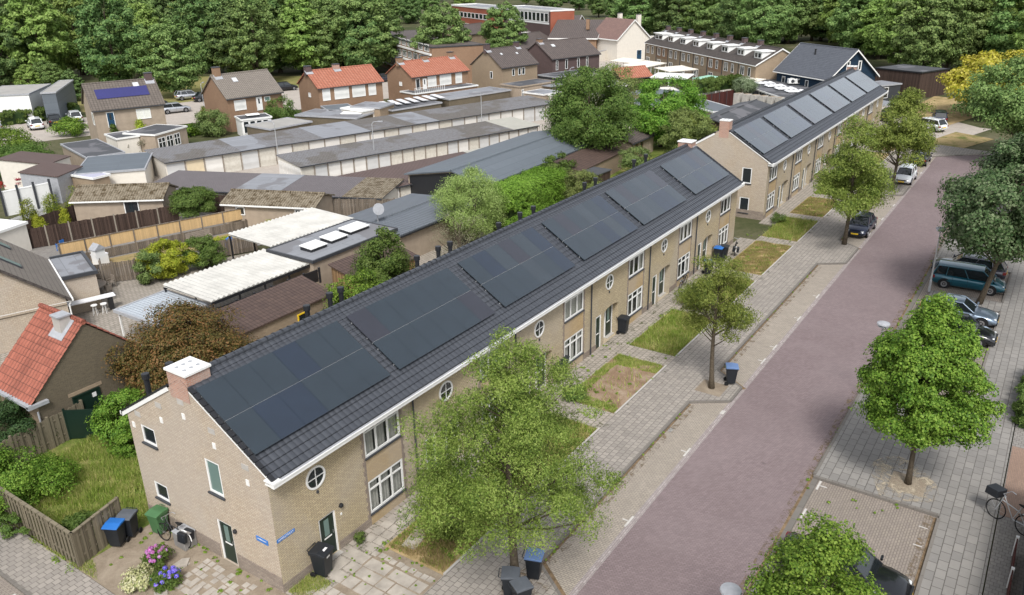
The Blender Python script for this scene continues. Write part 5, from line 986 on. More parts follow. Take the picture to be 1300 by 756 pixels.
gable_front('white_house','white rendered house whose large plain gable faces the garages, pink roof',(784,50),(824,47),5.2,9.4,11,'stucco_white','tile_pink',wins=[S_(a=6.0,z=.0,w=1.6,h=2.3,kind='door',gm='doorblue'),S_(a=9.6,z=3.5,w=1.7,h=1.9,gm='stucco_white'),S_(a=9.6,z=.5,w=1.7,h=1.6,cols=2)],chims=[(7.5,1.5,'stucco_white',1.2),(7.5,9,'stucco_white',1.2)],barge='white')
wh=[o for o in S.objects if o.name.startswith('white_house')][0]
M['lean_sheet']=corrmat('translucent_sheet',(.42,.46,.5),.25,.5,dark=.8)
def dormer(parent,x,y,z,w,d,h,wm='white',roof='white',n=(0,-1,0),nw=2,tall=.35):
    b=MB(); b.box(x,x+w,y,y+d,z,z+h); o=b.build('dormer',M[wm],parent); k=MB(); k.box(x-.2,x+w+.2,y-.3,y+d,z+h,z+h+.16); k.build('dormer_roof',M[roof],o)
    ww=(w-.3)/nw
    for i in range(nw): window(o,(x+.15+i*ww+.05,y,z+.25),(1,0,0),(0,-1,0),ww-.1,h-.45,1,None,bar=.07,gm='glassdark',sill=None,interior=False,depth=.05,proud=.01)
    return o
flat('garden_wall','long low white garden wall left of the big white gable',(758,66),(786,60),(757,64),2.4,'stucco_white','zinc',None,D=.4,cat='wall',over=.05)
gable_front('detached_house','brown brick house with dark roof beside the white house, white dormer',(757,49),(775,40),5,8.6,12,'brick_brown','slate_brown',wins=[S_(a=4,z=2.6,w=1,h=1.2)],chims=[(4.5,3,'brick_brown',.8)],barge='white')
gable_front('detached_house','farthest pale house with dark roof and white dormer behind the purple house',(727,41),(746,33),5,8.6,14,'stucco_tan','slate_brown',wins=[S_(a=3,z=2.6,w=1,h=1.2)],chims=[(4.5,2,'brick_purple',.8),(4.5,8,'brick_purple',.8)],barge='white')
ghouse('bungalow','low building with a wide grey roof in front of the school',(664,62),(700,56),3.0,6,None,zr=5.6,wall='brick_tan',roof='slate_brown',L=17)
ghouse('bungalow','grey roofed building between the two big free standing trees',(598,44),(640,38),3.5,6,None,zr=5.6,wall='brick_tan',roof='slate_brown',L=18)
# dormer row
dr,L_,D_,zr_=ghouse('dormer_row','terrace of eight houses with dark roof, white dormers and chimneys',(820,54),(960,83),5.2,4.9,(989,62),wall='brick_tan',roof='tile_dark',wins=[],chims=[(1.2+5.75*i,'brick_purple',1.0) for i in range(8)],gutter='white',barge='white',cat='terraced houses')
sl=(zr_-5.2)/4.9; U_=L_/8
for i in range(8):
    dormer(dr,i*U_+U_*.45-(1 if i==0 else 0),1.45,5.2+1.45*sl,2.6 if i else 4.2,2.6,1.35,nw=2)
    winf(dr,i*U_+.7,3.0,1.5,1.6,cols=2,label='wide upper window'); winf(dr,i*U_+3.5,3.0,.95,1.6)
    winf(dr,i*U_+.7,.6,1.8,1.5,cols=2); k=MB(); k.box(i*U_-.06,i*U_+.06,-.1,0,0,5); k.build('downpipe',M['darkgrey'],dr)
    if i in(1,5): k=MB(); k.box(i*U_+.12,(i+1)*U_-.12,-.03,0,2.5,4.9); k.build('facade_panel',M['brick_brown'],dr)
CN='canvas and panel canopies behind the dormer terrace'
for i,(a,b,c,m_,lb) in enumerate([((802,80),(818,76),(822,72),'awning','white canopy roof leftmost before the dormer terrace'),((817,86),(846,80),(842,74),'awning','big cream canopy with a white post before the dormer terrace'),((850,91),(885,88),(880,84),'awning','long pale canopy roof right of the big cream one'),((910,104),(930,100),(924,96),'awning_green','mint green canopy above the clipped hedge'),((932,104),(952,106),(956,100),'awning','small cream canopy at the corner of the dormer terrace'),((826,98),(872,100),(868,93),'white','flat white skylit roof with a round satellite dish')]):
    flat('canopy',lb,a,b,c,2.7,'white',m_,None,open_=True,cat='canopy',group=None,slope=.25,D=5)
# town of small roofs in the middle distance
for a,b,c,z,wl,rf_,rim,lb in [((745,98),(786,92),(757,84),2.8,'stucco_tan','gravelroof','zinc','brown grey flat roof in front of the white garden wall'),((770,110),(800,108),(772,100),2.6,'darkgrey','felt_light','white','pale flat roof left of the red sloping roof'),
    ((800,118),(846,122),(802,104),2.8,'brick_tan','felt_metal','zinc','slate blue sloping roof in the middle of the small roofs'),((833,118),(866,117),(838,110),2.6,'stucco_white','stucco_white','zinc','low white walled outbuilding with a dark opening'),
    ((812,134),(858,132),(806,123),2.6,'stucco_tan','metal_roof','zinc','grey metal roof just above the yellow green tree'),((858,128),(905,142),(868,118),2.5,'stucco_tan','metal_roof','white','ribbed lean to roof in front of the dark red fence'),((776,150),(812,144),(778,138),2.4,'stucco_white','felt_light','white','white low shed between the airy tree and yellow green crown'),
    ((905,146),(940,158),(912,140),2.4,'stucco_tan','metal_roof','white','long ribbed glass lean to right of its twin'),((690,120),(712,116),(690,110),2.5,'stucco_tan','felt_light','white','flat roof beside the airy tree with red flower pots'),((720,124),(760,118),(724,112),2.5,'stucco_white','felt','white','dark flat roof with white edge under the lamp posts')]:
    flat('outbuilding',lb,a,b,c,z,wl,rf_,rim,D=6 if z>2.5 else 4.5)
ghouse('barn_roof','small red roofed shed leaning beside the dark grey sloping roof',(789,100),(810,98),2.4,2.4,None,zr=3.9,wall='fence_dark',roof='tile_red_far',cat='shed',L=7)
# roof clutter behind the garages
for a,b,c,lb,rf_ in [((375,146),(452,150),(372,136),'slate blue flat roof below the left red roofed house','felt_light'),((418,141),(452,138),(415,128),'flat roof in front of the four shutters, dark blue grey','felt_metal'),((343,164),(395,154),(330,156),'grey flat roof with moss stain left of the white garage','gravelroof'),((570,126),(648,114),(566,112),'flat roof striped with white strips behind the long garages','felt_light'),((498,140),(560,130),(494,126),'flat roof carrying a row of pale sheets behind the garages','felt')]:
    flat('outbuilding',lb,a,b,c,2.2,'brick_dark',rf_,'zinc',D=5.5)
flat('white_garage','white box garage with low pitched white roof before the left red house',(460,141),(482,137),(446,128),2.7,'stucco_white','white','white',D=5,cat='garage')
flat('brick_garage','small tan brick flat garage between the two red roofed houses',(482,137),(500,131),(472,128),2.9,'brick_tan','felt_light','zinc',D=5,cat='garage')
flat('chicken_frame','white open frame structure standing on the flat roofs by the garages',(433,144),(458,144),(431,139),2.4,'white','white',None,open_=True,D=1.6,cat='frame')
for i in range(7):
    p=G(500+i*11,134-i*1.6,2.5); t=thing('skylight_strip','pale roof light strips lying side by side on the flat roofs behind the garages','skylight',(p.x,p.y,2.45),R(62),'pale strips on the flat roofs'); k=MB(); k.extr([(0,0,0),(4.5,0,0),(4.5,.9,0),(0,.9,0)],(0,0,.08)); k.build('pane',M['lav_white'],t); k=MB(); k.box(-.06,0,0,.9,0,.12); k.box(4.5,4.56,0,.9,0,.12); k.build('frame',M['zinc'],t)
# school and flats at the top
SB=G(699,14,11.0); SC=G(627,12,10.0)
flat('school','red brick school wing with purple base and a white window band',SB+Vector((.5,.86,0))*29,SB,None,11.0,'brick_purple','felt_light','white',wins=[S_(a=1.5+i*2.4,z=8.0,w=2.2,h=2.4,bar=.18) for i in range(11)],D=7,rimh=.3,cat='school')
sc_=[o for o in S.objects if o.name.startswith('school')][0]; w_=[c for c in sc_.children if c.name.startswith('wall')][0]; xs_=max(v.co.x for v in w_.data.vertices)
k=MB(); k.box(xs_,xs_+.3,-.1,7,0,10.7); k.build('red_side_wall',M['brick_far'],sc_); k=MB(); k.box(-.02,xs_*.97,-.06,0,7.5,7.9); k.box(0,xs_*.97,-.06,0,10.5,11); k.build('white_band',M['white'],sc_)
flat('school','long red brick wing with two window bands behind the free standing trees',SC+Vector((.5,.86,0))*34,SC,None,10.0,'brick_far','felt_light','white',wins=[S_(a=1+i*3.1,z=z_,w=2.7,h=1.7,bar=.15) for i in range(9) for z_ in (3.2,6.6)],D=9,rimh=.4,cat='school',group=None)
fl,L_,D_=flat('apartment_block','long brown brick block of flats with white balcony bands behind the big trees',(474,41),(548,60),(470,38),7.6,'brick_brown','slate_brown','darkgrey',D=11,cat='apartments')
for z_ in (1.2,3.6,6.0):
    k=MB(); k.box(.2,L_-.2,-.35,-.02,z_-.1,z_+.25); k.build('balcony_band',M['white'],fl)
    for i in range(int(L_/4)): winf(fl,i*4+.6,z_+.5,3.0,1.4,cols=3,bar=.12)
# industrial unit top left
flat('industrial_unit','grey roofed industrial building with white side panel at the left edge',(-30,122),(36,119),(-30,104),4.6,'white','gravelroof','zinc',D=12,cat='warehouse')
flat('industrial_unit','blue grey clad box end of the industrial building beside the hedge',(52,118),(70,117),(24,94),5.0,'felt_metal','gravelroof','zinc',D=16,cat='warehouse')
flat('red_unit','low reddish building half hidden under the dark trees at far left',(0,82),(40,78),(0,74),4,'brick_far','felt_light','zinc',D=8,cat='building')
hedge('long clipped hedge behind the four parked cars at upper left',G(0,160),G(104,146),2.0,1.6,'leaf_mid',16000,301,.3)
hedge('low hedge strip in front of the industrial building',G(0,142),G(92,134),1.6,1.4,'leaf_forest3',9000,303,.3)
hedge('clipped green hedge beside the flat garden extension',G(205,181),G(262,168),1.5,1.5,'leaf_bright',8000,305,.22)
hedge('trimmed hedge along the far right pavement edge',(29,-23.4),(36,-23.4),1.5,1.0,'leaf_mid',14000,307,.12)
# blue timber house
bh,L_,D_,zr_=ghouse('timber_house','dark blue timber house with grey roof and white bargeboards',(987,88),(1053,99),4.6,4.8,(1018,56),wall='doorblue2' if False else 'black',roof='tile_black_far',wins=[S_(a=1.5,z=1.6,w=.9,h=2.0),S_(a=3.8,z=1.6,w=.9,h=2.0),S_(a=7.6,z=1.6,w=.8,h=2.0),S_(a=3.2,z=5.4,w=.7,h=1.6,side='r',bar=.16),S_(a=5.6,z=5.4,w=.7,h=1.6,side='r',bar=.16)],gutter='white',barge='white',over=.5)
bw=[c for c in bh.children if c.name.startswith('wall')][0]; M['blueboard']=woodmat('navy_weatherboard',(.018,.04,.07),.18,vertical=False,var=.15); bw.data.materials[0]=M['blueboard']
k=MB(); k.lathe((5.5,3.2,7.2),(0,0,1),[(0,.14),(1.0,.14),(1.02,.2),(1.15,.2)],8); k.build('vent_pipe',M['black'],bh)
flat('pergola','long white framed veranda with glass front beside the dark flat roof',(938,106),(1002,127),(944,101),2.6,'white','felt','white',open_=True,D=4.5,cat='veranda')
flat('flat_extension','dark flat roof with a white tarpaulin between the veranda and blue house',(950,100),(1020,118),(972,94),2.6,'darkgrey','felt','zinc',D=9)
for i in range(4): 
    p=G(962+i*13,107+i*3.5,2.75); t=thing('tarpaulin',['leftmost','second','third','right end'][i]+' pale crumpled tarpaulin fold on the dark flat roof','tarpaulin',p,R(-52)); b=MB(); tiled(b,(0,0,0),(1,0,0),3.2,(0,1,0),2.0,(0,0,1),.8,1.0,.12,.05,4); b.build('sheet',M['lav_white'],t)
for i in range(3): p=G(986+i*11,103+i*2); shrub('planter_shrub',['pale leafy plant left of the white roof boxes','white flowering plant in the middle of the dark flat roof','small dark plant at the end of the dark flat roof'][i],(p.x,p.y,2.7),1.2,.5,'leaf_silver' if i<2 else 'leaf_deep',500,.2,'oval',310+i,None,ncl=10,cs=.5,stem=False)
for i in range(2): p=G(1005+i*8,107,2.7); t=thing('roof_box',['left','right'][i]+' white air unit on the dark flat roof below the blue house','box',(p.x,p.y,2.72),R(-52)); k=MB(); k.box(-.7,.7,-.4,.4,.1,.9); k.build('casing',M['white'],t,bevel=.05); k=MB(); k.lathe((0,-.4,.5),(0,-1,0),[(0,.3),(.02,.3)],12); k.build('fan_grille',M['darkgrey'],t)
# fences -----------------------------------------------------------------------------
def fence(label,a,b,h,mat,pitch=1.9,post='fence_post',cap=None,group=None,zig=False,name='fence',ph=.06,z=0,th=.04,boards=None):
    a,b=Vector((a[0],a[1],0)),Vector((b[0],b[1],0)); L=(b-a).length; root=thing(name,label,'fence',(a.x,a.y,z),math.atan2(b.y-a.y,b.x-a.x),group); n=max(1,round(L/pitch)); p=L/n
    for i in range(n+1): k=MB(); k.box(i*p-ph,i*p+ph,-ph,ph,-.1,h+.07); k.build('post',M[post],root)
    for i in range(n):
        k=MB()
        if boards:
            m_=int((p-2*ph)/boards)
            for j in range(m_):
                x=i*p+ph+(p-2*ph)*j/m_; hh=h*(1-.03*rnd.random()); y=th*(.6 if j%2 else -.6) if zig else 0; k.box(x+.006,x+(p-2*ph)/m_*(1.12 if zig else .93),y-.012,y+.012,.05,hh)
            k.box(i*p+ph,(i+1)*p-ph,-.02,.02,h*.25,h*.25+.07); k.box(i*p+ph,(i+1)*p-ph,-.02,.02,h*.8,h*.8+.07)
        else: k.box(i*p+ph,(i+1)*p-ph,-th/2,th/2,.03,h)
        k.build('panel',M[mat],root)
    if cap: k=MB(); k.box(-.05,L+.05,-.07,.07,h,h+.05); k.build('cap_rail',M[cap],root)
    return root
M['fence_w']=woodmat('weathered_garden_board',(.215,.185,.13),.5,var=.1); M['board']=M['fence_w']
fence('weathered board fence of the corner garden along the side pavement',(-3.66,8.3),(-3.66,18.2),1.75,'fence_w',1.85,'fence_w',zig=True,boards=.15,cap='fence_w')
fence('short weathered fence section beside the two dark bins',(-3.62,8.3),(-1.25,8.95),1.75,'fence_w',1.25,'fence_w',zig=True,boards=.15,cap='fence_w')
fence('weathered fence at the back of the corner garden beside dark bushes',(-3.2,17.8),(2.6,18.5),1.8,'fence_w',1.9,'fence_w',zig=True,boards=.16)
fence('narrow fence behind the gable at the rear corner of the first row',(2.6,12.5),(2.7,10.0),1.8,'fence_w',1.6,'fence_w',zig=True,boards=.16)
bf=(16.2,45.6),(33.2,40.3)
fence('dark brown board fence running behind the bamboo fence',(16.6,52.6),(28.9,47.5),1.9,'fence_dark',1.85,zig=True,boards=.16)
fence('long tan bamboo screen fence with timber posts',bf[0],bf[1],1.05,'bamboo',2.0,'fence_grey',cap='fence_grey',z=.85)
fence('weathered grey fence at the foot of the bamboo screen',(16.0,45.2),(33.1,39.95),.85,'fence_grey',1.9,'fence_grey',boards=.14)
fence('grey garden fence behind the round garden table',(14.9,39.0),(19.0,36.2),1.7,'fence_grey',1.85,'fence_grey',boards=.14)
fence('grey fence beside the bench and the white corrugated roof',(23.4,36.4),(27.4,34.5),1.5,'fence_grey',1.9,'fence_grey',boards=.14)
fence('brown fence in front of the conifers',G(25,308),G(118,276),1.8,'fence_dark',1.9,'fence_dark',boards=.15)
fence('weathered fence in front of the pale mossy garage end',(37.2,36.6),(41,30.5),2.0,'fence_grey',1.9,'fence_grey',boards=.14)
fence('dark plum fence below the white side panels of the nearest garages',(31.2,52.5),(33.8,45.6),1.9,'fence_dark',1.9,'fence_dark')
M['fence_plum']=woodmat('dark_red_fence_board',(.09,.03,.026),.2)
fence('dark red panel fence under the clipped hedge by the dormer terrace',G(882,144),G(940,132),2.6,'fence_plum',2.2,'darkgrey')
hedge('clipped green hedge topping the dark red fence by the dormer terrace',G(880,138),G(938,128),4.4,1.8,'leaf_mid',14000,311,.26,z0=2.4)
fence('brown slatted fence right behind the second row near its chimney',(96,15.5),(112,12),1.9,'fence_dark',2.0,'fence_dark')
fence('white picket fence on the terrace with dark posts',G(0,300),G(62,277),1.2,'white',1.6,'black',boards=.22)
# sheds -------------------------------------------------------------------------------
SG2='back garden sheds behind the first row'
r_,L_,D_=flat('back_shed','long brown tiled shed with a yellow door frame, left behind the first ridge',(303,424),(420,372),(276,402),2.5,'brick_tan','tile_brown',None,slope=.7,over=.15,H=3.2,D=2.7,wins=[S_(a=4.55,z=.1,w=.95,h=1.95,kind='door',gm='black',fm='plate')],cat='shed')
flat('back_shed','brown tiled shed part with timber wall right of the leafy green tree',(455,356),(529,325),(430,340),2.5,'timber','tile_brown',None,slope=.7,over=.15,H=3.2,D=2.7,cat='shed')
sk4=[(1.2,1.4,1.6,1.2),(3.5,1.6,1.7,1.25),(5.9,1.9,2.1,1.3)]
fb,L_,D_=flat('flat_outbuilding','tan flat roofed outbuilding with three white skylights',(397,331),(502,290),(346,315),3.0,'stucco_tan','felt_light','darkgrey',skl=sk4)
fence('low black metal railing on the brown shed wall',(13.0,20.4),(21.5,20.2),1.0,'black',1.5,'black',z=2.0,boards=.75,th=.02)
for A,B,C_,lb in [((268,383),(397,333),(193,368),'nearer white corrugated lean-to roof on black posts'),((344,313),(451,277),(287,299),'farther white corrugated lean-to roof by the skylights')]:
    loc,ang,L_,D_=frame(A,B,2.7,C_); t=thing('carport',lb,'carport',loc,ang,'white corrugated lean-to roofs'); b=MB(); tiled(b,(0,0,2.65),(1,0,0),L_,(0,1,.02),D_,(0,0,1),.4,D_,.07,.0,4); b.quad((0,0,2.62),(0,D_,2.62),(L_,D_,2.62),(L_,0,2.62)); b.build('roof',M['corr_sheet'] if 'corr_sheet' in M else M['white_sheet'] if 'white_sheet' in M else M.setdefault('white_sheet',plain('weathered_white_sheet',(.5,.49,.455),.6,.3,.16,.8)),t)
    k=MB(); k.box(0,L_,-.05,.05,2.42,2.6); k.box(0,L_,D_-.08,D_,2.42,2.6); k.build('beam',M['black'],t)
    for x in np.linspace(.1,L_-.1,5):
        for y in (.05,D_-.05): k=MB(); k.box(x-.05,x+.05,y-.05,y+.05,0,2.42); k.build('post',M['black'],t)
flat('glazed_lean_to','pale translucent lean-to roof left of the nearer corrugated roof',(200,412),(262,386),(130,398),2.1,'white','lean_sheet','zinc',open_=True,D=4.2,cat='lean-to',slope=.15)
sh,L_,D_,z_=ghouse('garden_shed','tan rendered shed with mossy corrugated roof and a dark door',(92,255),(160,253),2.4,2.0,None,zr=3.2,wall='stucco_tan',roof='corr_moss',wins=[S_(a=4.8,z=.1,w=1.4,h=2.1,kind='door',gm='black',label='dark door with a wide white frame')],cat='shed',gutter='white',L=8.5)
ghouse('garden_shed','tan shed with mossy corrugated roof behind the bamboo fence',(284,258),(399,263),2.4,2.0,(298,243),wall='stucco_tan',roof='corr_moss',wins=[S_(a=1.2,z=1.3,w=.9,h=.8),S_(a=7.2,z=.5,w=.9,h=1.6)],cat='shed',gutter='white')
# metal roofed workshop
ghouse('workshop','long workshop with slate blue metal roof behind the gardens',(614,236),(762,178),2.9,3.7,None,zr=3.9,wall='stucco_tan',roof='felt_metal',cat='workshop',over=.3,Dfull=9.5,gutter='black',wins=[S_(a=6.5,z=.8,w=.9,h=1.2)])
ghouse('workshop','nearer low slate blue ribbed roof with black edging, satellite dish at its gable',(508,299),(600,262),2.5,3.6,(482,281),wall='stucco_tan',roof='metal_roof',cat='workshop',over=.25,gutter='black')
wk=[o for o in S.objects if o.get('label','').startswith('long workshop')][0]; k=MB(); k.quad((-.03,9.3,0),(-.03,0,0),(-.03,0,2.8),(-.03,3.7,3.75),(-.03,9.3,2.8)); k.build('black_gable_boards',M['black'],wk)
t=thing('satellite_dish','grey satellite dish on a pole at the gable of the ribbed roof','dish',G(480,283,2.8)+Vector((0,0,-.2))); k=MB(); k.tube([(0,0,0),(0,0,1.2)],.04,6); k.build('pole',M['steel'],t); k=MB(); k.lathe((0,-.1,1.4),(-.5,-1,.3),[(0,.12),(.08,.35),(.18,.5)],16); k.build('reflector',M['zinc'],t)
flat('back_shed','long brown tiled shed against the workshop wall, leaning right',(736,218),(790,192),(716,205),2.2,'brick_tan','tile_brown',None,slope=.8,H=3.0,D=3,cat='shed')
ghouse('back_shed','small gabled brown tiled shed among the shrubs by the workshop',(676,242),(700,232),1.9,1.5,None,zr=2.8,wall='timber',roof='tile_brown',cat='shed')
t=thing('display_board','orange and cream panel door leaning open in a back garden','board',G(744,226)); k=MB(); k.box(-.9,.9,-.05,.05,.0,2.4); k.build('board',M['timber2'] if 'timber2' in M else M.setdefault('timber2',plain('orange_painted_board',(.6,.28,.05),.6,.3,.1)),t); k=MB(); k.box(-.6,.6,-.06,-.05,.9,2.0); k.build('cream_panel',M['awning'],t)
flat('back_shed','dark brown flat shed beside the orange board',(757,222),(775,215),(752,216),2.2,'fence_dark','felt',None,D=2,cat='shed')
ghouse('garden_house','small garden house with two yellow framed windows and brown roof',(802,182),(830,170),2.3,2.0,(800,166),wall='stucco_tan',roof='slate_brown',wins=[S_(a=1.0,z=.6,w=.8,h=1.4,fm='timber'),S_(a=2.5,z=.6,w=.8,h=1.4,fm='timber')],cat='garden house')
ghouse('back_shed','dark brown slatted shed behind the near chimney of the second row',(926,160),(980,135),2.4,2.5,None,zr=3.0,wall='fence_dark',roof='felt',cat='shed')
for i in range(6):
    p=G(936+i*10.5,139+i*1.2); p.z=2.0; t=thing('planter_box',['first','second','third','fourth','fifth','sixth'][i]+' pale square planter from the left beside the olive tree','planter',(p.x,p.y,0),R(-20)); k=MB(); k.box(-.65,.65,-.5,.5,0,2.6); k.build('box',M['stone'],t,bevel=.04); k=MB(); k.box(-.58,.58,-.43,.43,2.6,2.62); k.build('soil',M['soil'],t)
p=G(943,134); tree('olive_tree','round pale olive tree in front of the white veranda',p,4.6,2.0,2.2,2.2,'oval',40,6000,.22,'leaf_silver',.1,321,None,cs=.35)
# brown corrugated sheds and terrace at left
flat('corrugated_shed','rear brown profiled sheet roof between shrubs and lavender roof',(60,208),(88,198),(50,194),3.0,'stucco_white','corr_brown',None,slope=.5,D=6,cat='shed')
flat('corrugated_shed','front brown profiled sheet roof with grey side wall',(72,224),(103,211),(62,214),2.9,'zinc','corr_brown',None,slope=.5,D=4,cat='shed')
t,L_,D_=flat('terrace_screen','white panelled terrace wall with dark posts and red flower baskets',(0,244),(62,232),(-6,240),2.5,'white','white',None,D=.3,cat='wall',over=.02)
for i in range(4): k=MB(); k.box(L_*i/3-.1,L_*i/3+.1,-.14,0,0,2.9); k.build('post',M['darkgrey'],t)
for i,(u,v) in enumerate([(2,236),(24,232),(46,226)]):
    q=G(u,v,2.0); s_=shrub('flower_basket',['red hanging flower basket at the left edge post','red flower basket on the second dark post','red flower basket on the third dark post'][i],(q.x,q.y,1.7),.8,.4,'petal_red' if 'petal_red' in M else M.setdefault('petal_red',leafmat('red_petal',(.3,.02,.02),(.5,.04,.04))).name and 'petal_red',400,.1,'oval',330+i,None,cat='flowers',ncl=10,cs=.5,stem=False)
for i,(u,v) in enumerate([(52,243),(74,236)]): p=G(u,v,1.2); t=thing('flower_pot',['terracotta trough hanging on the white picket fence','orange planter trough beside the mossy shed roof'][i],'pot',p); k=MB(); k.extr([(-.7,0,0),(.7,0,0),(.8,0,.45),(-.8,0,.45)],(0,.4,0)); k.build('trough',M['terracotta'],t,bevel=.03)
flat('white_shed','white flat topped shed roof at the left edge behind the conifers',(-20,300),(32,282),(-20,280),2.6,'stucco_white','white','white',D=5,cat='shed')
shrub('garden_shrub','big green tree like shrub behind the white terrace wall',G(35,222),3.8,3.8,'leaf_mid',16000,.22,'spread',341,None,ncl=50,cs=.3,flat=.6)
shrub('garden_shrub','broad bright green shrub at the left edge above the terrace wall',G(8,205),4.2,4.2,'leaf_bright',14000,.24,'spread',342,None,ncl=50,cs=.3,flat=.6)
shrub('garden_shrub','green bush between the parked cars and the flat garage',G(92,172),2.6,2.6,'leaf_bright',7000,.24,'spread',343,None,ncl=36,cs=.32,flat=.6)
shrub('garden_shrub','dark green rounded bush against the brick side of the grey tiled house',G(272,172),3.8,2.4,'leaf_forest',9000,.24,'oval',344,None,ncl=40,cs=.32)
shrub('garden_shrub','big green bush between the conservatory and the left red roofed house',G(358,158),4.2,3.2,'leaf_mid',12000,.24,'oval',345,None,ncl=44,cs=.3)
shrub('golden_shrub','golden yellow conifer in front of the white framed extension',G(182,182),3.4,1.1,'leaf_lime',3500,.2,'cone',346,None,ncl=26,cs=.5,cat='conifer')
shrub('green_conifer','slim dark green conifer beside the white flat extension',G(149,186),3.6,.8,'leaf_mid',3000,.2,'cone',347,None,ncl=26,cs=.5,cat='conifer')
shrub('purple_shrub','brown purple shrub with green patches below the golden conifer',G(186,192),2.4,2.6,'leaf_bare',6000,.22,'spread',348,None,ncl=36,cs=.34,flat=.6)
shrub('green_conifer','yellow green conifer left of the brick chimney house',G(262,158),3.2,1.1,'leaf_conif',3000,.2,'cone',349,None,ncl=26,cs=.5,cat='conifer')
for i,(u,v) in enumerate([(350,138),(400,119)]): pass
# near left houses -------------------------------------------------------------------
def roofhouse():
    # grey roofed house with its gable towards the red outhouse (rotated like the garages)
    c=G(83,377,2.9); ang=R(70); ux=Vector((math.cos(ang),math.sin(ang),0)); L=9.5; W=9.0; zr=6.6
    root=thing('corner_house','tan brick house with pale grey tiled roof and long roof lights at the left edge','house',(c.x,c.y,0),ang)   # local x runs away along the eave, local y to the left
    w=MB(); w.quad((0,W,-.2),(0,0,-.2),(0,0,2.9),(0,W/2,zr-.05),(0,W,2.9)); w.quad((0,0,-.2),(L,0,-.2),(L,0,2.9),(0,0,2.9)); w.quad((L,0,-.2),(L,W,-.2),(L,W,2.9),(L,W/2,zr-.05),(L,0,2.9)); w.quad((0,W,-.2),(0,W,2.9),(L,W,2.9),(L,W,-.2)); w.build('wall',M['brick_gable'],root)
    s=(zr-2.9)/(W/2); r=MB(); r.extr([(-.2,-.3,2.9-.3*s),(-.2,W/2,zr),(-.2,W/2,zr+.12),(-.2,-.3,2.9-.3*s+.12)],(L+.4,0,0)); r.extr([(-.2,W+.3,2.9-.3*s),(-.2,W/2,zr),(-.2,W/2,zr+.12),(-.2,W+.3,2.9-.3*s+.12)],(L+.4,0,0)); ro=r.build('roof',M['tile_grey2'],root)
    for x,t in ((2.6,.42),(7.2,.45)):
        n=Vector((0,-s,1)).normalized(); v=Vector((0,1,s)).normalized(); o=Vector((x,W/2*t,2.9+(zr-2.9)*t+.12)); k=MB(); k.obox(o,(.75,0,0),v*1.9,n*.1); q=k.build('roof_light',M['darkgrey'],ro); k=MB(); k.obox(o+n*.1+Vector((.07,0,0))+v*.08,(.61,0,0),v*1.74,n*.01); k.build('pane',M['glassteal'],q)
    k=MB(); k.box(-.2,L+.2,-.42,-.3,2.6,2.75); k.box(-.24,-.2,-.4,W/2,2.6,2.62); k.build('gutter',M['white'],root); k=MB(); k.extr([(-.24,-.3,2.9-.3*s-.1),(-.24,W/2,zr-.1),(-.24,W/2,zr+.13),(-.24,-.3,2.9-.3*s+.13)],(.04,0,0)); k.build('verge_board',M['tile_dark'],root)
    k=MB(); k.box(-.012,0,0,W,2.3,2.36); k.build('brick_course',M['brick_dark'],root); k=MB(); k.box(-.05,0,3.6,4.0,3.9,4.3); k.build('wall_vent',M['white'],root)
    k=MB(); k.tube([(0,-.36,2.6),(0,-.12,2.3),(0,-.1,0)],.05,8); k.build('downpipe',M['white'],root)
    e=MB(); e.box(4.2,L,-2.6,-.45,-.1,2.7); e=e.build('side_extension',M['brick_gable'],root); k=MB(); k.box(4.1,L+.1,-2.7,-.45,2.7,2.8); k.build('extension_roof',M['felt_light'],e); k=MB(); k.box(4.05,4.25,-2.75,-.4,2.7,2.95); k.box(L-.05,L+.15,-2.75,-.4,2.7,2.95); k.box(4.25,L-.05,-2.75,-2.55,2.7,2.95); k.build('roof_edge',M['darkgrey'],e)
    return root
roofhouse()
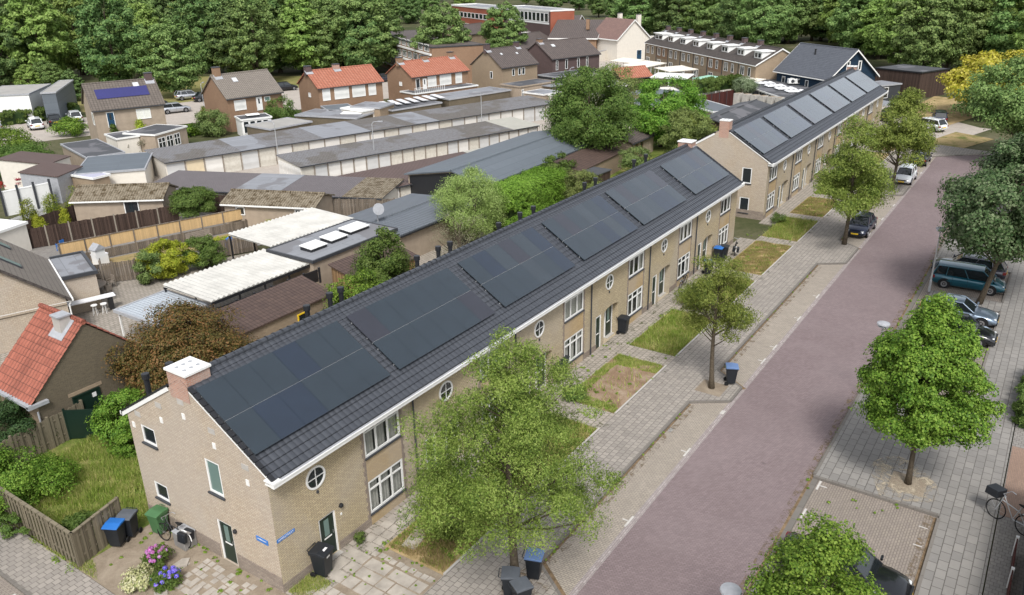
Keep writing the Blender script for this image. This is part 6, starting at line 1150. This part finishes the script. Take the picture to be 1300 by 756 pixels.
# red tiled outhouse : ridge along Y
def outhouse():
    x0,x1,y0,y1=.55,6.9,18.6,22.7; ze,zr=3.0,5.95; xm=3.72
    root=thing('outhouse','dark mossy brick outhouse with bright orange red tiled roof','outhouse',(x0,y0,0)); X=x1-x0; Y=y1-y0; m_=xm-x0
    w=MB(); w.quad((0,0,-.2),(X,0,-.2),(X,0,ze),(m_,0,zr-.06),(0,0,ze)); w.quad((X,Y,-.2),(0,Y,-.2),(0,Y,ze),(m_,Y,zr-.06),(X,Y,ze)); w.quad((X,0,-.2),(X,Y,-.2),(X,Y,ze),(X,0,ze)); w.build('wall',M['brick_dark'],root)
    w=MB(); w.quad((0,Y,-.2),(0,0,-.2),(0,0,ze),(0,Y,ze)); w.build('side_wall',M['brick_tan'],root)
    r=MB(); V=Vector((m_+.35,0,(zr-ze)*(m_+.35)/m_)); N=Vector((-V.z,0,V.x)).normalized(); tiled(r,(-.35,Y+.1,ze-(V.z-(zr-ze))),(0,-1,0),Y+.2,V.normalized(),V.length,N,.27,.36,.03,.035,6)
    V2=Vector((-(X-m_+.35),0,(zr-ze)*(X-m_+.35)/(X-m_))); N2=Vector((V2.z,0,-V2.x)).normalized(); N2=N2 if N2.z>0 else -N2; tiled(r,(X+.35,-.1,zr-V2.z),(0,1,0),Y+.2,V2.normalized(),V2.length,N2,.3,.4,.05,.05,6); ro=r.build('roof',M['tile_red'],root)
    k=MB(); 
    for i in range(20): k.lathe((m_,-.1+i*(Y+.2)/20,zr+.04),(0,1,0),[(0,.15),((Y+.2)/20,.13)],10)
    k.build('ridge_tiles',M['tile_red'],ro)
    k=MB(); k.box(-.55,-.33,-.2,Y,ze-.42,ze-.26); k.box(-.55,.5,-.22,-.0,ze-.5,ze-.32); k.build('gutter',M['zinc'],root); k=MB(); k.tube([(-.1,-.08,2.2),(-.1,-.08,0)],.05,8); k.build('downpipe',M['zinc'],root)
    chimney(root,m_-.75,m_-.15,.9,1.6,4.9,6.3,'stone','zinc',0); fl=MB(); fl.extr([(m_-1.0,.6,zr-.85),(m_-1.0,1.9,zr-.85),(m_+.0,1.9,zr+.1),(m_+.0,.6,zr+.1)],(0,0,.03)); fl.build('flashing',M['zinc'],ro)
    door(root,(1.7,0,.0),(1,0,0),(0,-1,0),1.5,2.15,depth=0,fm='doorgreen',glass=False,slot=False,label='dark green double door with a small white notice'); k=MB(); k.box(2.75,2.97,-.06,-.045,1.7,1.95); k.build('notice',M['sticker'],root)
    k=MB(); k.box(1.55,3.4,-.02,.0,2.2,2.4); k.build('lintel',M['brick_tan'],root)
outhouse()
t=thing('garden_gate','dark green wooden gate standing open beside the dark brick gable','gate',(1.6,18.3,0),R(-52)); k=MB(); k.box(0,1.5,-.03,.03,.1,1.8); k.build('gate_leaf',M['doorgreen'],t); k=MB(); k.box(-.08,0,-.05,.05,0,1.9); k.build('gate_post',M['doorgreen'],t)
# house at the right edge of the street (only its front corner shows)
t=thing('brick_house','corner of a dark red brick house with cream window at the right edge','house',(8,-24.25,0)); k=MB(); k.box(0,12.9,-9,0,-.2,2.9); k.build('wall',M['brick_brown'],t); k=MB(); k.box(-.2,13.1,-9.2,.25,2.9,3.05); k.build('flat_roof',M['fence_plum'],t)
for i in range(3): window(t,(11.6-i*4.2,0,.9),(-1,0,0),(0,1,0),2.6,1.7,3,None,gm='glassdark',fm='cream',interior=False,depth=.04,proud=.02)
fence('low brown topped front garden partition at the right edge',(17.8,-23.7),(13.4,-23.7),1.0,'fence_plum',1.8,'white')
flat('garage_kiosk','small dark kiosk with pale roof under the trees at the far end of the terraces',(1117,109),(1144,106),(1113,102),2.8,'darkgrey','felt_light','zinc',D=4,cat='kiosk',wins=[S_(a=.6,z=.6,w=1.6,h=1.8)])
flat('dark_barn','dark brown timber building in the shade of the upper right wood',(1112,86),(1170,92),(1106,78),4.5,'fence_dark','felt','black',D=8,cat='building')
flat('carport','pale grey carport roof directly behind the end of the second row',(1116,134),(1140,131),(1110,124),2.5,'white','felt_light','zinc',open_=True,D=5,cat='carport')
# ------------------------------------------------------------------ cars
def carpaint(name,c,metal=.3): n=NT(name,.28,.5); n.base(c); n.b.inputs['Metallic'].default_value=metal; n.b.inputs['Coat Weight'].default_value=.8; n.b.inputs['Coat Roughness'].default_value=.05; return n.m
M['carglass']=NT('car_glass',.04,.9).m; M['carglass'].node_tree.nodes['Principled BSDF'].inputs['Base Color'].default_value=(.012,.016,.018,1)
def car(label,loc,rz,paint,L=4.3,W=1.74,H=1.45,kind='hatch',group=None,name='parked_car',plates=True):
    """x forward. body lofted over stations; glasshouse lofted above the belt"""
    t=thing(name,label,'car',loc,rz,group); h=L/2
    hood={'hatch':.26,'sedan':.27,'van':.2,'estate':.27,'coupe':.3}[kind]; belt=.62*H
    if kind=='van': belt=.58*H
    st=[(-h,.42,belt*.80,.80),(-h+.05,.30,belt*.93,.88),(-h+.25,.24,belt*1.0,.95),(-h*.62,.2,belt*1.02,.995),(-h*.2,.19,belt*1.0,1.0),(h*.25,.19,belt*.98,1.0),(h-L*hood,.19,belt*.95,.99),(h-L*hood*.5,.2,belt*.88,.97),(h-.3,.23,belt*.80,.92),(h-.08,.27,belt*.68,.84),(h,.36,belt*.56,.74)]
    b=MB(); ring=[]
    for (x,z0,z1,wf) in st:
        w=W/2*wf; pr=[(-w*.82,z0),(-w*.97,z0+.10),(-w,z0+(z1-z0)*.5),(-w*.965,z1-.1),(-w*.88,z1-.015),(-w*.45,z1+.03),(0,z1+.04)]; pr=pr+[(-p[0],p[1]) for p in pr[-2::-1]]
        i=len(b.v); b.v+=[(x,p[0],p[1]) for p in pr]; ring.append((i,len(pr)))
    for (i,n),(j,_) in zip(ring[:-1],ring[1:]):
        for k in range(n): b.f.append((i+k,i+(k+1)%n,j+(k+1)%n,j+k)[::-1]); b.m.append(0)
    i,n=ring[0]; b.f.append(tuple(range(i,i+n))); b.m.append(0); i,n=ring[-1]; b.f.append(tuple(range(i+n-1,i-1,-1))); b.m.append(0)
    b.build('body',paint,t,smooth=True)
    # glasshouse
    xf=h-L*hood; g={'hatch':(xf+.12,xf-.55,-h+.55,-h+.12),'sedan':(xf+.1,xf-.6,-h+1.15,-h+.62),'van':(xf+.25,xf-.55,-h+.35,-h+.06),'estate':(xf+.1,xf-.6,-h+.45,-h+.1),'coupe':(xf+.05,xf-.7,-h+1.35,-h+.6)}[kind]
    w0,w1=W/2*.9,W/2*(.70 if kind!='van' else .78); zb=belt*.96; q=MB(); A=[(g[0],w0*.93,zb-.02),(g[1],w1,H-.05),(g[2],w1*.97,H-.06),(g[3],w0*.9,zb+.0)]
    for (a,c) in zip(A[:-1],A[1:]): q.quad((a[0],-a[1],a[2]),(a[0],a[1],a[2]),(c[0],c[1],c[2]),(c[0],-c[1],c[2]))
    for s in (-1,1): 
        q.quad(*[(a[0],s*a[1],a[2]) for a in (A if s<0 else A[::-1])])
    q.build('window_glass',M['carglass'],t)
    r=MB(); e=.02; P_=[(g[1]+.06,w1),( (g[1]+g[2])/2,w1*1.02),(g[2]-.06,w1*.97)]
    i0=len(r.v)
    for (x,w) in P_:
        zt=H-.02 if x==P_[1][0] else H-.045
        for yy,dz in ((-1.02,-.03),(-.9,.01),(-.4,.035),(0,.04),(.4,.035),(.9,.01),(1.02,-.03)): r.v.append((x,w*yy,zt+dz))
    for a in range(2):
        for k in range(6): r.f.append((i0+a*7+k,i0+a*7+k+1,i0+(a+1)*7+k+1,i0+(a+1)*7+k)); r.m.append(0)
    r.build('roof_panel',paint,t,smooth=True)
    pl=MB()
    for s in (-1,1):
        for (a,c,ww) in ((A[0],A[1],.05),(A[2],A[3],.07 if kind!='estate' else .05)): pl.tube([(a[0],s*a[1]*.99,a[2]),(c[0],s*c[1]*.99,c[2])],ww*.7,6)
        for f in ([.48] if kind in('hatch','coupe') else [.42,.78]):
            xb=g[0]+(g[3]-g[0])*f; xt=g[1]+(g[2]-g[1])*f; pl.tube([(xb,s*w0*.985,zb),(xt,s*w1*1.0,H-.06)],.032,5)
        pl.tube([(g[1],s*w1,H-.05),(g[2],s*w1*.97,H-.06)],.035,6)
    for i_ in range(0): pass
    pl.build('pillars',paint,t)
    for s in (-1,1):
        for x in (h-L*.19,-h+L*.19):
            k=MB(); R_=.31; k.lathe((x,s*(W/2-.2),R_),(0,s,0),[(0,R_*.8),(.01,R_),(.17,R_),(.2,R_*.93),(.2,R_*.7)],22); wh=k.build('wheel',M['rubber'],t)
            k=MB(); k.lathe((x,s*(W/2-.02),R_),(0,s,0),[(0,R_*.66),(.03,R_*.64),(.015,R_*.2),(.035,.05)],14); k.build('rim',M['chrome'],wh)
            k=MB(); k.lathe((x,s*(W/2-.03),R_+.02),(0,s,0),[(0,R_+.075),(.022,R_+.07)],22); k.build('wheel_arch',M['rubber'],t)
        k=MB(); k.obox((h-.42,s*(W/2*.88)-.02*s,belt*.58),(.34,-s*.13,-.02),(0,-s*.2,0),(0,0,.15)); k.build('headlight',M['lamp_clear'],t,bevel=.03)
        k=MB(); k.obox((-h+.0,s*(W/2*.86),belt*.68),(.22,s*.09,0),(0,-s*.22,0),(0,0,.2)); k.build('tail_light',M['lamp_red'],t,bevel=.03)
        k=MB(); k.obox((xf-.02,s*(W/2*.93),belt*.98),(.1,0,0),(0,s*.2,.02),(0,0,.13)); k.build('door_mirror',paint,t,bevel=.03)
        k=MB(); k.box(-.02,.0,s*W/2*.99-.005,s*W/2*.99+.005,.35,belt*.92); k.box(-h*.42,-h*.42+.02,s*W/2*.985-.005,s*W/2*.985+.006,.4,belt*.92); k.build('door_gap',M['rubber'],t)
    k=MB(); k.box(h-.01,h+.03,-.28,.28,.36,.47); k.build('number_plate',M['plate'],t); k=MB(); k.box(-h-.03,-h+.02,-.28,.28,.55,.66); k.build('number_plate',M['plate'],t)
    k=MB(); k.box(h-.05,h+.025,-.45,.45,.5,.6); k.box(h-.1,h+.01,-.6,.6,.24,.34); k.build('grille',M['black'],t)
    return t
P_navy=carpaint('dark_blue_car_paint',(.012,.018,.045)); P_silver=carpaint('silver_car_paint',(.5,.52,.55),.6); P_black=carpaint('black_car_paint',(.01,.011,.014)); P_teal=carpaint('teal_car_paint',(.004,.075,.11)); P_steel=carpaint('steel_blue_car_paint',(.16,.21,.27),.6); P_char=carpaint('charcoal_car_paint',(.035,.035,.05)); P_white=carpaint('white_car_paint',(.72,.74,.76),0); P_green=carpaint('dark_green_black_paint',(.008,.016,.016)); P_blue=carpaint('bright_blue_paint',(.02,.2,.5))
CK=1.1
def C_(o,s=CK): o.scale=(s,s,s); return o
C_(car('dark blue sedan parked at the kerb next to a street tree trunk',(59.6,-8.55,0),R(180),P_navy,4.4,1.75,1.44,'sedan'))
C_(car('silver white hatchback parked at the left kerb farther up the street',(80.6,-8.55,0),R(180),P_white,4.2,1.72,1.48,'hatch'))
C_(car('black car with red tail lights seen from behind at the end of the street',(90.6,-8.5,0),R(0),P_green,4.3,1.7,1.42,'hatch'))
C_(car('teal blue people carrier parked nose away from the road under the dark maple',(49.6,-18.3,0),R(-88),P_teal,4.4,1.78,1.56,'van'))
C_(car('charcoal estate parked just behind the teal people carrier',(52.6,-18.0,0),R(91),P_char,4.6,1.78,1.45,'estate'))
C_(car('steel blue grey coupe half hidden by the bright maple',(43.0,-18.5,0),R(-90),P_steel,4.3,1.78,1.36,'coupe'))
C_(car('black car mostly hidden behind the bright maple crown',(39.6,-18.7,0),R(-90),P_black,4.3,1.75,1.42,'hatch'))
C_(car('dark car with light rear window, hidden farther down behind the bright maple',(32.6,-18.2,0),R(-90),P_char,4.3,1.75,1.42,'hatch'))
C_(car('black car under the maple at the bottom edge',(12.5,-18.2,0),R(-90),P_black,4.5,1.8,1.42,'sedan'))
for i,(u,v,p_,k_,rz,lb) in enumerate([(46,163,P_white,'hatch',70,'white hatchback, left one of the row by the long hedge'),(70,158,P_black,'sedan',68,'black sedan between two white cars by the long hedge'),(96,154,P_white,'hatch',68,'white car right of the black one, touching the tan house'),(-6,166,P_silver,'hatch',70,'pale car cut by the left edge near the hedge'),
  (223,143,P_silver,'hatch',-20,'silver car nearer the house, right of the tan house'),(240,126,P_silver,'estate',-20,'silver car on the far side under the free standing tree'),(208,141,P_char,'hatch',-20,'dark car half hidden behind the tan house corner'),(262,128,P_black,'sedan',-20,'black car left of the capped chimney house'),
  (362,115,P_black,'estate',-20,'black car with light stripes between the grey and red roofed houses'),(606,95,P_blue,'hatch',-20,'bright blue car between the red roofed and the pale brick house'),(486,104,P_char,'hatch',-20,'dark car between the two red roofed houses'),
  (1192,155,P_navy,'hatch',10,'dark car under the golden tree'),(1178,165,P_white,'hatch',60,'white car behind the farthest street tree'),(1128,152,P_black,'van',0,'black van parked behind the end of the second row'),(484,104,P_char,'hatch',70,'')]):
    if lb: p=G(u,v); C_(car(lb,p,R(rz),p_,4.3,1.75,1.48,k_),1.15)
# ------------------------------------------------------------------ wheelie bins
def wbin(label,loc,rz,body,lid,mark=False,lidopen=False,h=1.07,group='wheelie bins'):
    t=thing('wheelie_bin',label,'bin',loc,rz,None); b=MB(); z0,z1=.1,h-.1
    i=len(b.v); L0=[(-.22,-.22),(.22,-.22),(.22,.2),(-.22,.2)]; L1=[(-.28,-.3),(.28,-.3),(.28,.27),(-.28,.27)]
    for L_,z in ((L0,z0),(L1,z1)): b.v+=[(x,y,z) for x,y in L_]
    b.f+=[(i+3,i+2,i+1,i),(i+4,i+5,i+6,i+7)]+[(i+k,i+(k+1)%4,i+4+(k+1)%4,i+4+k) for k in range(4)]; b.m+=[0]*6
    b.build('body',M[body],t,bevel=.03); r=MB(); r.box(-.3,.3,-.32,.29,z1-.06,z1-.001); r.build('rim',M[body],t,bevel=.012)
    l=MB(); l.extr([(-.31,-.345,z1),(-.31,-.345,z1+.045),(-.31,-.05,z1+.1),(-.31,.3,z1+.075),(-.31,.3,z1)],(.62,0,0)); lo=l.build('lid',M[lid],t,bevel=.02)
    k=MB(); k.tube([(-.22,.31,z1+.02),(-.22,.38,z1+.05),(.22,.38,z1+.05),(.22,.31,z1+.02)],.016,6); k.build('handle',M[body],t)
    for s in (-1,1): k=MB(); k.lathe((s*.25,.22,.11),(s,0,0),[(0,.11),(.05,.11)],14); k.build('wheel',M['rubber'],t)
    if mark: k=MB(); k.extr([(-.09,-.2,z1+.087),(.12,-.2,z1+.087),(.1,-.12,z1+.1),(-.06,-.12,z1+.1)],(0,0,.004)); k.build('label_patch',M['sticker'],lo); k=MB(); k.box(-.1,.06,-.297,-.285,z1-.16,z1-.1); k.build('front_patch',M['sticker'],t)
    return t
def bn(u,v,z,rz,body,lid,label,mark=False,s=1.12): p=G(u,v,z); o=wbin(label,p,R(rz),body,lid,mark); o.scale=(s,s,s); return o
bn(411,729,.05,12,'bin_black','bin_black','black bin with white patches left of the first front door',True,1.22)
bn(151,692,.05,-62,'bin_black','bin_blue','dark bin with bright blue lid beside the corner fence')
bn(167,680,.05,-62,'bin_black','bin_greylid','dark bin with grey lid behind the blue lidded one by the fence')
bn(205,676,.05,-80,'bin_green','bin_green','green bin against the near gable behind the bicycle')
bn(678,733,.12,20,'bin_black','bin_palblue','faded blue lidded bin on the kerb right of the nearest tree trunk')
bn(648,757,.12,30,'bin_black','bin_greylid','grey lidded bin left of the nearest tree trunk at the bottom edge')
bn(662,772,.12,60,'bin_black','bin_greylid','grey bin mostly below the bottom edge at the nearest trunk')
bn(927,487,.12,25,'bin_black','bin_palblue','blue lidded bin standing alone on the kerb beside a street tree')
bn(706,484,.05,10,'bin_black','bin_black','black bin by the third porch, nearer of a close pair')
bn(714,476,.05,18,'bin_black','bin_black','black bin by the third porch, farther of a close pair')
bn(791,423,.05,5,'bin_black','bin_black','single black bin right of the fourth porch')
bn(911,331,.05,5,'bin_black','bin_blue','blue lidded bin of the far pair by the last porch')
bn(918,329,.05,5,'bin_black','bin_black','black bin beside the blue lidded one by the last porch')
bn(898,349,.05,40,'bin_black','bin_palblue','dark bin with pale blue lid among shrubs by the last porch')
bn(558,629,.05,20,'bin_black','bin_black','black bin behind the nearest tree by the first window',False,.9)
# ------------------------------------------------------------------ bicycles
def bike(label,loc,rz,bags=True,crate=False,fm='black',lean=8):
    t=thing('bicycle',label,'bicycle',loc,rz); t.rotation_euler=(R(lean),0,rz); 
    for x in (-.52,.54):
        k=MB(); n=24; r=.34; k.tube([(x+r*math.cos(2*PI*i/n),0,.35+r*math.sin(2*PI*i/n)) for i in range(n+1)],.022,6,cap=False); w=k.build('wheel',M['rubber'],t)
        k=MB()
        for i in range(8): k.tube([(x,0,.35),(x+.33*math.cos(PI*i/4),0,.35+.33*math.sin(PI*i/4))],.004,3)
        k.lathe((x,-.04,.35),(0,1,0),[(0,.03),(.08,.03)],8); k.build('spokes',M['chrome'],w)
    k=MB()
    for a,b in [((.54,0,.35),(.4,0,.95)),((.4,0,.95),(-.08,0,.32)),((.42,0,.78),(-.2,0,.7)),((-.08,0,.32),(-.24,0,.9)),((-.08,0,.32),(-.52,0,.35)),((-.52,0,.35),(-.2,0,.72))]: k.tube([a,b],.018,6)
    k.build('frame',M[fm],t); k=MB(); k.tube([(.4,0,.95),(.37,0,1.08)],.014,6); k.tube([(.2,-.28,1.08),(.34,-.24,1.12),(.38,0,1.08),(.34,.24,1.12),(.2,.28,1.08)],.014,6); k.build('handlebar',M['chrome'],t)
    k=MB(); k.extr([(-.4,-.09,.93),(-.14,-.03,.93),(-.12,.03,.93),(-.4,.09,.93)],(0,0,.05)); k.build('saddle',M['rubber'],t,bevel=.015)
    k=MB(); k.box(-.85,-.35,-.06,.06,.7,.72); k.tube([(-.8,0,.7),(-.52,0,.35)],.01,4); k.build('carrier',M['chrome'],t)
    k=MB(); n=9; k.tube([(-.52+.39*math.cos(PI*(.95-.75*i/n)),0,.35+.39*math.sin(PI*(.95-.75*i/n))) for i in range(n+1)],.018,5); k.build('mudguard',M['white' if bags else 'black'],t)
    if bags:
        for s in (-1,1): k=MB(); k.box(-.8,-.42,s*.08,s*.24,.36,.74); k.build('pannier',M['bin_black'],t,bevel=.03)
    if crate: k=MB(); k.box(.5,.95,-.26,.26,.82,1.1); k.build('front_crate',M['bin_black'],t,bevel=.02)
    return t
bike('black bicycle with dark panniers leaning by the near gable and green bin',G(222,691,.05),math.atan2((G(237,697)-G(205,684)).y,(G(237,697)-G(205,684)).x)+PI,True,False).scale=(1.15,)*3
bike('dark bicycle parked beyond the last ground floor window of the first row',G(932,322,.05),R(20),True,False).scale=(1.1,)*3
bike('dark bicycle against the wall below the fifth ground floor window',G(866,365,.05),R(5),False,False).scale=(1.1,)*3
bike('light grey bicycle with a black front crate at the right edge',G(1279,668,.1),R(60),False,True,'steel').scale=(1.25,)*3
t=thing('crate_box','pale grey utility box on the near gable wall behind the bicycle','box',(-.34,5.8,.05)); k=MB(); k.box(-.3,.3,-.38,.38,0,.72); k.build('casing',M['stone_dark'],t,bevel=.02); k=MB(); k.box(-.32,.31,-.4,.4,.72,.76); k.build('lid',M['zinc'],t)
# ------------------------------------------------------------------ street lamps
def lamp(label,loc,h=5.2,rz=0,style='disc',group=None):
    t=thing('street_lamp',label,'street lamp',loc,rz,group); k=MB(); k.tube([(0,0,0),(0,0,.9),(0,0,.92),(0,0,h)],[.09,.09,.06,.045],10); k.build('pole',M['steel'],t)
    k=MB()
    if style=='disc': k.lathe((0,0,h),(0,0,1),[(0,.1),(.06,.24),(.12,.34),(.18,.32),(.26,.08)],18)
    else: k.tube([(0,0,h),(.2,0,h+.25),(.9,0,h+.3)],.04,6); k.box(.7,1.3,-.1,.1,h+.25,h+.36)
    o=k.build('lamp_head',M['zinc'],t); 
    if style=='disc': k=MB(); k.lathe((0,0,h-.1),(0,0,1),[(0,.12),(.1,.28)],14); k.build('diffuser',M['lamp_clear'],o)
    return t
lamp('street lamp with a round disc head at the right kerb before the dark estate',(47.0,-16.1,.1),4.7)
def at_h(u,v,h):  p=G(u,v,h); return (p.x,p.y,0)
lamp('disc headed street lamp mostly hidden by the bright maple',at_h(1122,410,5.0),4.8)
lamp('disc headed street lamp cut off at the bottom beside the lower maple',at_h(928,748,5.0),4.8)
lamp('lamp post standing in the court before the left of the long garages',G(355,212),5.2,R(80),'arm'); lamp('lamp post with a small head in front of the middle garages',G(477,217),5.6,R(-60),'arm'); lamp('lamp post by the right end of the long garages near the striped roofs',G(612,167),5.4,R(150),'arm')
lamp('curved twin lamp post left of the airy tree',G(723,135),6.0,R(0),'arm'); lamp('curved twin lamp post right of its neighbour by the airy tree',G(745,135),6.0,R(180),'arm'); lamp('thin pole with lamp beside the brick chimney house',G(261,147),5.0,R(30),'arm'); lamp('lamp post beside the bright blue car',G(598,103),5.0,R(30),'arm')
# ------------------------------------------------------------------ gardens: furniture
def bench(label,loc,rz):
    t=thing('garden_bench',label,'bench',loc,rz)
    for x in (-.8,.8): k=MB(); k.box(x-.04,x+.04,-.25,-.17,0,.45); k.box(x-.04,x+.04,.2,.27,0,.95); k.box(x-.04,x+.04,-.25,.25,.58,.64); k.build('side_frame',M['wood_grey'],t)
    k=MB(); 
    for i in range(4): k.box(-.9,.9,-.25+i*.12,-.15+i*.12,.43,.46)
    k.build('seat',M['wood_grey'],t); k=MB()
    for i in range(4): k.box(-.9,.9,.21,.24,.52+i*.12,.61+i*.12)
    k.build('backrest',M['wood_grey'],t); return t
bench('weathered slatted bench behind the lime shrub',G(255,311),R(-12)).scale=(1.25,)*3
def gchair(label,loc,rz,m_='wood_grey',grp='chairs around the round garden table'):
    t=thing('garden_chair',label,'chair',loc,rz,grp)
    for x in (-.23,.23):
        for y in (-.22,.22): k=MB(); k.box(x-.025,x+.025,y-.025,y+.025,0,.95 if y>0 else .62); k.build('leg',M[m_],t)
    k=MB(); k.box(-.25,.25,-.24,.24,.42,.46); k.build('seat',M[m_],t); k=MB(); k.box(-.25,.25,.2,.235,.55,.98); k.build('backrest',M[m_],t); k=MB(); k.box(-.28,-.22,-.24,.24,.62,.66); k.box(.22,.28,-.24,.24,.62,.66); k.build('armrest',M[m_],t); return t
c=G(115,374); t=thing('garden_table','round weathered garden table with chairs behind the corner house','table',c); k=MB(); k.lathe((0,0,.72),(0,0,1),[(0,1.25),(.05,1.25)],24); k.build('tabletop',M['wood_grey'],t)
for a in (45,135,225,315): k=MB(); k.box(math.cos(R(a))*.6-.05,math.cos(R(a))*.6+.05,math.sin(R(a))*.6-.05,math.sin(R(a))*.6+.05,0,.72); k.build('leg',M['wood_grey'],t)
for a,lb in ((80,'chair behind the round garden table against the fence'),(0,'chair to the right of the round garden table'),(-75,'chair in front of the round garden table'),(35,'chair at the far right of the round garden table')): gchair(lb,(c.x+1.75*math.cos(R(a)),c.y+1.75*math.sin(R(a)),0),R(a-90))
for i in range(2):
    p=G(122+i*12,400-i*2,0); t=thing('bar_stool',['left','right'][i]+' white stool beside the grey bar counter','stool',p); k=MB(); k.lathe((0,0,.72),(0,0,1),[(0,.22),(.06,.22)],14); k.build('seat',M['white'],t)
    for a in range(4): k=MB(); k.tube([(.1*math.cos(a*PI/2),.1*math.sin(a*PI/2),.72),(.2*math.cos(a*PI/2),.2*math.sin(a*PI/2),0)],.02,5); k.build('leg',M['white'],t)
p=G(100,402); t=thing('bar_counter','pale grey slab topped garden counter behind the red tiled roof','counter',p,R(-18)); k=MB(); k.box(-1.7,2.6,-.35,.35,1.02,1.1); k.build('counter_top',M['lav_white'],t); k=MB(); k.box(-1.6,-1.2,-.25,.25,0,1.02); k.box(2.1,2.4,-.25,.25,0,1.02); k.build('base',M['black'],t)
t=thing('bird_house','white bird house on a tall pole in the garden behind the fence','bird house',G(131,350)); k=MB(); k.tube([(0,0,0),(0,0,1.6)],.05,6); k.build('pole',M['wood_grey'],t); k=MB(); k.box(-.4,.4,-.35,.35,1.6,2.3); k.build('box',M['white'],t); k=MB(); k.extr([(-.5,-.45,2.3),(0,-.45,2.75),(.5,-.45,2.3)],(0,.9,0)); k.build('roof',M['zinc'],t)
t=thing('garden_post','stone pillar ornament before the grey fence','ornament',G(161,352)); k=MB(); k.lathe((0,0,0),(0,0,1),[(0,.22),(.1,.22),(.15,.14),(.9,.12),(1.0,.2),(1.1,.05)],12); k.build('column',M['stone'],t)
t=thing('garden_post','tall pale wooden post beside the round garden table','post',G(134,368)); k=MB(); k.tube([(0,0,0),(0,0,2.4)],.08,8); k.build('post',M['wood_grey'],t)
t=thing('clutter_box','white freezer like box on the lawn between the fences','box',G(129,336)); k=MB(); k.box(-.5,.5,-.45,.45,0,.9); k.build('casing',M['white'],t,bevel=.03); k=MB(); k.box(-.52,.52,-.47,.47,.9,.97); k.build('lid',M['lav_white'],t)
t=thing('covered_barbecue','blue and black covered barbecue beside the corrugated roof','barbecue',G(294,322)); k=MB(); k.lathe((0,0,0),(0,0,1),[(0,.35),(.9,.4),(1.3,.38),(1.5,.1)],12); k.build('cover',M['bin_blue'],t); k=MB(); k.lathe((.35,0,0),(0,0,1),[(0,.25),(1.1,.28),(1.2,.1)],10); k.build('side_pouch',M['bin_black'],t)
for i in range(9):
    p=G(98+rs.uniform(0,34),346+rs.uniform(-6,8)); t=thing('clutter','assorted garden junk lying on the lawn between the grey fences','junk',p,rs.uniform(0,3),'garden junk between the fences'); k=MB(); k.box(-.25,.3,-.18,.2,0,rs.uniform(.15,.5)); k.build('box',[M['bin_black'],M['white'],M['signblue'],M['wood_grey']][i%4],t,bevel=.04)
for i,(u,v,lb,mm) in enumerate([(78,318,'dark blue plastic chair by the end of the dark fence','bin_blue'),(86,322,'white plastic chair by the end of the bamboo fence','white')]): gchair(lb,G(u,v),R(200+i*40),mm,None)
t=thing('plastic_crate','bright blue plastic tub on the shed yard beside the dark fence','tub',G(173,263)); k=MB(); k.lathe((0,0,0),(0,0,1),[(0,.4),(.5,.55),(.52,.5)],12); k.build('tub',M['bin_blue'],t)
for i in range(3):
    p=(rs.uniform(-3,-1),rs.uniform(3,6),.06)
    t=thing('stone_slab',['small pale slab on the bare soil, nearest the pavement','loose pale slab beside the variegated plant','loose grey slab between the bins and hydrangea'][i],'slab',p,rs.uniform(0,3)); k=MB(); k.box(-.25,.25,-.15,.15,0,.05); k.build('slab',M['slab'],t)
# tree pits
for (x,y,lb) in ((20.8,-19.2,'sandy square tree pit round the bright maple trunk'),(24.7,-8.1,'small tree pit of the lone street tree')):
    k=MB(); k.box(x-.75,x+.75,y-.75,y+.75,.0,.125); struct(k,'tree_pit',M['soil'])
# ------------------------------------------------------------------ light
w=bpy.data.worlds.new('World'); S.world=w; w.use_nodes=True; nt=w.node_tree; bg=nt.nodes['Background']
SE,SA=R(52),R(215)   # sun elevation; compass-style azimuth of the vector towards the sun (from +X, counter clockwise)
sk=nt.nodes.new('ShaderNodeTexSky'); sk.sky_type='NISHITA'; sk.sun_disc=False; sk.sun_elevation=SE; sk.sun_rotation=R(90)-SA; sk.air_density=1.0; sk.dust_density=2.5; sk.ozone_density=1.0
hs=nt.nodes.new('ShaderNodeHueSaturation'); hs.inputs['Saturation'].default_value=.3; hs.inputs['Value'].default_value=1.0
nt.links.new(sk.outputs[0],hs.inputs['Color']); nt.links.new(hs.outputs[0],bg.inputs['Color']); bg.inputs['Strength'].default_value=.145
sl=bpy.data.lights.new('sun','SUN'); so=bpy.data.objects.new('sun',sl); COL.objects.link(so); sl.energy=1.9; sl.angle=R(13); sl.color=(1,.97,.93)
d=Vector((math.cos(SE)*math.cos(SA),math.cos(SE)*math.sin(SA),math.sin(SE))); so.rotation_euler=d.to_track_quat('Z','Y').to_euler(); so.location=(0,0,60)
vs=S.view_settings; vs.view_transform='Standard'; vs.look='None'; vs.gamma=1; vs.use_curve_mapping=False; vs.exposure=.64
S.render.engine='CYCLES'; S.cycles.max_bounces=6; S.cycles.transparent_max_bounces=8; S.cycles.diffuse_bounces=3; S.cycles.glossy_bounces=3
S.render.resolution_x=1024; S.render.resolution_y=595
